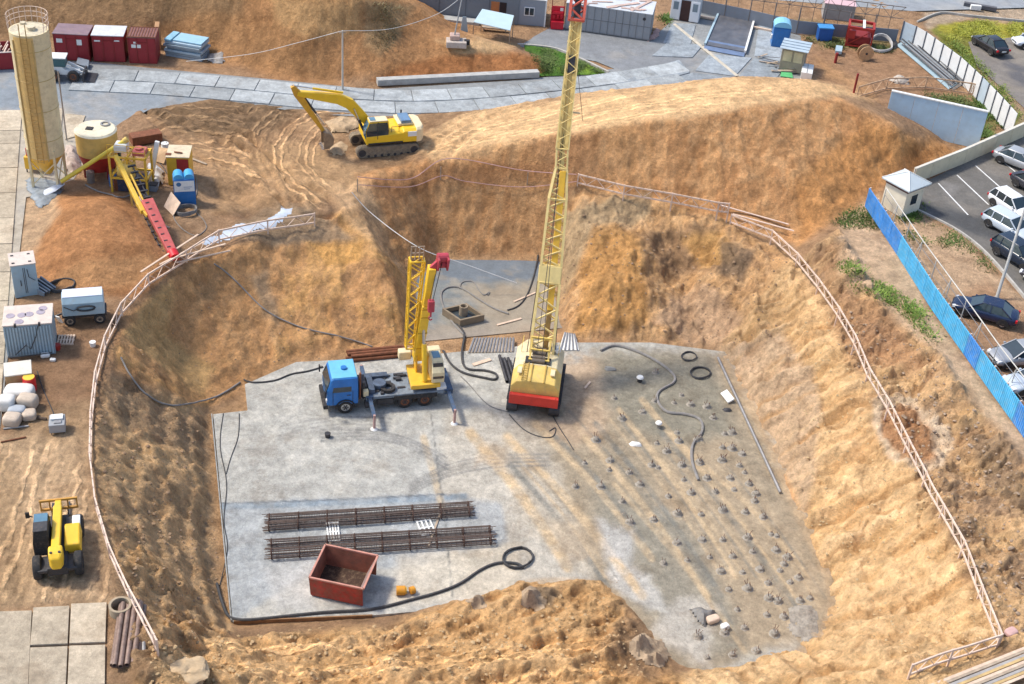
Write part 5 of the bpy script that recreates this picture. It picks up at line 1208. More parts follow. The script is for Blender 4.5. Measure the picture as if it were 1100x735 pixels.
def ex_blue(t, L, d, h):
    MB().box(-L/2+.05, L/2-.05, -.025, 0, h-.95, h-.1).build('white_panel', WHT, t)
    m = MB().cyl((-L/4,-.04,h-.35),(-L/4,-.03,h-.35),.17,n=16); m.build('round_emblem', mat('emblem_blue', (.05,.15,.30), .6), t)
    m = MB().box(-.05,.55,-.035,-.03,h-.62,h-.55).box(-.05,.4,-.035,-.03,h-.76,h-.70); m.build('blue_lettering', mat('lettering_grey_blue', (.35,.42,.5), .7, 0, .05), t)
    for s in (-1,1): MB().cyl((s*L/4,.1,h+.02),(s*L/4,d-.1,h+.02),L/4.3,n=18).build('blue_cap', mat('sky_blue_plastic', (.07,.35,.62), .4, 0, .08, 2, .15), t, smooth=True)
    MB().box(L/2,L/2+.04,.3,.5,.3,h-.4).build('side_pipe', DGR, t)
boxthing('pump_unit', 'bright blue machine box with white front panel and two rounded blue caps', 'machine', (188,221), (211,221), 1.1, 2.1, BLU, None, extra=ex_blue)
coil('tangled grey cable heap lying in front of the blue pump unit', 200, 228, .7, .035, 8, HGR)
hose('thin cable loop running from the blue unit over the sand ledge', [(210,190),(212,205),(208,225),(218,236),(222,246),(212,254),(200,250),(188,238),(186,226)], .035, HGR, name='cable', cat='cable')
boxthing('rusty_bin', 'long brown rusty steel bin behind the batching frame', 'bin', (143,158), (175,152), 1.0, .7, RUST)
# tan boards leaning, grey tarp by plant
def board(name, label, cat, quad, th, m_, group=None):      # loose board: four ground-referenced corners with heights
    ps = [P(x, y, z) for x, y, z in quad]; n = (ps[1]-ps[0]).cross(ps[3]-ps[0]).normalized()*th
    return MB().hexa([p-n*.5 for p in ps], [p+n*.5 for p in ps]).build(name, m_, tags=(label, cat, group))
board('plywood_board', 'tan plywood sheet leaning beside the pile of bags left of the blue unit', 'board', [(176,222,.1),(186,232,.1),(194,218,.9),(184,206,.9)], .04, WOOD)
board('plywood_board', 'brown broken board propped on rubble left of the cream topped cabin', 'board', [(162,172,.1),(176,176,.1),(182,160,1.),(170,158,.8)], .04, mat('tan_board', (.48,.32,.18), .85, 0, .2, 2, .3))
# crumpled tarps as displaced patches
def crumple(name, label, cat, poly, h, m_, base=.0, sp=.18, seed=1, group=None, fz=None):
    w_ = [G(x, y) if fz is None else P(x, y, fz) for x, y in poly]; pl = [(p.x, p.y) for p in w_]
    xs = np.arange(min(p[0] for p in pl), max(p[0] for p in pl)+sp, sp); ys = np.arange(min(p[1] for p in pl), max(p[1] for p in pl)+sp, sp)
    A, B = np.meshgrid(xs, ys); d = sdist(A+.25*fbm(A*1.3,B*1.3,seed,3), B+.25*fbm(A*1.3,B*1.3,seed+9,3), pl)
    nz = fbm(A*1.4, B*1.4, seed, 4, .6); rg = ridged(A*1.1, B*1.1, seed+3, 3)
    idx = -np.ones(A.shape, int); vs = []; fs = []
    for j in range(A.shape[0]):
        for i in range(A.shape[1]):
            if d[j, i] > 0:
                e = min(1, d[j, i]/.5); idx[j, i] = len(vs); vs.append((A[j, i], B[j, i], HT(A[j, i], B[j, i])+base*e+e*h*(rg[j, i]-.3+.5*nz[j, i])))
    for j in range(A.shape[0]-1):
        for i in range(A.shape[1]-1):
            q_ = [idx[j, i], idx[j, i+1], idx[j+1, i+1], idx[j+1, i]]
            if min(q_) >= 0: fs.append(tuple(q_))
    m = MB(); m.v = vs; m.f = fs; return m.build(name, m_, smooth=True, tags=(label, cat, group))
crumple('tarpaulin', 'pale blue white tarpaulin crumpled in the hollow below the tyre tracks', 'tarpaulin', [(212,258),(230,252),(250,242),(268,240),(282,238),(294,232),(302,222),(312,222),(316,230),(298,246),(270,250),(235,262),(216,264)], .16, mat('blue_white_tarp', (.40,.46,.54), .5, 0, .25, 1.5, .4, (.42,.34,.24), .4, 6), .02)
crumple('tarpaulin', 'small white tarpaulin wrapped over machinery left of the blue unit', 'tarpaulin', [(158,176),(170,178),(178,188),(176,200),(166,206),(157,196)], .5, mat('dusty_tarp', (.50,.50,.50), .6, 0, .2, 3, .3), .5, seed=4)
crumple('plastic_sheet', 'grey plastic sheeting rumpled around the silo legs', 'plastic sheet', [(26,196),(34,190),(62,196),(68,204),(52,222),(42,226),(32,214)], .25, mat('grey_plastic', (.22,.25,.27), .4, 0, .3, 3, .3), .08, .15, 7)
crumple('rag_pile', 'pale heap of rags and sacks between the silo and the round tank', 'rags', [(70,158),(84,160),(90,182),(78,192),(68,184)], .5, mat('pinkish_rags', (.42,.34,.29), .9, 0, .3, 4, .4), .4, .15, 12)
for lb, x, y, c_ in (('blue oil drum at the left foot of the yellow batching frame', 122, 200, BLU), ('rusty oil drum just right of the blue drum by the batching frame', 127, 204, RUST), ('grey oil drum in front of the round tank', 98, 196, STEEL), ('white drum beside the rusty bin behind the batching frame', 178, 165, WHT)):
    c = G(x, y); t = thing('oil_drum', lb, 'drum', c); m = MB().cyl((0,0,0),(0,0,.88),.29,n=18); [m.ring((0,0,z-.02),(0,0,z+.02),.31,.28,18) for z in (.3,.6)]; m.build('drum_body', c_, t, smooth=True); MB().cyl((.12,.05,.88),(.12,.05,.91),.04,n=8).build('cap', DGR, t)
boxthing('toolbox', 'small grey steel toolbox on the dirt right of the batching frame', 'box', (160,206), (168,207), .5, .5, GRYP, DGR)
boxthing('pump_box', 'dark green pump box between the round tank and the batching frame', 'box', (120,178), (130,178), .8, 1.0, mat('dark_green_paint', (.04,.10,.06), .6, 0, .2, 2, .4), DGR)
hose('grey hose winding from the round tank past the batching frame', [(92,200),(104,206),(118,210),(132,214),(146,208),(158,212)], .06, HGR); hose('black cable crossing the yard from the rusty bin to the blue unit', [(150,160),(162,168),(172,176),(180,188)], .04, BLM, name='cable', cat='cable')
for i, (a_, b_) in enumerate((((206,172),(222,178)), ((150,168),(160,162)), ((170,240),(182,246)))): 
    pa, pb = G(*a_, .06), G(*b_, .06); MB().bar(pa, pb, .18, .06).build('board_offcut', WOODO, tags=(('weathered board on the dirt right of the cream topped cabin', 'weathered board at the left end of the rusty bin', 'weathered board lying left of the red trough tip')[i], 'board'))
HS = mat('heap_sand', (.42,.30,.18), .95, 0, .3, 3, .3, (.42,.29,.16), 1., 8)
crumple('dirt_heap', 'low pale heap of dug sand just right of the excavator bucket', 'dirt heap', [(348,132),(362,126),(384,128),(390,136),(374,144),(354,144)], .35, HS, .25, .12, 71)
crumple('dirt_heap', 'low pale heap of dug sand in front of the excavator tracks', 'dirt heap', [(352,158),(366,152),(376,158),(372,168),(356,168)], .25, HS, .15, .12, 72)
# ============================================================ left row of cabins
def ex_locker(t, L, d, h):
    m = MB()
    for x in (-.05, .0+.05): m.box(x-.015, x+.015, -.02, 0, .3, h-.2)
    m.box(-.3,-.25,-.05,0,.9,1.3); m.tube([(.2,-.03,h-.3),(.25,-.06,h-.9),(.6,-.04,h-1.2)], .02, 4); m.build('door_bar', DGR, t)
    m = MB(); [m.box(x,x+.18,y,y+.1,h+.08,h+.12) for x,y in ((-L/2+.1,.2),(L/2-.4,.2),(-L/2+.1,d-.4),(L/2-.4,d-.4))]; m.build('roof_lug', DGR, t)
PKTOP = mat('pinkish_cream_roof', (.60,.51,.44), .8, 0, .12, 1.5, .3, (.35,.28,.24))
boxthing('steel_cabinet', 'tall pale blue steel cabinet with cream top left of the sand heap', 'cabinet', (17,322), (43,317), 1.55, 2.4, LBL, PKTOP, extra=ex_locker)
def ex_cont(t, L, d, h):
    m = MB(); n_ = int(L/.17)
    for k in range(n_): m.box(-L/2+k*L/n_, -L/2+(k+.5)*L/n_, -.04, 0, .15, h-.12)
    m.build('corrugation', LBL, t)
    m = MB(); 
    for x,y in ((-1.3,1.),(-.45,1.),(.1,1.05),(.95,1.2),(1.1,1.6),(-.6,.3)): m.cyl((x*L/3.6,y,h+.085),(x*L/3.6,y,h+.10),.26,n=14)
    m.build('roof_stain', mat('faded_mauve_print', (.33,.29,.34), .9, 0, .2, 4, .4, (.5,.42,.38)), t)
    m = MB(); m.tube([(-L/2+.5,-.3,.4),(-.2,-.2,1.),(0,-.1,.6),(.4,-.15,1.5),(.6,-.05,h-.1)], .03, 5); m.tube([(-L/2+.3,-.4,.3),(0,-.4,.35),(L/2-.2,-.2,.3)], .035, 5); m.build('cable', BLM, t)
    m = MB(); [m.box(x-.06,x+.06,-.06,.1,h-.1,h+.12) for x in (-L/4,L/4)]; m.build('roof_lug', DGR, t)
boxthing('site_container', 'low ribbed blue grey container with stained cream roof at the left lane', 'container', (9,386), (60,380), 2.1, 2.3, mat('ribbed_blue_grey', (.25,.32,.36), .6, 0, .12, .8, .3), PKTOP, extra=ex_cont)
# compressor trailer
c, rz, L = frame((68,352),(116,348)); t = thing('compressor_trailer', 'pale blue compressor trailer on small wheels behind the ribbed container', 'compressor', c, rz)
MB().loft([[(x,-.0,.75),(x,1.35,.75),(x,1.35,1.75),(x,1.0,2.0),(x,.25,2.0),(x,0,1.65)] for x in (-L/2+.1, L/2-.1)]).build('hood', LBL, t, bevel=.05)
MB().box(-L/2+.15, L/2-.15, .25, 1.2, 1.99, 2.03).build('pale_top', mat('pale_lilac_top', (.58,.62,.70), .6, 0, .08, 1.5, .25), t)
MB().box(-L/2, L/2, .1, 1.25, .55, .78).build('chassis', DGR, t, bevel=.03)
for x in (-L/2+.45, L/2-.45):
    for y in (.1, 1.25): wheel(t, x, y, .36, .22, WOODO, side=-1 if y < .5 else 1)
m = MB(); m.tube([(.15+.55*math.cos(a), -.06, 1.3+.17*math.sin(a)) for a in [k*PI/8 for k in range(16)]], .06, 6, closed=True); m.tube([(-L/2+.2,-.05,1.5),(-.6,-.08,1.2),(-.3,-.06,1.3)], .03, 5); m.build('black_hose', BLM, t)
m = MB(); m.bar((-L/2,.65,.6),(-L/2-.6,.65,.35),.1); m.build('tow_bar', DGR, t); MB().bar((-L/2-.1,.1,.3),(-L/2-.25,-.1,.9),.3,.05).build('white_flap', WHT, t)
coil('black cable coil lying beside a stack of grey plates behind the compressor', 67, 309, .75, .05, 6)
# stack of plates/pallets next to the coil
c, rz, L = frame((44,316),(60,312)); t = thing('plate_stack', 'leaning stack of grey formwork plates between cabinet and cable coil', 'plates', c, rz+.5)
for k in range(5): MB().bar((-.5+k*.22,-.2,.05),(-.7+k*.22,.9,.35+.06*k),.1,.45).build('plate', STEEL if k % 2 else GRYP, t)
def pallet(label, a, b, dep, z=None, m_=WOOD, n=6, rot=None, cat='pallet', group=None):
    c, rz, L = frame(a, b, z); t = thing('pallet', label, cat, c, rz, group)
    for k in range(n): x = -L/2+(L-.12)*k/(n-1); MB().box(x, x+.10, 0, dep, .1, .13).build('board', m_, t)
    for y in (0, dep/2-.05, dep-.1): MB().box(-L/2, L/2-.0, y, y+.1, 0, .1).build('runner', m_, t)
    return t
pallet('wooden pallet lying on the dirt below the blue pump unit', (158,232),(172,236), 1.0)
pallet('small wooden pallet with open slats right of the ribbed container', (61,372),(79,371), 1.0)
# crate, barrel, bags
def ex_crate(t, L, d, h):
    MB().box(-L/2+.02, .02, -.005, d*.0+.0, .2, h-.1).build('side_board', WOODO, t)
boxthing('wooden_crate', 'open brown wooden crate covered by a pale cream sheet below the ribbed container', 'crate', (8,421), (36,416), 1.3, 1.0, mat('crate_wood', (.40,.25,.12), .85, 0, .25, 3, .3), mat('pale_cream_sheet', (.62,.58,.50), .8, 0, .1, 1.5, .2), topn='cover')
def barrel(label, px, py, r, h, mb_, mt, name='barrel', lying=None):
    c = G(px, py); t = thing(name, label, 'barrel', c)
    m = MB().cyl((0,0,0),(0,0,h),r,n=20)
    for z in (h*.33,h*.66): m.ring((0,0,z-.02),(0,0,z+.02),r+.02,r-.01,20)
    m.build('barrel_body', mb_, t, smooth=True); MB().cyl((0,0,h),(0,0,h+.03),r*.92,n=20).build('barrel_lid', mt, t, smooth=True); return t
barrel('red barrel with a yellow lid standing beside the covered wooden crate', 33, 419, .36, .9, mat('barrel_red', (.65,.03,.03), .45, 0, .1, 2, .1), mat('barrel_yellow', (.72,.50,.05), .5, 0, .1, 2, .2))
def sack(name, label, cat, px, py, sx, sy, sz, rz, m_, z=0, group=None):
    c = G(px, py); c.z += z; bm = bmesh.new(); bmesh.ops.create_cube(bm, size=1)
    bmesh.ops.subdivide_edges(bm, edges=bm.edges[:], cuts=3, use_grid_fill=True); rnd = random.Random(int(px*13+py))
    for v in bm.verts:
        x, y, z_ = v.co; l = .5/max(.001, (abs(x)**6+abs(y)**6+abs(z_)**6)**(1/6)); k = .985
        v.co = Vector((x, y, z_))*min(1, l)*(1+rnd.uniform(-.035, .035)); v.co.z += .5
    me = bpy.data.meshes.new(name); bm.to_mesh(me); bm.free(); me.materials.append(m_)
    for p in me.polygons: p.use_smooth = True
    o = bpy.data.objects.new(name, me); col.objects.link(o); o.location = c; o.scale = (sx, sy, sz); o.rotation_euler = (0,0,rz); md = o.modifiers.new('s','SUBSURF'); md.levels = 1; md.render_levels = 1
    return tag(o, label, cat, group)
BG = mat('bag_white', (.62,.60,.56), .8, 0, .12, 3, .25, (.45,.36,.28)); BG2 = mat('bag_beige', (.50,.41,.32), .85, 0, .15, 3, .35)
G_ = 'bulk sacks stacked beside the left lane'
sack('bulk_sack', 'flat bluish white sack, the largest, just below the red barrel', 'sack', 22, 428, 1.7, 1.1, .8, .1, BG, 0, G_)
sack('bulk_sack', 'pale sack at the left edge of the sack pile next to the lane slabs', 'sack', 9, 440, .95, .9, .9, .05, BG, 0, G_)
sack('bulk_sack', 'white topped sack at the right side of the sack pile', 'sack', 31, 438, 1.15, .9, .85, -.05, BG2, 0, G_)
sack('bulk_sack', 'small grey sack in the middle of the sack pile', 'sack', 19, 447, 1., .7, .6, .1, mat('bag_grey', (.36,.39,.42), .8, 0, .1, 3, .2), 0, G_)
sack('bulk_sack', 'beige sack at the bottom front of the sack pile', 'sack', 14, 456, 1.0, .9, .65, 0, BG2, 0, G_)
sack('bulk_sack', 'low tan sack at the lower right of the sack pile', 'sack', 32, 450, .8, .8, .5, .3, BG2, 0, G_)
def rail(label, a, b, r, m_, name='steel_bar', cat='bar', z=.05):
    pa, pb = G(*a, z), G(*b, z); return MB().cyl(pa, pb, r, n=8).build(name, m_, smooth=True, tags=(label, cat))
rail('thin grey pipe lying just below the sack pile', (4,462),(31,459), .06, STEEL, 'pipe', 'pipe'); rail('thin rusty pipe lying left of the small grey box, lowest of two', (1,476),(28,471), .05, RUST, 'pipe', 'pipe')
def ex_gb(t, L, d, h): 
    MB().box(-L/2+.1, L/2-.1, d*.45, d-.1, h, h+.12).build('white_lid', WHT, t, bevel=.02); MB().box(-.15,.25,.15,.4,h,h+.06).build('side_cover', STEEL, t); m=MB(); [m.bar((x,y,0),(x,y,.25),.05) for x in (-L/2+.1,L/2-.1) for y in (.1,d-.1)]; m.build('leg', DGR, t)
boxthing('grey_machine', 'small grey machine box with white lid standing alone on the left dirt', 'machine', (54,470),(71,467), 1.0, .75, mat('plain_grey_paint', (.30,.31,.32), .6, 0, .1, 2, .3), None, lift=.2, extra=ex_gb)
hose('chain of dark clods of cable between the sacks and the grey machine', [(32,452),(38,450),(44,451),(50,452)], .09, mat('dark_rope', (.10,.07,.05), .9), name='rope', cat='rope')
hose('thin dark cable trailing down the left dirt from the ribbed container', [(40,400),(46,418),(54,436),(58,446)], .03, BLM, name='cable', cat='cable')
for i,(x,y) in enumerate([(47,385),(55,390),(60,386),(45,394)]): pass
sack('white_rag', 'crumpled white rag on the dirt at the lower right corner of the ribbed container', 'rag', 49, 384, .55, .4, .25, .4, WHT); sack('white_rag', 'small white scrap lying beside a pole foot below the container', 'rag', 57, 388, .35, .25, .18, 0, WHT)
# steel pipes + concrete ring bottom left
pipes('pipe_stack', 'bundle of long brown steel pipes lying by the concrete ring at the lower left', P(134,719,0), P(143,651,0), 5, .13, mat('brown_pipe', (.22,.15,.12), .6, .4, .3, 2, .4, (.38,.30,.24)), layers=2, gap=2.15)
pipes('pipe_stack', 'two grey tubes lying against the right side of the brown pipe bundle', P(152,726,0), P(151,662,0), 2, .11, STEEL, layers=1)
c = P(130,657,0); MB().ring(c, c+Vector((0,0,.5)), .55, .43, 28).build('concrete_ring', mat('ring_concrete', (.36,.29,.20), .9, 0, .2, 2, .4), smooth=True, tags=('round concrete manhole ring left of the brown steel pipes', 'concrete ring'))
def rock(label, px, py, s, m_, name='boulder', cat='rock', z=0, flat=.6, rz=0, group=None, seed=None, loc=None):
    bm = bmesh.new(); bmesh.ops.create_icosphere(bm, subdivisions=4, radius=1); rnd = seed or int(px*3+py)
    for v in bm.verts:
        c = v.co.copy(); n_ = float(fbm(np.array(c.x*1.2+rnd), np.array(c.y*1.2+c.z*2), rnd, 4, .6)); n2_ = float(fbm(np.array(c.x*4+rnd), np.array(c.y*4+c.z*5), rnd+3, 3, .6)); v.co = c*(1+.5*n_+.16*n2_)
        for ax_ in ((1,.2,.3),(-.5,1,.1),(0,-.8,.6),(-.6,-.4,.7),(.3,.5,.8)):
            a_ = Vector(ax_).normalized(); dd_ = v.co.dot(a_)
            if dd_ > .78: v.co -= a_*(dd_-.78)*.6
    me = bpy.data.meshes.new(name); bm.to_mesh(me); bm.free(); me.materials.append(m_)
    o = bpy.data.objects.new(name, me); col.objects.link(o); o.location = loc or G(px, py, z); o.scale = (s[0], s[1], s[2]); o.rotation_euler = (0,0,rz)
    return tag(o, label, cat, group)
RK = mat('sandy_rock', (.48,.35,.21), .9, 0, .2, 2, .4, (.55,.44,.30), .5, 8)
rock('big flat sandy boulder at the lower left below the end of the timber rail', 197, 724, (1.25,.95,.45), RK, rz=.3)
# ============================================================ pit contents
t = None
def cage(label, a, b, r, rings, z=SZ):
    pa, pb = P(*a, z), P(*b, z); c = (pa+pb)/2; rz = heading(pa, pb); L = (pb-pa).length
    t = thing('rebar_cage', label, 'rebar cage', c, rz, 'reinforcement cages on the slab'); rnd = random.Random(int(a[1]))
    m = MB(); n_ = 13
    for k in range(n_):
        an = 2*PI*k/n_; pts = [(x, r*math.cos(an)+rnd.uniform(-.02,.02), r+r*math.sin(an)+rnd.uniform(-.01,.01)) for x in (-L/2+rnd.uniform(-.2,.2), -L/4, 0, L/4, L/2+rnd.uniform(-.2,.2))]
        m.tube(pts, .024, 5)
    m.build('long_bars', mat('rebar_rust', (.17,.13,.11), .8, .3, .3, 3, .4, (.30,.17,.10)), t)
    for k in range(rings):
        x = -L/2+.25+(L-.5)*k/(rings-1); MB().tube([(x, r*1.04*math.cos(q), r+r*1.04*math.sin(q)) for q in [i*PI/8 for i in range(16)]], .045, 5, closed=True).build('hoop', mat('hoop_rust', (.08,.045,.035), .8, .3, .2, 3, .3), t)
    m = MB(); k = 0
    N = int(L/.3)
    m.tube([(-L/2+.1+(L-.2)*i/(N*8), r*math.cos(i*PI/4), r+r*math.sin(i*PI/4)) for i in range(N*8)], .013, 4); m.build('spiral', mat('rebar_rust', (0,0,0)), t)
    return t
cage('longer upper rebar cage of the far pair, slightly farther from the red skip', (285,561), (507,547), .27, 8)
cage('near rebar cage of the far pair, touching its twin on the camera side', (284,569), (508,553), .27, 8)
cage('far rebar cage of the near pair, grey bars next to the white ladder frames', (287,588), (530,573), .27, 9)
cage('orange rusted rebar cage of the near pair, nearest to the red skip', (287,599), (531,583), .30, 9)
pallet('white slatted frame lying between the rebar cages at their left third', (352,583),(366,582), 1.6, SZ, WHT, 5)
pallet('white slatted frame lying between the rebar cages at their right end', (453,577),(469,574), 1.3, SZ, WHT, 4)
# timbers under cages
for i, x in enumerate((350, 462)):
    pa, pb = P(x-2, 606 if i == 0 else 588, SZ), P(x+12, 560 if i == 0 else 549, SZ)
    MB().bar(pa+Vector((0,0,.04)), pb+Vector((0,0,.04)), .12, .08).build('timber_bearer', WOODO, tags=('timber bearer under the rebar cages at their %s' % ('left third' if i == 0 else 'right end'), 'timber'))
# red skip
pts = [P(335,648,SZ), P(395,661,SZ), P(402,612,SZ), P(346,598,SZ)]
c = sum(pts, Vector())/4; rz = heading(pts[0], pts[1]); LL = (pts[1]-pts[0]).length*.93; DD = 2.5
t = thing('skip_container', 'open dark red steel skip standing at the bottom edge of the concrete slab', 'skip', c, rz); h = 1.5; f = .22
def wallq(a, b, c_, d_, nrm): return MB().hexa([Vector(v)-Vector(nrm)*.04 for v in (a, b, c_, d_)], [Vector(v)+Vector(nrm)*.04 for v in (a, b, c_, d_)])
x_, y_ = LL/2, DD/2
SK = mat('skip_red', (.42,.045,.03), .7, 0, .35, 1.5, .75, (.20,.10,.06)); SKI = mat('skip_inner_rust', (.28,.10,.06), .8, 0, .35, 1.5, .5, (.16,.09,.06))
wallq((-x_,-y_,.1),(x_,-y_,.1),(x_,-y_-.1,h),(-x_,-y_-.1,h),(0,1,0)).build('front_wall', SK, t)
wallq((-x_,y_,.1),(x_,y_,.1),(x_,y_+.1,h),(-x_,y_+.1,h),(0,1,0)).build('rear_wall', SKI, t)
wallq((-x_,-y_,.1),(-x_,y_,.1),(-x_-.05,y_+.1,h),(-x_-.05,-y_-.1,h),(1,0,0)).build('end_wall', SKI, t)
wallq((x_-.5,-y_,.1),(x_-.5,y_,.1),(x_+.05,y_+.1,h),(x_+.05,-y_-.1,h),(1,0,0)).build('sloped_end_wall', mat('skip_worn_grey_red', (.36,.28,.26), .6, .2, .3, 1.5, .5, (.3,.12,.08)), t)
MB().box(-x_,x_-.45,-y_,y_,.08,.12).build('skip_floor', mat('skip_dark_floor', (.055,.03,.02), .9, 0, .3, 2, .4), t)
m = MB(); e = .06
m.bar((-x_-.05,-y_-.1,h),(x_+.05,-y_-.1,h),.1); m.bar((-x_-.05,y_+.1,h),(x_+.05,y_+.1,h),.1); m.bar((-x_-.05,-y_-.1,h),(-x_-.05,y_+.1,h),.1); m.bar((x_+.05,-y_-.1,h),(x_+.05,y_+.1,h),.1)
m.build('rim', mat('skip_rim_pale', (.52,.24,.18), .7, 0, .2, 2, .4), t)
for x in (-x_+.1,x_-.1): MB().bar((x, -y_-.03,.1),(x,-y_-.12,h),.08,.06).build('corner_post', SK, t)
# small lying orange drums
c = P(431,638,SZ); t = thing('orange_drum', 'larger orange drum lying on the slab right of the red skip', 'drum', c, .15)
MB().cyl((-.28,0,.27),(.22,0,.27),.27,n=20).build('drum_body', mat('drum_orange', (.62,.27,.02), .55, 0, .1, 3, .35), t, smooth=True); MB().cyl((.22,0,.27),(.3,0,.27),.2,n=16).build('drum_end', YEL, t)
c = P(443,637,SZ); t = thing('orange_drum', 'smaller orange drum lying at the right end of the larger one', 'drum', c, .5)
MB().cyl((-.15,0,.22),(.12,0,.22),.22,n=18).build('drum_body', mat('drum_orange', (0,0,0)), t, smooth=True); MB().cyl((.12,0,.22),(.17,0,.22),.12,n=12).build('drum_end', YEL, t)
MB().bar(P(251,669,SZ-.1), P(400,662.5,SZ-.1), .08, .3).build('formwork_board', mat('formwork_brown', (.24,.13,.06), .85, 0, .3, 3, .3), tags=('brown formwork board along the bottom edge of the slab below the skip', 'board'))
MB().bar(P(227.5,446,SZ-.08), P(248.5,668,SZ-.08), .07, .25).build('formwork_board', mat('formwork_grey', (.30,.30,.28), .85, 0, .3, 3, .3), tags=('grey formwork board along the left edge of the slab', 'board'))
for lb, a_, b_, w2 in (('pale board lying on the slab between truck crane and crawler crane', (508,393), (527,387), .3), ('short tan board beside the ribbed muddy sheet', (534,350), (560,343), .18), ('thin plank lying in the wet pit corner near the mast', (552,325), (578,314), .14), ('broken plank near the white stub right of the crawler crane', (628,418), (634,411), .15)):
    pa, pb = G(*a_, .05), G(*b_, .05); MB().bar(pa, pb, w2, .05).build('board_offcut', WOOD, tags=(lb, 'board'))
for lb, x, y, s, mm in (('small red can on the dirt by the left cabins', 62, 376, .22, RED), ('small white bucket on the dirt by the compressor trailer', 100, 372, .2, WHT), ('small dark bucket on the slab below the truck cab', 352, 470, .2, DGR)):
    c = G(x, y); MB().cyl(c, c+Vector((0,0,s*1.6)), s*.8, s, n=12).build('bucket', mm, smooth=True, tags=(lb, 'bucket'))
# sump
pts = [P(486,325,-5.9), P(494,351,-5.9), P(520,345,-5.9), P(512,321,-5.9)]
c, rz = (pts[1]+pts[2])/2, heading(pts[1], pts[2]); L = (pts[2]-pts[1]).length
t = thing('sump_box', 'square concrete sump with a round pipe stub standing in the wet pit corner', 'sump', c, rz+.0); D_ = 1.9
m = MB(); sh = -.55
q0 = lambda x, y: (x+sh*y/D_, y)
def sk(x, y, z): return (x+sh*y/D_, y, z)
for (xa, xb, ya, yb) in ((-L/2, L/2, 0, .15), (-L/2, L/2, D_-.15, D_), (-L/2, -L/2+.15, .15, D_-.15), (L/2-.15, L/2, .15, D_-.15)):
    m.hexa([sk(xa,ya,0), sk(xb,ya,0), sk(xb,yb,0), sk(xa,yb,0)], [sk(xa,ya,.55), sk(xb,ya,.55), sk(xb,yb,.55), sk(xa,yb,.55)])
m.build('sump_wall', mat('sump_timber', (.24,.19,.13), .85, 0, .2, 2, .4), t)
MB().hexa([sk(-L/2+.15,.15,.01), sk(L/2-.15,.15,.01), sk(L/2-.15,D_-.15,.01), sk(-L/2+.15,D_-.15,.01)], [sk(-L/2+.15,.15,.2), sk(L/2-.15,.15,.2), sk(L/2-.15,D_-.15,.2), sk(-L/2+.15,D_-.15,.2)]).build('sump_water', mat('murky_water', (.05,.06,.065), .15, 0, .3, 3, 0, bump=.1), t)
MB().ring((-.2,1.1,.15),(-.2,1.1,.95),.32,.24,22).build('pipe_stub', mat('stub_concrete', (.30,.24,.17), .9, 0, .2, 2, .4), t, smooth=True)
# pile heads
Z1 = [(167,68),(268,115),(210,172),(327,60),(235,240),(313,232),(362,155),(392,212),(390,308),(345,375),(424,365),(437,143),(516,140),(578,133),(405,52),(465,45),(470,215),(540,200),(472,298),(540,298),(498,355),(535,402),(573,352),(605,405),(622,290),(615,207),(560,462),(622,458),(662,395),(690,440),(700,280),(715,332),(742,378),(762,437),(722,500),(795,498),(685,545),(710,608),(650,663),(612,588),(588,528),(545,603),(572,677),(488,685),(458,615),(645,170),(672,225),(538,35),(565,95),(628,115),(412,100),(488,95)]
Z2 = [(262,70),(375,170),(487,222),(515,270),(565,340),(598,405),(550,455),(630,480),(268,382),(365,372),(455,362),(380,475),(455,465),(672,560)]
piles = [(600+x*.3264, 480+y*.3264) for x, y in Z1]+[(640+x*.2449, 380+y*.2449) for x, y in Z2]
PC = mat('pile_concrete', (.27,.25,.215), .9, 0, .3, 4, .5, (.42,.32,.21)); PR = mat('pile_rebar', (.20,.12,.085), .8, .2, .3, 4, .4, (.36,.18,.09))
protos = []
for k in range(5):
    rnd = random.Random(k+40); root = thing('concrete_pile', 'short concrete pile with upright rusty rebar on the sandy right pit floor', 'pile', (0,0,-50), 0, 'piles standing on the pit floor')
    bm = MB(); secs = []
    for z, r in ((0,.32),(.06,.24),(.20,.20),(.22+.08*rnd.random(),.13)): secs.append([(r*math.cos(i*PI/6)*(1+rnd.uniform(-.12,.12)), r*math.sin(i*PI/6)*(1+rnd.uniform(-.12,.12)), z) for i in range(12)])
    bm.loft(secs).build('concrete_stub', PC, root)
    m = MB()
    for i in range((4, 3, 5, 2, 4)[k]):
        a = i*PI/2.2+k*.4; h = .40+.15*rnd.random(); tx_, ty_ = rnd.uniform(-.12,.12)+.04, rnd.uniform(-.12,.12)
        m.tube([(.10*math.cos(a), .10*math.sin(a), .05), (.10*math.cos(a)+tx_*.3, .10*math.sin(a)+ty_*.3, h*.6), (.10*math.cos(a)+tx_, .10*math.sin(a)+ty_, h)], .021, 5)
    m.build('rebar', PR, root); protos.append(root)
piles += [(660,425),(668,447),(690,440),(703,428),(724,430),(742,432),(748,470),(727,462),(716,482),(700,497),(766,446),(786,462),(797,485),(776,478),(800,505),(812,528),(820,552),(834,573),(846,596),(858,618),(870,640),(640,470),(655,492),(676,505),(628,495),(645,520),(618,520),(838,610),(826,640),(842,660),(808,590)]
for i, (x, y) in enumerate(piles):
    r = protos[i] if i < 5 else copy_tree(protos[i % 5])
    p = P(x, y+3, SZ); p.z = max(SZ, HT(p.x, p.y)-.02); r.location = p; r.rotation_euler = (0, 0, (i*2.4) % 6.28); s = .62+((i*37) % 10)/20; r.scale = (s, s, s)
    if i == 9: pass
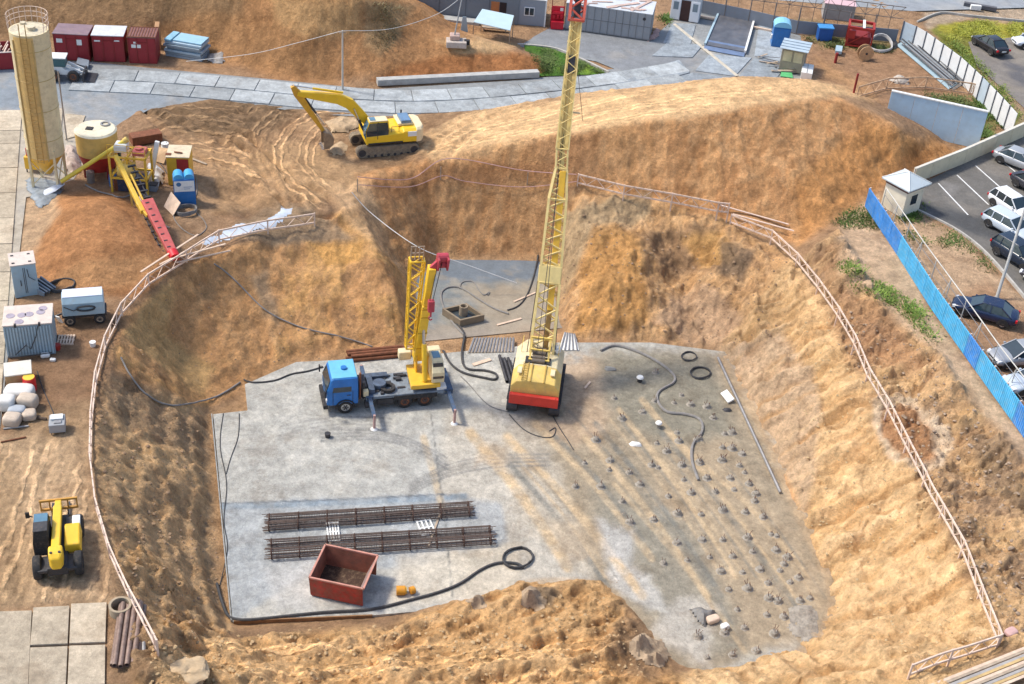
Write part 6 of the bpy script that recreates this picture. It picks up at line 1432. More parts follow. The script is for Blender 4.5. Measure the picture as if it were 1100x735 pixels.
# whitish pile caps near the crawler crane
for lb, x, y, s in (('white capped pile stub on a dark wet patch right of the crawler crane', 687, 410, .22), ('bright white pile stub alone in the middle of the grey stain', 707, 459, .2)):
    c = P(x, y, SZ); t = thing('pile_stub', lb, 'pile stub', c); MB().cyl((0,0,0),(0,0,.35),s*.8,s*.7,n=12).build('stub', DGR if y < 430 else PC, t); MB().cyl((0,0,.35),(0,0,.45),s*1.2,s*.9,n=12).build('white_cap', WHT, t, smooth=True)
rock('white broken concrete lump beside the sandy track left of the pile heads', 683, 478, (.4,.25,.18), WHT, 'concrete_lump', 'rubble'); rock('grey lump in the ring of wet stain right of the crawler crane', 655, 397, (.45,.25,.2), mat('grey_lump', (.22,.22,.21), .9), 'concrete_lump', 'rubble')
rock('dark round stone beside the long steel tube', 781, 441, (.35,.22,.15), DGR, 'dark_stone', 'rock')
board('white_plate', 'small square white plate leaning beside the long steel tube', 'plate', [(774,423,SZ+.1),(782,433,SZ+.1),(789,429,SZ+.3),(781,419,SZ+.3)], .12, WHT)
rail('long grey steel tube lying along the right edge of the pit floor', (771,386),(838,531), .11, STEEL, 'steel_tube', 'tube', .1)
rail('short dark post lying at the lower right beside the spoil', (618,1),(619,1), .01, DGR) if False else None
crumple('wet_spoil_heap', 'dark grey wet clod heap with a tan rag among the pile heads at the bottom', 'spoil heap', [(738,655),(750,652),(766,656),(774,660),(768,670),(756,676),(744,668)], .3, mat('wet_clay', (.17,.165,.155), .6, 0, .3, 3, .4, (.30,.22,.14)), .35, .12, 20)
sack('tan_rag', 'tan crumpled rag on the right end of the wet clod heap', 'rag', 765, 668, .8, .5, .35, .5, WOOD)
sack('white_rag', 'round white rag lying just right of the wet clod heap', 'rag', 778, 676, .5, .4, .35, .5, WHT)
# ribbed steel mats near crane
def ribmat(label, quad, n, m_, z=None):
    ps = [P(x, y, SZ if z is None else z) for x, y in quad]; c = sum(ps, Vector())/4; t = thing('ribbed_mat', label, 'mat', c)
    ps = [p-c for p in ps]; MB().hexa([p+Vector((0,0,.02)) for p in ps], [p+Vector((0,0,.07)) for p in ps]).build('base_sheet', m_, t)
    m = MB()
    for k in range(n): u_ = (k+.5)/n; m.bar(ps[0].lerp(ps[1], u_)+Vector((0,0,.1)), ps[3].lerp(ps[2], u_)+Vector((0,0,.1)), .1, .07)
    m.build('ribs', STEEL, t)
ribmat('ribbed steel sheet lying at the right front corner of the crawler crane', [(600,377),(622,377),(618,360),(606,358)], 5, WHT)
ribmat('muddy ribbed sheet lying in front of the crawler crane below the wet corner', [(502,380),(552,379),(553,364),(508,364)], 14, mat('mud_sheet', (.32,.26,.2), .8, 0, .3, 2, .5, (.5,.45,.38)), -5.75)
pipes('drill_rod_bundle', 'dark drill rods lying on the slab just left of the crawler crane', P(541,385,SZ), P(549,412,SZ), 3, .12, DGR, 'drill rods')
# hoses on the pit floor
hose('thick black hose looping on the slab between the truck crane and crawler crane', [(476,378),(484,392),(498,402),(520,407),(532,409),(533,403),(520,399),(500,397),(496,380),(499,360),(490,348)], .085, BLM)
hose('grey hose curling round the sump in the wet pit corner', [(500,362),(488,350),(476,330),(474,315),(484,309),(497,311),(512,321),(530,332),(546,338)], .07, HGR)
hose('thin hose curving above the sump to the right', [(494,311),(496,304),(508,303),(514,312),(520,318),(526,314),(524,318)], .05, HGR)
hose('dark hose rising along the far edge of the wet pit corner', [(578,275),(574,295),(566,318),(556,330),(545,334)], .06, BLM)
hose('forked grey cable on the slab left of the crawler crane', [(495,405),(506,416),(516,428),(528,438),(545,443)], .04, HGR, name='cable', cat='cable')
hose('black hose leading from the truck cab to the brown wall', [(347,395),(330,400),(312,403),(295,410),(270,412),(262,409)], .06, BLM)
hose('thick grey hose in S bends right of the crawler crane', [(645,378),(660,372),(682,378),(703,388),(722,402),(724,412),(708,421),(706,432),(716,444),(735,446),(752,452),(754,466),(744,478),(743,497),(750,517)], .10, HGR)
hose('black cable trailing from the red counterweight, curling left', [(547,446),(562,462),(580,470),(594,470),(597,460),(590,464)], .035, BLM, name='cable', cat='cable')
hose('black cable trailing from the right end of the red counterweight', [(594,448),(602,462),(610,474),(616,484)], .035, BLM, name='cable', cat='cable')
hose('thick black hose running along the bottom edge of the slab past the red skip', [(233,628),(240,652),(252,668),(300,664),(350,659),(400,656),(440,646),(470,638),(495,628),(515,614),(535,606),(556,607),(562,612)], .09, BLM)
coil('black hose coil lying on the slab above the spoil at the bottom centre', 556, 601, .85, .05, 4, BLM); 
hose('thin black cable lying down the left edge of the slab', [(240,445),(236,480),(244,520),(240,560),(245,590),(236,630)], .03, BLM, name='cable', cat='cable'); hose('curved thin cable crossing the top left of the slab', [(257,445),(256,470),(248,492),(243,510)], .03, BLM, name='cable', cat='cable')
coil('small black cable loop on the orange soil right of the S shaped hose', 740, 384, .55, .045, 2, BLM); coil('twisted black cable loop beside the white plastic right of the S shaped hose', 752, 402, .7, .05, 3, BLM)
hose('dark cable lying along the foot of the brown left wall', [(130,385),(140,405),(160,428),(185,437),(215,433),(240,424),(258,412)], .06, HGR, name='cable', cat='cable')
hose('thin cable climbing over the brown left wall', [(230,285),(255,305),(285,335),(320,352),(360,362),(400,373)], .05, HGR, name='cable', cat='cable')
# ============================================================ timber lattice rails
def lattice_rail(label, line, H1=.85, m_=WOODP, group='timber guard rails round the pit', step=.75, z=None, posts=5, w_=.07, lean=.0, name='guard_rail', low=.12):
    sm = smoothline(line, 8); pts = along([G(*p) for p in sm] if z is None else [P(*p, z) for p in sm], step*5)
    if (pts[-1]-(G(*sm[-1]) if z is None else P(*sm[-1], z))).length > .4: pts.append(G(*sm[-1]) if z is None else P(*sm[-1], z))
    fine = []
    for a, b in zip(pts[:-1], pts[1:]): fine += [a.lerp(b, k/5) for k in range(5)]
    pts = fine+[pts[-1]]
    for p in pts: p.z = min(HT(p.x, p.y), 3 if z is None else 0)
    t = thing(name, label, 'guard rail', pts[0], 0, group); o = pts[0].copy()
    zs = [p.z for p in pts]
    for _ in range(14): zs = [zs[0]]+[(a+2*b+c)/4 for a, b, c in zip(zs[:-2], zs[1:-1], zs[2:])]+[zs[-1]]
    zs = [max(z_, p.z-.02) for z_, p in zip(zs, pts)]
    for i in range(len(zs)): zs[i] = max(zs[max(0, i-2):i+3])
    for _ in range(3): zs = [zs[0]]+[(a+2*b+c)/4 for a, b, c in zip(zs[:-2], zs[1:-1], zs[2:])]+[zs[-1]]
    Q = [Vector((p.x, p.y, z_+.05))-o for p, z_ in zip(pts, zs)]
    def nrm(i):
        a = Q[max(0, i-1)]; b = Q[min(len(Q)-1, i+1)]; d = (b-a).normalized(); return Vector((-d.y, d.x, 0))
    lo = [q+Vector((0,0,low))+nrm(i)*0 for i, q in enumerate(Q)]; hi = [q+Vector((0,0,H1))+nrm(i)*lean for i, q in enumerate(Q)]
    for nm, L in (('top_rail', hi), ('bottom_rail', lo)):
        m = MB()
        for a, b in zip(L[:-1], L[1:]): m.bar(a-(b-a)*.04, b+(b-a)*.04, w_, w_*1.6)
        m.build(nm, m_, t)
    m = MB()
    for i in range(len(Q)-1): m.bar(*((lo[i], hi[i+1]) if i % 2 else (hi[i], lo[i+1])), w_*.55)
    m.build('diagonal_slats', m_, t)
    for i in range(0, len(Q), posts): MB().bar(Q[i]-Vector((0,0,.9)), hi[i]+Vector((0,0,.08)), .09).build('post', m_, t)
    return t
lattice_rail('long curved pale timber guard rail running down the left rim of the pit', [(338,243),(310,250),(270,254),(230,268),(190,288),(155,312),(128,345),(110,385),(101,430),(98,480),(100,530),(112,580),(130,630),(152,672),(170,704)])
lattice_rail('pinkish timber guard rail crossing the far bench right of the crane mast', [(620,200),(660,213),(700,224),(740,231),(780,239)], step=.8)
lattice_rail('long curved pinkish timber guard rail down the right rim of the pit', [(784,241),(815,257),(845,276),(870,306),(900,356),(930,410),(960,470),(990,522),(1020,580),(1045,630),(1062,668),(1072,694)], .75)
lattice_rail('short timber guard rail running left from the lower right corner of the pit rim', [(1070,696),(1045,706),(1010,718),(975,730)], .8)
lattice_rail('timber lattice guard rail lying by the panel fence at the upper right', [(920,106),(945,98),(975,95),(1010,97),(1045,103)], 1.1, mat('orange_timber', (.56,.38,.24), .8, 0, .2, 3, .3), step=.8, z=0)
def plank(label, a, b, za=.1, zb=.1, w_=.15, m_=WOOD, name='plank', group=None):
    pa, pb = G(*a), G(*b); pa.z += za; pb.z += zb
    return MB().bar(pa, pb, w_, .05).build(name, m_, tags=(label, 'plank', group))
PG = 'loose planks by the guard rail'
plank('loose plank crossing the left guard rail near the red trough, farthest of four', (152,300),(214,267), .5, 1.1, .14, WOOD, 'plank', PG)
plank('plank leaning over the rail end below the red trough tip', (172,290),(220,272), .4, .9, .14, WOOD, 'plank', PG)
plank('upper of the two planks sticking out right of the rail bend', (183,286),(243,275), .5, .9, .13, WOOD, 'plank', PG)
plank('lower of the two planks sticking out right of the rail bend', (190,288),(248,278), .4, .6, .13, WOOD, 'plank', PG)
plank('upper loose plank lying beyond the joint of the far guard rails', (773,226),(846,246), .4, .3, .14, WOODP, 'plank', PG)
plank('lower loose plank lying beyond the joint of the far guard rails', (786,236),(852,252), .4, .3, .14, WOODP, 'plank', PG)
# taped rope on the far wall and wires
def wire(label, pts, r=.02, m_=WOODP, name='rope', cat='rope', k=6): return MB().tube([Vector(p) for p in smoothline(pts, k)], r, 5).build(name, m_, smooth=True, tags=(label, cat))
def gz(x, y, h): p = G(x, y); p.z += h; return tuple(p)
wire('pink barrier tape strung across the far pit wall left of the mast, upper line', [gz(384,200,.8), gz(420,203,.7), gz(445,200,.7), gz(472,186,.9), gz(500,184,.8), gz(560,194,.7), gz(618,200,.9)], .035, mat('pink_tape', (.50,.30,.27), .7), 'barrier_tape', 'tape')
wire('pink barrier tape strung across the far pit wall left of the mast, lower line', [gz(385,205,.5), gz(440,206,.4), gz(475,196,.5), gz(500,202,.4), gz(560,208,.5), gz(620,205,.6)], .03, mat('pink_tape', (0,0,0)), 'barrier_tape', 'tape')
wire('white rope stretched diagonally over the wet pit corner', [gz(378,215,.6), gz(400,238,.6), tuple(P(450,266,-2.2)), tuple(P(500,284,-3.5)), tuple(P(555,304,-5.0))], .03, WHT)
for i, (x, y) in enumerate(((384,206),(473,193),(566,200))):
    p = G(x, y); MB().bar(p-Vector((0,0,.3)), p+Vector((0,0,1.1)), .07).build('tape_post', WOODO, tags=(('stake of the barrier tape at its left end', 'middle stake of the barrier tape on the far wall', 'stake of the barrier tape just left of the mast')[i], 'stake'))
# ============================================================ cars
def car(label, cat, px0, px1, paint, L=4.4, style='sedan', z=.03, roofc=None, rim=CHR, flip=False):
    pa, pb = P(*px0, z), P(*px1, z); hd = heading(pa, pb); c = (pa+pb)/2          # px0 rear, px1 front, ground centre line
    t = thing('parked_car', label, cat, c, hd, 'parked cars'); W = .88; s = L/4.4
    wag = style in ('wagon', 'hatch', 'suv'); hz = .14 if style == 'suv' else 0
    st = [(-2.2,.62,.80,.45),(-2.12,.80,.92,.30),(-1.7,.86,.96,.24),(-1.0,.88,.97,.22),(0,.88,.95,.2),(.9,.88,.92,.22),(1.4,.87,.86,.24),(1.9,.80,.78,.26),(2.12,.70,.68,.32),(2.2,.5,.58,.42)]
    if wag: st[0] = (-2.2,.70,.92,.45); st[1] = (-2.13,.82,.98,.3)
    secs = []
    for x, w_, h, b in st:
        h += hz; x *= s
        secs.append([(x,-w_*.8,b),(x,w_*.8,b),(x,w_*.98,b+.1),(x,w_,(b+h)/2),(x,w_*.96,h-.08),(x,w_*.80,h),(x,0,h+.03),(x,-w_*.80,h),(x,-w_*.96,h-.08),(x,-w_,(b+h)/2),(x,-w_*.98,b+.1)])
    body = MB().loft(secs).build('body', paint, t, smooth=True, sub=1)
    x0, x1, x2, x3 = ((-2.1,-1.75,.25,1.15) if wag else (-1.75,-1.0,.25,1.1)); rh = 1.44+hz
    x0, x1, x2, x3 = [v*s for v in (x0, x1, x2, x3)]; bh = .90+hz
    gl = MB().loft([[(x0,-.76,bh),(x0,.76,bh),(x0+.02,.72,bh+.02),(x0+.02,-.72,bh+.02)],[(x1,-.78,bh),(x1,.78,bh),(x1,.62,rh-.04),(x1,-.62,rh-.04)],[(x2,-.79,bh),(x2,.79,bh),(x2,.62,rh-.03),(x2,-.62,rh-.03)],[(x3,-.76,bh-.05),(x3,.76,bh-.05),(x3-.02,.72,bh-.02),(x3-.02,-.72,bh-.02)]]).build('windows', GLASS, t)
    rf = MB().loft([[(x1-.06,-.57,rh-.06),(x1-.06,.57,rh-.06),(x1-.04,.57,rh-.02),(x1-.04,-.57,rh-.02)],[(x1+.25,-.635,rh-.08),(x1+.25,.635,rh-.08),(x1+.25,.56,rh+.02),(x1+.25,-.56,rh+.02)],[(x2-.3,-.635,rh-.08),(x2-.3,.635,rh-.08),(x2-.3,.56,rh+.02),(x2-.3,-.56,rh+.02)],[(x2+.04,-.57,rh-.06),(x2+.04,.57,rh-.06),(x2+.02,.57,rh-.01),(x2+.02,-.57,rh-.01)]]).build('roof', roofc or paint, t, smooth=True, bevel=.03)
    m = MB()
    for q in (-1, 1):
        m.bar((x0,q*.77,bh),(x1,q*.63,rh-.03),.07); m.bar((x3,q*.77,bh-.04),(x2,q*.63,rh-.03),.06); m.bar((-.35*s,q*.80,bh),(-.35*s,q*.635,rh-.04),.07)
        if wag: m.bar((-1.25*s,q*.79,bh),(-1.25*s,q*.63,rh-.04),.07)
    m.build('pillar', paint, t)
    for x in (-1.32*s, 1.36*s):
        for q in (-1, 1):
            wheel(t, x, q*.78, .33+hz*.2, .21, rim, side=q)
            pr = []
            for k in range(9): a = PI*k/8; pr.append((x+.41*math.cos(a), .33+.41*math.sin(a)))
            MB().prism(pr+[(x-.41,.25),(x+.41,.25)][:2], q*.882-.01, q*.882+.012).build('wheel_arch', BLK, t)
    for q in (-1, 1):
        MB().loft([[(2.13*s,q*.42,.52+hz),(2.13*s,q*.72,.52+hz),(2.10*s,q*.74,.66+hz),(2.12*s,q*.42,.64+hz)],[(1.95*s,q*.5,.60+hz),(1.93*s,q*.8,.58+hz),(1.88*s,q*.80,.74+hz),(1.92*s,q*.5,.74+hz)]]).build('headlight', mat('lamp_clear', (.62,.64,.66), .15, 0, .05, 3, 0, bump=0), t)
        MB().box(-2.2*s,-2.06*s,q*.72-.11,q*.72+.1,.66+hz,.84+hz).build('tail_light', mat('lamp_red', (.50,.01,.015), .25, 0, .05, 3, 0, bump=0), t, bevel=.02)
        MB().box(.72*s,.88*s,q*.86-.0,q*1.0,.92+hz,1.04+hz).build('mirror', paint, t, bevel=.03)
    MB().box(-2.225*s,-2.2*s,-.26,.26,.62+hz,.74+hz).build('number_plate', WHT, t); MB().box(2.19*s,2.215*s,-.26,.26,.44+hz,.55+hz).build('number_plate', WHT, t)
    MB().box(2.15*s,2.205*s,-.4,.4,.56+hz,.64+hz).build('grille', BLK, t)
    return t
def pnt(n, c, r=.25, m=0.): return mat(n, c, r, m, .04, 1, .08, (.3,.27,.22), bump=0, spec=.6)
SIL = pnt('car_silver', (.42,.43,.44), .3, .35); WHC = pnt('car_white', (.70,.71,.72)); BKC = pnt('car_black', (.02,.018,.022)); NAV = pnt('car_navy', (.012,.022,.06)); DBL = pnt('car_dark_blue', (.015,.025,.045)); DRC = pnt('car_dark', (.035,.035,.045)); LBC = pnt('car_ice', (.50,.56,.62))
car('black saloon parked on the verge road at the upper right corner', 'car', (1072,60), (1052,47), BKC, 4.4)
car('bluish white car with dark roof cut off by the upper right frame edge', 'car', (1122,50), (1094,50), pnt('car_bluewhite', (.55,.58,.64)), 4.2, roofc=NAV)
car('silver saloon in the bay next to the beige wall', 'car', (1066,168), (1122,190), SIL, 4.5, flip=True)
car('dark saloon with red tail light between the silver and the white car', 'car', (1086,192), (1136,222), DRC, 4.4)
car('white hatchback parked just behind the white estate car', 'car', (1062,212), (1110,244), WHC, 4.1, 'hatch')
car('white estate car with long dark side windows in the parking rows', 'estate car', (1058,236), (1108,264), LBC, 4.4, 'wagon')
car('dark blue off road car nearest the parking kerb', 'off road car', (1068,266), (1116,296), DBL, 4.3, 'suv')
car('dark navy saloon parked alone on the dirt by the leaning lamp pole', 'car', (1082,348), (1030,333), NAV, 4.5)
car('silver grey car on the dirt, upper of the two beside the blue fence', 'car', (1122,386), (1066,391), SIL, 4.4)
car('pale silver car on the dirt, lower of the two beside the blue fence', 'car', (1138,416), (1084,420), LBC, 4.4)
car('dark car mostly cut off at the right frame edge above the navy saloon', 'car', (1145,290), (1098,305), DRC, 4.3)
# ============================================================ fences on the right
def panel_fence(name, label, line, h, mats, step=2.1, th=.05, postm=STEEL, ribs=0, cat='fence', z=0, post_h=0, capm=None, side_off=.06, capw=.1):
    pts = along([P(*p, z) for p in line], step); t = thing(name, label, cat, pts[0]); o = pts[0].copy()
    for i, (a, b) in enumerate(zip(pts[:-1], pts[1:])):
        a = a-o; b = b-o; d = (b-a).normalized(); n = Vector((-d.y, d.x, 0)); mt = mats[i % len(mats)]
        m = MB(); m.bar(a+Vector((0,0,h/2+.05)), b-d*.03+Vector((0,0,h/2+.05)), th, h); pn = m.build('panel', mt, t)
        if ribs:
            m = MB(); L = (b-a).length
            for k in range(ribs):
                q = a+d*(L*(k+.5)/ribs)
                for s in (-1, 1): m.bar(q+n*s*(th/2+.012)+Vector((0,0,.08)), q+n*s*(th/2+.012)+Vector((0,0,h+.02)), L/ribs*.5, .03, n) if False else m.hexa([q-d*L/ribs*.25+n*s*th/2+Vector((0,0,.07)), q+d*L/ribs*.25+n*s*th/2+Vector((0,0,.07)), q+d*L/ribs*.16+n*s*(th/2+.035)+Vector((0,0,.07)), q-d*L/ribs*.16+n*s*(th/2+.035)+Vector((0,0,.07))], [q-d*L/ribs*.25+n*s*th/2+Vector((0,0,h+.04)), q+d*L/ribs*.25+n*s*th/2+Vector((0,0,h+.04)), q+d*L/ribs*.16+n*s*(th/2+.035)+Vector((0,0,h+.04)), q-d*L/ribs*.16+n*s*(th/2+.035)+Vector((0,0,h+.04))])
            m.build('panel_ribs', mt, pn)
        if capm:
            m = MB(); m.bar(a+Vector((0,0,h+.09)), b+Vector((0,0,h+.09)), th+capw, .08); m.build('coping', capm, t)
        if post_h >= 0: m = MB(); m.bar(a+n*side_off+Vector((0,0,-.1)), a+n*side_off+Vector((0,0,h+.1+post_h)), .1); m.build('post', postm, t)
    return t
FB = mat('fence_blue', (.03,.20,.62), .45, 0, .12, 1.5, .1, (.2,.25,.3)); FC_ = mat('fence_cyan', (.05,.36,.66), .45, 0, .12, 1.5, .12, (.25,.3,.3))
FB = mat('dusty_fence_blue', (.06,.27,.66), .5, 0, .2, 1.1, .45, (.28,.38,.46)); FC_ = mat('dusty_fence_cyan', (.09,.44,.72), .5, 0, .2, 1.1, .4, (.32,.44,.50))
panel_fence('corrugated_fence', 'blue corrugated sheet fence along the upper edge of the right bank', [(929,222),(962,272),(1000,332),(1050,402),(1102,474),(1150,540)], 1.6, [FB, FB, FB, FB, FC_, FC_, FC_, FC_, FC_, FC_, FC_, FB, FC_, FC_, FC_], 1.8, .04, WOODP, 9, side_off=.1)
pts = along([P(*p, 0) for p in [(946,226),(985,284),(1025,340),(1068,402),(1120,470)]], 2.6); FRW = mat('frame_dull_white', (.52,.50,.45), .7); t = thing('frame_fence', 'open white pipe frame fence standing just behind the blue corrugated fence', 'fence', pts[0]); o = pts[0].copy(); Q = [p-o for p in pts]
m = MB(); [m.cyl(a+Vector((0,0,1.95)), b+Vector((0,0,1.95)), .04, n=8) for a, b in zip(Q[:-1], Q[1:])]; m.build('top_rail', FRW, t)
m = MB(); [m.cyl(a+Vector((0,0,.6)), b+Vector((0,0,.6)), .02, n=6) for a, b in zip(Q[:-1], Q[1:])]; [m.cyl(a+Vector((0,0,1.4)), b+Vector((0,0,1.4)), .02, n=6) for a, b in zip(Q[:-1], Q[1:])]; m.build('wire', STEEL, t)
for a in Q: MB().cyl(a, a+Vector((0,0,1.95)), .035, n=8).build('post', FRW, t)
for a in Q[1::2]: MB().cyl(a+Vector((0,0,1.9)), a+Vector((-.7,-.5,.1)), .02, n=6).build('brace', FRW, t)
BW = mat('beige_wall', (.74,.62,.42), .8, 0, .1, .8, .25, (.42,.33,.22)); BWT = mat('pale_coping', (.60,.56,.48), .8, 0, .1, 1, .2)
panel_fence('panel_wall', 'low beige concrete panel wall along the back of the parking bays', [(979,198),(1034,176),(1112,141)], 1.35, [BW], 2.3, .22, BWT, capm=BWT, side_off=0., capw=.02)
WF = mat('pale_grey_panel', (.66,.67,.66), .7, 0, .08, .8, .2, (.4,.38,.34)); WF2 = mat('blue_white_panel', (.42,.50,.56), .7, 0, .08, .8, .2)
panel_fence('panel_fence', 'tall pale grey panel fence with dark posts beside the grass verge', [(966,46),(985,54),(1005,69),(1026,85),(1046,104),(1066,125),(1088,150)], 2.15, [WF2, WF, WF, WF, WF, WF, WF, WF, WF], 1.5, .05, mat('fence_post_grey', (.14,.15,.17), .7), ribs=0, side_off=-.07, post_h=.05)
# blue-grey hoarding
a, b = P(948,137,0), P(1050,160,0); c = (a+b)/2; t = thing('hoarding', 'large blue grey steel plate wall with white top edge behind the far mound', 'wall', c, heading(a, b)); L = (b-a).length
HB = mat('hoarding_blue', (.38,.53,.66), .55, 0, .12, .6, .3, (.33,.37,.4))
for k in range(4): MB().box(-L/2+k*L/4+.01, -L/2+(k+1)*L/4-.01, 0, .2, 0, 3.4).build('steel_plate', HB, t, bevel=.02)
MB().box(-L/2,L/2,-.05,.25,3.4,3.5).build('white_edge', WHT, t)
# guard hut
c = P(963,222,0); c = P(966,224,0); t = thing('guard_hut', 'small cream hut with pale blue hipped roof at the corner of the blue fence', 'hut', c, math.radians(40)); s = 1.05
MB().box(-s,s,-s,s,0,2.1).build('wall', mat('hut_cream', (.78,.70,.54), .8, 0, .1, 1, .2), t, bevel=.02)
MB().box(-s-.03,s+.03,-s-.03,s+.03,2.1,2.4).build('brown_band', mat('band_brown', (.13,.05,.04), .7), t)
MB().add([(-1.35,-1.35,2.4),(1.35,-1.35,2.4),(1.35,1.35,2.4),(-1.35,1.35,2.4),(-1.35,-1.35,2.5),(1.35,-1.35,2.5),(1.35,1.35,2.5),(-1.35,1.35,2.5),(0,0,3.25)], [(3,2,1,0),(0,1,5,4),(1,2,6,5),(2,3,7,6),(3,0,4,7),(4,5,8),(5,6,8),(6,7,8),(7,4,8)]).build('roof', mat('hut_roof', (.50,.56,.58), .5, 0, .06, 1.5, .15), t)
MB().box(-.35,.35,-s-.03,-s,.9,1.7).build('window', GLASS, t); MB().box(s,s+.03,-.4,.4,0,1.9).build('door', mat('hut_door', (.35,.25,.17), .7), t)
m = MB(); [m.bar((x,y,2.52),(0,0,3.27),.06) for x in (-1.35,1.35) for y in (-1.35,1.35)]; m.build('roof_ridge', WHT, t)
# leaning lamp pole
p = P(1070,322,0); t = thing('lamp_pole', 'tall grey lamp pole standing beside the navy saloon', 'lamp pole', p); q = P(1104,215,7.0)-p
MB().cyl((0,0,0), q*1.15, .12, .08, n=12).build('pole', mat('pole_grey', (.45,.45,.43), .7, 0, .1, 1, .2), t, smooth=True); MB().cyl((0,0,0),(0,0,.12),.25,n=14).build('base', CONC, t)
MB().bar(q*1.15, q*1.15+Vector((.9,0,.15)), .08).box((q*1.15).x+.8, (q*1.15).x+1.4, (q*1.15).y-.12, (q*1.15).y+.12, (q*1.15).z+.08, (q*1.15).z+.25).build('lamp_head', STEEL, t)
# post with wires on far heap
p = P(368,97,0); t = thing('utility_pole', 'thin pale post with a short crossarm at the foot of the far dirt heap', 'pole', p)
hq = 5.4
MB().cyl((0,0,0),(0,0,hq),.09,.07,n=10).build('pole', mat('pale_pole', (.50,.46,.40), .8, 0, .1), t, smooth=True); MB().bar((-.3,0,hq-.2),(.3,0,hq-.1),.08).build('crossarm', WOODO, t)
tp_ = p+Vector((0,0,hq))
wire('thin wire from the pale post down towards the left over the far heap', [tuple(tp_), tuple(P(320,46,4.5)), tuple(P(270,58,3.9)), tuple(P(200,66,3.2))], .02, WHT, 'wire', 'wire'); wire('thin wire from the pale post to the pole on the concrete block', [tuple(tp_), tuple(P(420,31,5)), tuple(P(470,15,5)), tuple(P(499,-6,6))], .02, WHT, 'wire', 'wire')
p = G(72,152); MB().cyl((p.x,p.y,0), (p.x,p.y,5.8), .06, n=8).build('steel_post', STEEL, tags=('thin grey steel post standing just right of the silo', 'post'))
# concrete foot block with pole
c = G(490,50); t = thing('pole_base', 'pinkish concrete block with a thin pole on the edge of the far heap', 'pole base', c, .1)
MB().box(-.9,.9,-.6,.6,0,.55).build('concrete_block', mat('pink_block', (.46,.40,.35), .85, 0, .15, 2, .4), t, bevel=.04); MB().box(-.6,.3,-.2,.7,.55,1.0).build('rubble_block', mat('pink_rubble', (.45,.32,.27), .9, 0, .2, 3, .4), t, bevel=.08); q = P(500,-10,6.5)-c; MB().cyl((-.2,0,.9), q, .07, .05, n=8).build('pole', STEEL, t, smooth=True); MB().box(.7,1.2,-.2,.2,.2,.6).build('dark_bracket', BLK, t)
board('leaning_sheet', 'pale metal sheet leaning behind the pole block near the grey cabins', 'sheet', [(494,38,.0),(503,38,.0),(501,18,1.8),(497,18,1.8)], .05, LBL)
# ============================================================ top left: red containers, loader, truck body, blue plates
RC = mat('container_red', (.28,.022,.028), .6, 0, .12, 1.2, .25, (.18,.07,.05))
def ex_red(k):
    def f(t, L, d, h):
        m = MB(); [m.box(x-.04,x+.04,-.05,0,.1,h-.05) for x in (-L/2+.05,-.45,.45,L/2-.05)]; m.bar((-.45,-.03,h-.4),(.45,-.03,h-.4),.06); m.build('door_frame', DRED, t)
        m = MB()
        if k == 0: m.box(-L/2+.25,-L/2+.75,-.03,0,h-.75,h-.4); m.box(L/2-1.0,L/2-.55,-.03,0,h-.9,h-.4)
        elif k == 1: m.box(-L/2+.2,-L/2+.7,-.03,0,h-.5,h-.38); m.box(L/2-.8,L/2-.35,-.03,0,h-.45,h-.35)
        else: m.box(-L/2+.3,-L/2+1.1,-.03,0,h-.9,h-.6); m.box(-L/2+.5,-L/2+.8,-.03,0,h-.5,h-.35)
        m.build('notice_sheet', WHT, t)
        if k == 2:
            m = MB(); [m.bar((x,-.02,h+.1),(x,d,h+.1),.05) for x in [-L/2+i*L/10 for i in range(11)]]; m.bar((-L/2,0,h+.1),(L/2,0,h+.1),.06); m.bar((-L/2,d,h+.1),(L/2,d,h+.1),.06)
            m.build('rack_bars', RUST, t)
    return f
RT = [mat('roof_mauve', (.22,.15,.17), .7, 0, .15, 1.5, .3), mat('roof_pale', (.55,.56,.58), .6, 0, .1, 1.5, .25), mat('roof_brown_red', (.20,.09,.08), .7, 0, .2, 2, .3)]
for k, (a, b, lb) in enumerate([((60,64),(97,66),'dark red steel cabin with mauve roof, leftmost of three in a row behind the silo'), ((101,66),(135,67),'dark red steel cabin with pale roof, middle of the three in a row'), ((139,68),(169,69),'dark red steel cage cabin with barred roof next to the blue plates')]):
    boxthing('steel_cabin', lb, 'cabin', a, b, 2.2, 2.35, RC, RT[k], extra=ex_red(k), z=0, group='dark red steel cabins at the slab road')
boxthing('tan_panel_box', 'narrow tan box standing right of the barred red cabin', 'box', (168,54),(173,54), 1.2, 2.2, mat('tan_panel', (.42,.24,.12), .8), z=0)
c, rz, L = frame((-24,76),(18,74), 0); t = thing('tipper_body', 'open red steel bin with timber scraps left of the silo top', 'bin', c, rz)
m = MB().box(-L/2,L/2,0,.06,0,1.5).box(-L/2,L/2,2.4,2.46,0,1.5).box(-L/2,-L/2+.06,.06,2.4,0,1.5).box(L/2-.06,L/2,.06,2.4,0,1.5); m.build('bin_wall', RC, t); MB().box(-L/2+.06,L/2-.06,.06,2.4,.05,.7).build('bin_contents', mat('bin_junk', (.12,.11,.12), .9, 0, .4, 4, .5, (.4,.35,.32)), t)
m = MB(); rnd = random.Random(3)
for k in range(8): x = rnd.uniform(-L/2+.3,L/2-.3); m.bar((x,rnd.uniform(.2,2.2),.9),(x+rnd.uniform(-1.2,1.2),rnd.uniform(.2,2.4),1.6),.1)
m.build('timber_scrap', WOODP, t); MB().bar((-L/2,.03,1.52),(L/2,.03,1.52),.12,.06).build('rim', PKTOP, t)
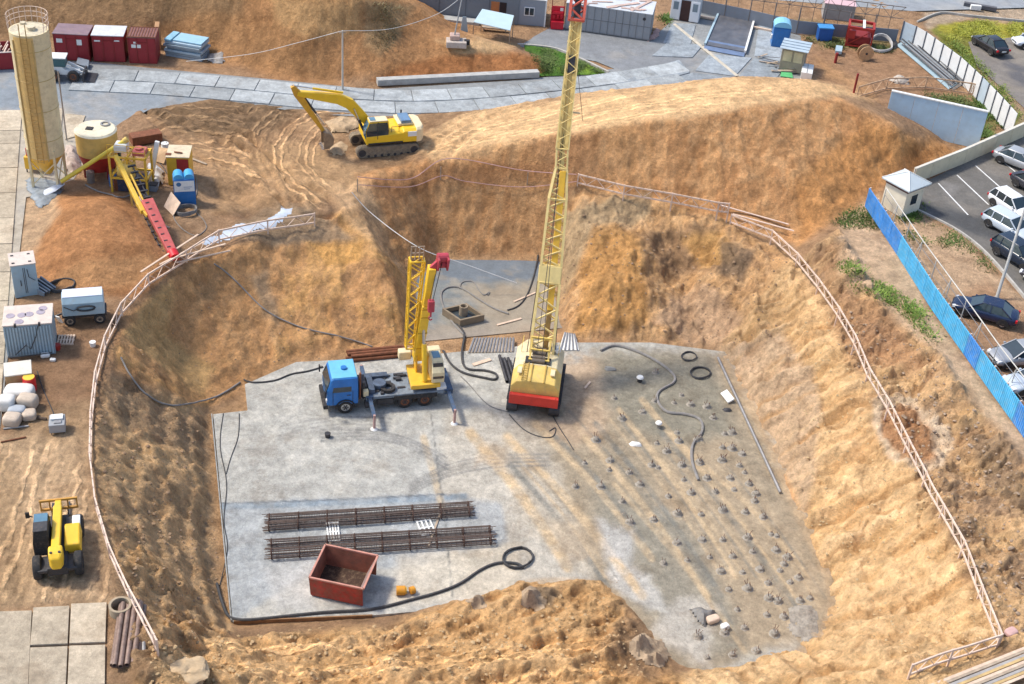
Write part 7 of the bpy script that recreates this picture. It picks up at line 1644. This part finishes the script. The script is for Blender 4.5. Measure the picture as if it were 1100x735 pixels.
# small wheel loader
c = P(70,84,0); t = thing('wheel_loader', 'small white wheel loader with pale canopy half hidden behind the silo', 'loader', c, math.radians(8))
for x in (-.75,.85):
    for q in (-1,1): wheel(t, x, q*.7, .5, .36, RUST, side=q)
MB().loft([[(x,-.5,.5),(x,.5,.5),(x,.45,h),(x,-.45,h)] for x, h in ((-1.5,1.15),(-.2,1.35),(.2,.95),(1.3,.8))]).build('body', WHT, t, bevel=.08)
MB().box(-.85,.25,-.5,.5,1.2,1.95).build('cab', mat('teal_cab', (.05,.12,.13), .4), t, bevel=.05); MB().box(-.95,.35,-.6,.6,1.95,2.05).build('canopy', WHT, t, bevel=.03)
m = MB(); [m.bar((.3,q*.35,1.3),(1.7,q*.35,.6),.14,.2) for q in (-1,1)]; m.build('lift_arm', WHT, t)
MB().prism([(1.6,.05),(2.5,.05),(2.6,.12),(1.75,.2),(1.7,.8),(1.6,.8)], -.9,.9).build('bucket', DGR, t)
board('grey_tray', 'flat dark grey tray lying in front of the leftmost red cabin', 'tray', [(82,70,.15),(95,73,.15),(96,66,.3),(84,63,.3)], .25, mat('tray_grey', (.17,.20,.24), .6))
# blue plates stack
c, rz, L = frame((178,60),(219,67), 0); 
t = thing('formwork_stack', 'stack of pale blue formwork panels right of the red cabins', 'panel stack', c, rz); rnd = random.Random(9)
for k in range(6):
    j = rnd.uniform(-.12,.12); MB().box(-L/2+j,L/2+j-.2,0+j,1.8+j,k*.24,k*.24+.2).build('panel', mat('panel_blue%d' % (k % 3), [(.32,.40,.46),(.26,.33,.38),(.38,.50,.58)][k % 3], .6, 0, .12, 1.5, .3), t, bevel=.02)
MB().box(-L/2,-L/2+.6,-.05,1.85,1.44,1.62).build('blue_strip', mat('strip_blue', (.25,.48,.62), .5), t, bevel=.02); MB().box(-L/2+.7,L/2-.25,.2,1.9,1.44,1.56).build('top_panel', mat('top_blue', (.30,.50,.62), .5, 0, .08, 1.5, .2), t, bevel=.02)
crumple('scrap_heap', 'small heap of grey scrap wire right of the blue formwork stack', 'scrap', [(220,58),(240,56),(244,66),(236,70),(222,68)], .5, mat('scrap_grey', (.26,.25,.24), .8, 0, .4, 5, .5), .15, .15, 33)
# ============================================================ top centre
GC = mat('cabin_grey', (.17,.20,.23), .65, 0, .06, .8, .15); GC2 = mat('cabin_light_grey', (.26,.29,.33), .65, 0, .06, .8, .15)
def ex_door(t, L, d, h):
    MB().box(L/2-2.7,L/2-1.9,-.04,0,0,2.1).build('orange_door', mat('door_orange', (.42,.16,.06), .7), t); MB().box(L/2-1.85,L/2-1.2,-.03,0,0,2.1).build('door_opening', mat('door_dark', (.03,.02,.02), .8), t)
    m = MB(); [m.box(x,x+.05,-.03,0,.0,h) for x in (-L/2,-L/4,0,L/4-.3)]; m.build('panel_seam', mat('seam_dark', (.10,.12,.14), .7), t); MB().box(-L/2+.3,L/2-3.6,-1.3,-.2,0,.25).build('step_slab', CONC, t)
boxthing('site_cabin', 'dark grey flat site cabin with an orange door at the top behind the far heap', 'cabin', (443,14),(556,27), 2.5, 2.7, GC, GRYP, extra=ex_door, z=0)
def ex_win(t, L, d, h):
    fx = MB().box(-.55,.45,-.06,0,1.0,1.85).build('window', mat('window_white', (.75,.75,.75), .5, 0, .03), t); MB().box(-.48,-.09,-.075,-.06,1.08,1.78).box(-.01,.38,-.075,-.06,1.08,1.78).build('pane', GLASS, fx)
    m = MB().box(-L/2-.04,-L/2+.1,-.05,0,0,h).box(L/2-.1,L/2+.04,-.05,0,0,h); m.build('corner_trim', WHT, t)
boxthing('site_cabin', 'light grey site cabin with white framed window left of the red fire point', 'cabin', (551,26),(585,29), 3.5, 2.6, GC2, WHT, extra=ex_win, z=0)
# canopy
ps = [(510,22),(548,28),(551,14),(518,9)]; hc = 1.9
c = P(531,36,0); t = thing('smoking_shelter', 'pale blue sheet canopy on thin legs in front of the grey cabins', 'shelter', c)
tp = [P(509,24,hc), P(548,33,hc), P(552,17,hc+.3), P(518,10,hc+.3)]; tp = [p-c for p in tp]
MB().hexa([p-Vector((0,0,.04)) for p in tp], [p+Vector((0,0,.04)) for p in tp]).build('canopy_sheet', mat('canopy_blue', (.42,.54,.58), .5, 0, .05, 1, .1), t)
for p in tp: MB().bar((p.x,p.y,0),(p.x,p.y,p.z),.07).build('leg', STEEL, t)
MB().box(-1.2,1.2,.3,.8,.3,.4).box(-1.1,-1.0,.35,.75,0,.3).box(1.0,1.1,.35,.75,0,.3).build('bench', WOODO, t)
# fire point
c = P(598,30,0); t = thing('fire_point', 'bright red fire point stand with boxes and buckets between the grey buildings', 'fire point', c, .08); FR = mat('fire_red', (.55,.012,.03), .5, 0, .1, 2, .1)
MB().box(-.65,.65,.2,.28,.2,2.1).build('back_board', FR, t); MB().box(-.6,.6,-.4,.2,.0,.75).build('sand_box', FR, t, bevel=.03); MB().box(-.5,.5,-.02,.2,1.35,1.6).build('shelf', FR, t)
m = MB(); [m.cyl((x,.0,.95),(x,.0,1.3),.1,.15,n=12) for x in (-.35,0,.35)]; m.build('bucket', mat('bucket_red', (.50,.02,.04), .4), t, smooth=True); m = MB(); [m.bar((x,.25,0),(x,.25,2.7),.07) for x in (-.6,.6)]; m.build('post', DRED, t); MB().box(.2,.5,.16,.2,1.65,1.95).build('white_notice', WHT, t)
# long grey container with messy pale roof
def ex_long(t, L, d, h):
    m = MB(); [m.box(x,x+.05,-.03,0,.0,h) for x in [-L/2+i*L/12 for i in range(13)]]; m.box(-L/2,L/2,-.03,0,.05,.12); m.box(-L/2,L/2,-.03,0,h*.5,h*.5+.05); m.build('panel_seam', mat('seam_grey', (.17,.18,.19), .7), t)
    rnd = random.Random(5); m = MB()
    for k in range(14): x = -L/2+rnd.uniform(0,L-1.5); m.bar((x,rnd.uniform(0,d),h+.12),(x+rnd.uniform(.8,2.2),rnd.uniform(0,d),h+.14),rnd.uniform(.1,.4),.05)
    m.build('roof_clutter', mat('roof_clutter_pale', (.50,.36,.30), .8, 0, .3, 2, .4, (.35,.4,.45)), t); MB().cyl((L/2-.7,-.05,h-.5),(L/2-.7,0,h-.5),.15,n=12).build('round_vent', DGR, t)
boxthing('storage_container', 'long ribbed grey storage container with cluttered pale roof behind the mast head', 'container', (606,31),(697,44), 3.4, 2.6, mat('storage_grey', (.27,.29,.31), .65, 0, .08, 1, .2), mat('roof_bluish_white', (.52,.55,.58), .6, 0, .12, 1.5, .35, (.40,.30,.26)), extra=ex_long, z=0)
crumple('rubble_scraps', 'pile of pinkish scrap beside the right end of the long grey container', 'scrap', [(695,40),(706,30),(712,34),(704,44),(697,46)], .3, mat('pink_scrap', (.48,.30,.26), .9, 0, .3, 4, .4), .15, .15, 44)
# kiosk with two white doors
def ex_kiosk(t, L, d, h):
    for x in (-L/2+.05, L/2-.95):
        f = MB().box(x,x+.9,-.08,0,.05,2.1).build('white_door', mat('door_white', (.74,.75,.76), .5, 0, .03), t, bevel=.02); MB().box(x+.2,x+.7,-.1,-.08,1.1,1.9).build('pane', mat('pane_grey', (.20,.25,.28), .2, 0, .05, bump=0), f)
    MB().box(-L/2+1.0,L/2-1.0,-.02,.02,0,2.1).build('door_opening', mat('opening_brown', (.06,.03,.025), .8), t)
boxthing('gate_kiosk', 'white kiosk with two glazed doors left of the dark vehicle ramp', 'kiosk', (719,20),(750,25), 1.6, 2.4, mat('kiosk_grey', (.48,.50,.52), .6), WHT, extra=ex_kiosk, z=0)
# ramp
q = [P(x, y, 0) for x, y in ((757,50),(800,58),(811,19),(773,13))]; c = sum(q, Vector())/4; q = [p-c for p in q]
t = thing('wheel_wash_ramp', 'flat dark grey steel vehicle ramp framed by pale edge beams at the top', 'ramp', c)
MB().hexa([p for p in q], [p+Vector((0,0,.22)) for p in q]).build('ramp_deck', mat('ramp_dark', (.12,.125,.14), .45, .2, .35, .8, .4, (.2,.17,.15)), t, bevel=.03)
MB().bar(q[0]+Vector((0,0,.2)), q[3]+Vector((0,0,.2)), .2, .3).build('edge_beam', LBL, t); MB().bar(q[1]+Vector((0,0,.2)), q[2]+Vector((0,0,.2)), .2, .3).build('edge_beam', WHT, t)
a = q[0].lerp(q[3],.12); b = q[1].lerp(q[2],.12); MB().hexa([q[0]-(q[3]-q[0]).normalized()*.8, q[1]-(q[2]-q[1]).normalized()*.8, b, a], [q[0]-(q[3]-q[0]).normalized()*.8+Vector((0,0,.04)), q[1]-(q[2]-q[1]).normalized()*.8+Vector((0,0,.04)), b+Vector((0,0,.26)), a+Vector((0,0,.26))]).build('front_lip', mat('lip_blue', (.16,.22,.34), .5, .2, .2), t)
# back boundary fences
panel_fence('boundary_fence', 'grey boundary fence with lattice rails behind the dark vehicle ramp', [(752,14),(815,27),(850,36),(966,46)], 1.3, [mat('dark_grey_panel', (.20,.22,.25), .7, 0, .08, 1, .15)], 2.5, .06, mat('fence_brown_post', (.2,.17,.15), .8), post_h=1.3, side_off=0)
t = thing('lattice_gate', 'thin brown steel lattice truss standing along the top of the boundary fence', 'gate', P(752,10,0)); m = MB(); A_ = Vector((0,.4,1.5)); B_ = P(968,38,0)-P(752,10,0)+Vector((0,.6,1.5))
n_ = 16
for k in range(n_):
    a, b = A_.lerp(B_, k/n_), A_.lerp(B_, (k+1)/n_); m.bar(a, b, .06); m.bar(a+Vector((0,0,1.2)), b+Vector((0,0,1.2)), .07); m.bar(*((a, b+Vector((0,0,1.2))) if k % 2 else (a+Vector((0,0,1.2)), b)), .04); m.bar(Vector((a.x,a.y,0)), a+Vector((0,0,1.2)), .05)
m.build('truss', mat('truss_brown', (.22,.18,.15), .8), t)
beam('timber_beam', 'long yellowish beam lying along the foot of the boundary fence', 'beam', (748,18),(828,34), .25, .2, WOOD)
beam('timber_beam', 'pale beam lying across the yard slabs left of the dark ramp', 'beam', (724,26),(792,82), .35, .06, mat('beam_sandy', (.50,.45,.36), .85))
# portable toilet, kiosk etc. at right
def ex_toilet(t, L, d, h):
    pr = [(L/2*1.05*math.cos(PI*k/8), h+.55*math.sin(PI*k/8)) for k in range(9)]
    MB().prism(pr, -.05, d+.05).build('arched_roof', mat('toilet_roof', (.22,.50,.68), .4, 0, .06, 1, .1), t, smooth=False); MB().box(-L/2+.1,L/2-.1,-.04,0,.1,h-.1).build('door', BLU, t); MB().box(-L/2-.12,-L/2,.2,.5,.7,1.1).build('side_vent', WHT, t)
boxthing('portable_toilet', 'blue portable toilet with light blue arched roof left of the beige kiosk', 'toilet', (828,50),(846,52), 1.4, 2.0, BLU, None, extra=ex_toilet, z=0)
def ex_kb(t, L, d, h):
    for x in (-L/2+.2,.08): MB().box(x,x+L/2-.3,-.03,0,1.0,h-.2).build('pale_panel', mat('kiosk_pale_yellow', (.50,.46,.30), .7), t)
    m = MB(); 
    for k in range(4): m.bar((-L/2-.2,-.25+k*.65,h+.14+.02*k),(L/2+.25,-.2+k*.65,h+.14+.02*k),.55,.05)
    m.build('roof_sheet', mat('roof_sheet_blue', (.38,.46,.52), .5, 0, .12, 1, .15), t)
boxthing('beige_kiosk', 'olive beige kiosk with sheet metal roof beside the blue toilet', 'kiosk', (836,75),(861,80), 1.8, 2.2, mat('kiosk_olive', (.28,.26,.20), .75), LBL, extra=ex_kb, z=0)
c, rz, L = frame((859,86),(871,88), 0); t = thing('white_locker', 'white low locker box lying right of the beige kiosk', 'locker', c, rz); MB().box(-L/2,L/2,0,2.2,0,.8).build('locker_body', WHT, t, bevel=.03); MB().box(-.03,.03,-.02,2.22,.8,.83).build('seam', STEEL, t)
board('green_mat', 'bright green mat on the ground in front of the beige kiosk', 'mat', [(838,82,.1),(852,84,.1),(850,76,.1),(840,75,.1)], .04, mat('mat_green', (.10,.42,.16), .8))
def ex_bin(t, L, d, h): MB().box(-L/2-.05,L/2+.05,-.05,d+.05,h,h+.14).build('lid', mat('bin_lid_blue', (.05,.25,.55), .4), t, bevel=.03); m = MB(); [m.cyl((x,-.02,.12),(x,.1,.12),.1,n=10) for x in (-L/2+.15,L/2-.15)]; m.build('wheel', BLK, t)
boxthing('waste_bin', 'blue lidded waste container between the kiosk and the red machine', 'waste container', (878,44),(893,45), 1.0, 1.25, mat('bin_blue', (.02,.10,.35), .5), None, extra=ex_bin, z=0)
# red machine with reel
c, rz, L = frame((908,50),(934,54), 0); t = thing('red_winch_machine', 'dark red open machine frame with a white plank across its top', 'machine', c, rz)
m = MB(); d_ = 1.9; h = 2.0
for x in (-L/2,L/2):
    for y in (0,d_): m.bar((x,y,0),(x,y,h),.14)
for y in (0,d_): m.bar((-L/2,y,h),(L/2,y,h),.2,.25); m.bar((-L/2,y,.2),(L/2,y,.2),.14)
for x in (-L/2,L/2): m.bar((x,0,h),(x,d_,h),.2,.25)
m.bar((-L/2,0,.2),(L/2,0,h),.08); m.build('frame', RED, t); MB().box(-L/2+.1,L/2-.1,.1,d_-.1,.3,1.2).build('engine_block', DRED, t, bevel=.05); MB().box(-L/2-.02,-L/2+.7,-.04,0,.9,1.7).build('side_panel', RED, t); MB().bar((.2,-.1,h+.16),(.2,d_+.2,h+.16),.25,.06).build('white_plank', WHT, t)
c = P(928,64,0); t = thing('cable_reel', 'round wooden cable reel standing in front of the red machine', 'cable reel', c, .15); RW = mat('reel_wood', (.50,.30,.15), .8, 0, .2, 3, .25)
MB().cyl((0,-.35,.72),(0,-.28,.72),.72,n=28).build('flange', RW, t); MB().cyl((0,.28,.72),(0,.35,.72),.72,n=28).build('flange', RW, t); MB().cyl((0,-.28,.72),(0,.28,.72),.45,n=20).build('cable_drum', BLM, t, smooth=True); MB().cyl((0,-.38,.72),(0,-.35,.72),.12,n=12).build('hub', DGR, t)
for i, (R_, dz_) in enumerate(((.95,0),(.75,.3))): pass
coil('large coil of pale grey pipe leaning right of the cable reel', 945, 52, 1.15, .07, 6, mat('pale_pipe', (.50,.48,.45), .6, 0, .1, 2, .2), .8)
crumple('scrap_heap', 'dark scrap pile between the pale pipe coil and the blue plates', 'scrap', [(955,46),(965,45),(968,52),(958,54)], .4, DGR, .15, .15, 50)
board('small_table', 'small pale blue plastic tub left of the red machine', 'tub', [(897,56,.4),(904,57,.4),(905,51,.5),(898,50,.5)], .3, LBL)
c = G(901,52)
# blue-grey boards stack at fence
c0 = [(963,48),(975,42),(1032,92),(1022,98)]; q = [P(x, y, 0) for x, y in c0]; c = sum(q, Vector())/4; t = thing('sheet_stack', 'long stack of bluish metal sheets and bars lying along the inside of the panel fence', 'sheet stack', c); rnd = random.Random(2)
for k in range(6):
    j = Vector((rnd.uniform(-.25,.25), rnd.uniform(-.2,.2), 0)); sc = 1-.05*k; qq = [(p-c)*sc+j for p in q]; MB().hexa([p+Vector((0,0,.08*k)) for p in qq], [p+Vector((0,0,.08*k+.06)) for p in qq]).build('sheet', (STEEL, LBL, GRYP)[k % 3], t)
for k in range(5): a = (q[0]-c).lerp(q[1]-c, k/4); b = (q[3]-c).lerp(q[2]-c, k/4); MB().bar(a*.95+Vector((0,0,.58)), b*1.0+Vector((0,0,.58)), .08).build('steel_bar', DGR if k % 2 else STEEL, t)
p = P(917,100,0); MB().cyl(p, p+Vector((0,0,1.9)), .1, n=10).build('rusty_post', DRED, tags=('dark post with a pale tip at the left end of the lattice rail', 'post')); p = G(897,68); MB().cyl(p, p+Vector((0,0,1.0)), .14, n=10).build('rusty_post', DRED, tags=('short dark red post in the upper right yard', 'post'))
p = G(967,90); rock('pale boulder behind the lattice rail near the hoarding', 967, 88, (.9,.6,.6), mat('pale_rock', (.42,.38,.33), .9, 0, .2, 2, .3))
# pink roofs far
boxthing('pink_kiosk', 'low kiosk with a pale pink panelled roof behind the boundary fence', 'kiosk', (883,20),(916,24), 2.2, 1.6, mat('pink_kiosk_wall', (.32,.31,.30), .7), mat('pink_roof', (.60,.40,.42), .7, 0, .08, 1.5, .15), z=0)
beam('concrete_barrier', 'white and dark striped barrier at the far street edge in the upper right', 'barrier', (1035,6),(1070,12), .5, .4, mat('barrier_dark', (.10,.10,.11), .8)); beam('concrete_barrier', 'short white block in front of the striped street barrier', 'barrier', (1042,10),(1053,11), .4, .5, WHT)
# orange mesh screen on the mound corner
pts = [G(965,190), G(985,178), G(1000,170), G(1018,162)]
# posts behind the mast
for k, (x, y) in enumerate(((571,112),(583,112))): pass
# clutter at yard centre: tangle of steel strips beside the kiosk
rnd = random.Random(12); c = P(832,72,0); t = thing('steel_strip_tangle', 'tangle of grey steel strips and sheets on the slabs left of the beige kiosk', 'scrap', c)
for k in range(14):
    a = Vector((rnd.uniform(-1.9,1.2), rnd.uniform(-2.2,2.2), .1+rnd.uniform(0,.2))); an = rnd.uniform(-.5,.8); L = rnd.uniform(1.,2.4); MB().bar(a, a+Vector((L*math.cos(an), L*math.sin(an), rnd.uniform(-.05,.25))), rnd.uniform(.08,.3), .04).build('strip', (STEEL, GRYP, WOODO)[k % 3], t)
# timber planks lower right
q = [P(x, y, 0) for x, y in ((985,748),(1120,700),(1125,722),(1010,762))]
pa, pb = P(1000,738,.1), P(1115,692,.1); pc = P(1040,760,.1); d = (pb-pa).normalized(); n = Vector((d.y, -d.x, 0)); c = pa.copy(); c.z = 0; t = thing('plank_stack', 'stack of long grey and tan planks at the lower right corner', 'planks', c); rnd = random.Random(4)
hz = max(H(pa.x, pa.y), H(pb.x, pb.y), 0)
for k in range(9):
    o_ = n*(.17*k+rnd.uniform(-.02,.02)); j = rnd.uniform(-.4,.2); MB().bar(o_+d*j+Vector((0,0,hz+.12+rnd.uniform(0,.05))), o_+d*((pb-pa).length+4)+Vector((0,0,hz+.12+rnd.uniform(0,.05))), .15, .06).build('plank', [WOOD, WOODO, mat('grey_plank', (.34,.32,.30), .85, 0, .2, 2, .3), mat('yellow_plank', (.50,.35,.16), .85, 0, .2, 2, .3)][k % 4], t)
sack('pink_rag', 'small pink scrap on the soil below the lower right rail corner', 'rag', 1085, 682, .7, .5, .3, .6, mat('pink_cloth', (.55,.35,.32), .9))
# ============================================================ rocks and clods
RKD = mat('clay_rock', (.22,.19,.16), .95, 0, .3, 2, .4, (.36,.28,.2), .5, 8)
rng_ = random.Random(77)
def scatter(label, poly, n, smin, smax, m_, name='clods'):
    w_ = [(x, y) for x, y in poly]; x0, x1 = min(p[0] for p in w_), max(p[0] for p in w_); y0, y1 = min(p[1] for p in w_), max(p[1] for p in w_); M = MB(); k = 0; tries = 0
    base = []
    b0 = bmesh.new(); bmesh.ops.create_icosphere(b0, subdivisions=1, radius=1); bv = [v.co.copy() for v in b0.verts]; bf = [tuple(v.index for v in f.verts) for f in b0.faces]; b0.free()
    while k < n and tries < n*20:
        tries += 1; x, y = rng_.uniform(x0, x1), rng_.uniform(y0, y1)
        if not inpoly(x, y, w_): continue
        p = G(x, y); s = .8*(smin+(smax-smin)*rng_.random()**3.5); R_ = Matrix.Rotation(rng_.uniform(0, 6.28), 3, 'Z')
        M.add([R_@Vector((v.x*s*rng_.uniform(.8,1.3), v.y*s*rng_.uniform(.7,1.1), v.z*s*rng_.uniform(.4,.7)-s*.15))+p for v in bv], bf); k += 1
    o = M.build(name, m_); o['kind'] = 'stuff'; o['label'] = label; o['category'] = 'rubble' ; return o
scatter('sandy clods strewn over the right bank of the pit', [(880,300),(960,400),(1090,690),(960,710),(900,640),(860,540),(840,400)], 700, .04, .16, mat('clod_sand', (.50,.37,.21), .95, 0, .25, 3, .2, spec=.05), 'sand_clods')
scatter('brown clods and stones on the upper right bank', [(905,330),(1000,380),(1095,500),(1100,680),(1060,650),(960,460),(890,360)], 650, .05, .22, mat('clod_brown', (.33,.25,.18), .95, 0, .3, 3, .3, spec=.05), 'brown_clods')
scatter('sandy clods on the lower spoil heaps', [(160,680),(420,672),(560,640),(650,640),(730,730),(160,735)], 900, .04, .20, mat('clod_ochre', (.47,.33,.18), .95, 0, .25, 3, .3, spec=.05), 'spoil_clods')
scatter('stones and clods on the left pit slope', [(100,420),(215,460),(245,660),(190,700),(110,560)], 500, .04, .20, mat('clod_left', (.31,.21,.13), .95, 0, .3, 3, .3, spec=.05), 'slope_stones')
scatter('small stones over the left pit wall and far benches', [(140,330),(330,270),(440,330),(430,370),(260,410),(150,400)], 250, .03, .12, mat('clod_left', (0,0,0)), 'wall_stones')
scatter('grit and dirt lumps on the pit floor', [(600,380),(770,385),(870,640),(780,715),(660,630),(560,560),(480,470)], 500, .02, .07, mat('clod_grit', (.30,.24,.18), .95, 0, .3, 3, .3, spec=.05), 'floor_grit')
scatter('rough clods round the central spur and benches', [(600,350),(620,230),(850,270),(830,370),(700,368)], 450, .04, .18, mat('clod_left', (0,0,0)), 'bench_clods')
scatter('lumps of sand on the plateau and yard by the excavator', [(300,120),(420,175),(560,150),(860,120),(860,90),(640,102),(460,130)], 450, .03, .12, mat('clod_sand', (0,0,0)), 'plateau_lumps')
RM = mat('rough_clay', (.33,.24,.155), .95, 0, .4, 4, .5, (.42,.32,.21), 1., 6)
crumple('clay_clump', 'dark grey clay clump on the spoil below the slab edge at bottom centre', 'clay lump', [(556,640),(566,632),(582,636),(590,646),(584,656),(570,658),(558,652)], .45, RM, .15, .11, 61)
crumple('clay_clump', 'grey clay clump in the spoil left of the larger bottom centre clump', 'clay lump', [(500,646),(508,640),(520,642),(526,650),(516,656),(504,654)], .3, RM, .08, .11, 62)
crumple('clay_clump', 'dark broken clay heap low on the spoil beside the pit floor end', 'clay lump', [(676,690),(690,680),(712,688),(724,704),(712,720),(690,716),(676,704)], .5, RM, .12, .12, 63)
crumple('rubble_mound', 'grey rubble heap at the lower right end of the pit floor', 'rubble', [(846,656),(858,648),(872,650),(880,664),(878,684),(866,696),(852,684),(844,668)], .38, mat('grey_rubble', (.27,.24,.20), .95, 0, .4, 4, .5, (.45,.38,.28), 1., 6), .04, .12, 64)
# ============================================================ weeds and grass
def weeds(label, poly, n, h, c, name='weeds', blades=7, w_=.035):
    x0, x1 = min(p[0] for p in poly), max(p[0] for p in poly); y0, y1 = min(p[1] for p in poly), max(p[1] for p in poly); M = MB(); k = 0; tr = 0
    while k < n and tr < n*30:
        tr += 1; x, y = rng_.uniform(x0, x1), rng_.uniform(y0, y1)
        if not inpoly(x, y, poly): continue
        if float(fbm(np.array(x*.09), np.array(y*.09), 5, 2)) < -.05+.6*(rng_.random()-.5): continue
        p = G(x, y); k += 1; hs = rng_.uniform(.35, 1.1)
        for b in range(blades):
            a = rng_.uniform(0, 6.28); r = rng_.uniform(.2, 1)*h*hs; d = Vector((math.cos(a), math.sin(a), 0)); s = Vector((-d.y, d.x, 0))*w_*rng_.uniform(.6, 1.6); q = p+d*rng_.uniform(0, .75)
            M.add([q-s, q+s, q+d*r*.45+s*.8+Vector((0,0,r*.7)), q+d*r*.45-s*.8+Vector((0,0,r*.7)), q+d*r*.9+Vector((0,0,r*.75))], [(0,1,2,3),(3,2,4)])
    o = M.build(name, mat('leaf_'+name+str(len(label)), c, .6, 0, .35, .8, 0, bump=0)); o['kind'] = 'stuff'; o['label'] = label; o['category'] = 'weeds'; return o
GR = (.13,.22,.02)
weeds('bright green weeds on the bank below the blue fence', [(903,288),(918,284),(945,306),(985,330),(1010,352),(1000,366),(960,330),(915,310)], 420, .26, (.17,.25,.04))
weeds('green weeds at the far end of the blue fence', [(896,238),(910,228),(930,222),(945,236),(948,246),(930,246),(905,246)], 300, .24, (.10,.15,.03))
weeds('weeds round the guard hut', [(962,236),(985,224),(992,218),(980,240)], 120, .3, (.08,.14,.02))
weeds('patchy grass along the parking kerb and dirt', [(980,228),(1030,254),(1070,290),(1060,292),(1010,262),(990,262),(970,256)], 260, .16, (.16,.20,.045))
weeds('grass verge beside the panel fence', [(1004,48),(1030,44),(1056,72),(1086,104),(1100,132),(1082,130),(1050,96),(1020,68)], 900, .2, (.16,.22,.03))
weeds('yellow green grass field at the upper right', [(1008,36),(1050,22),(1110,26),(1110,44),(1045,44),(1015,44)], 1200, .16, (.33,.34,.04))
weeds('dark green weeds at the inner foot of the panel fence', [(1045,108),(1056,108),(1080,134),(1062,150),(1052,150),(1054,128)], 300, .4, (.08,.14,.02))
weeds('thin green weeds behind the lattice rail in the upper right yard', [(990,100),(1040,106),(1050,118),(1010,112)], 220, .3, (.10,.13,.03))
weeds('short lawn grass on the small green triangle', [(565,50),(592,54),(614,62),(646,78),(584,80),(570,68)], 1500, .12, (.09,.22,.02), w_=.04)
weeds('weeds along the boundary fence by the blue waste container', [(862,40),(960,50),(958,56),(880,52)], 260, .3, (.09,.12,.03))
weeds('dry brush growing on the crest of the far heap', [(396,2),(434,6),(428,36),(412,56),(400,44)], 160, .35, (.19,.16,.08), w_=.03)
weeds('green weeds by the corner of the grey storage container', [(712,18),(718,18),(716,30),(708,32)], 60, .4, (.10,.18,.03))
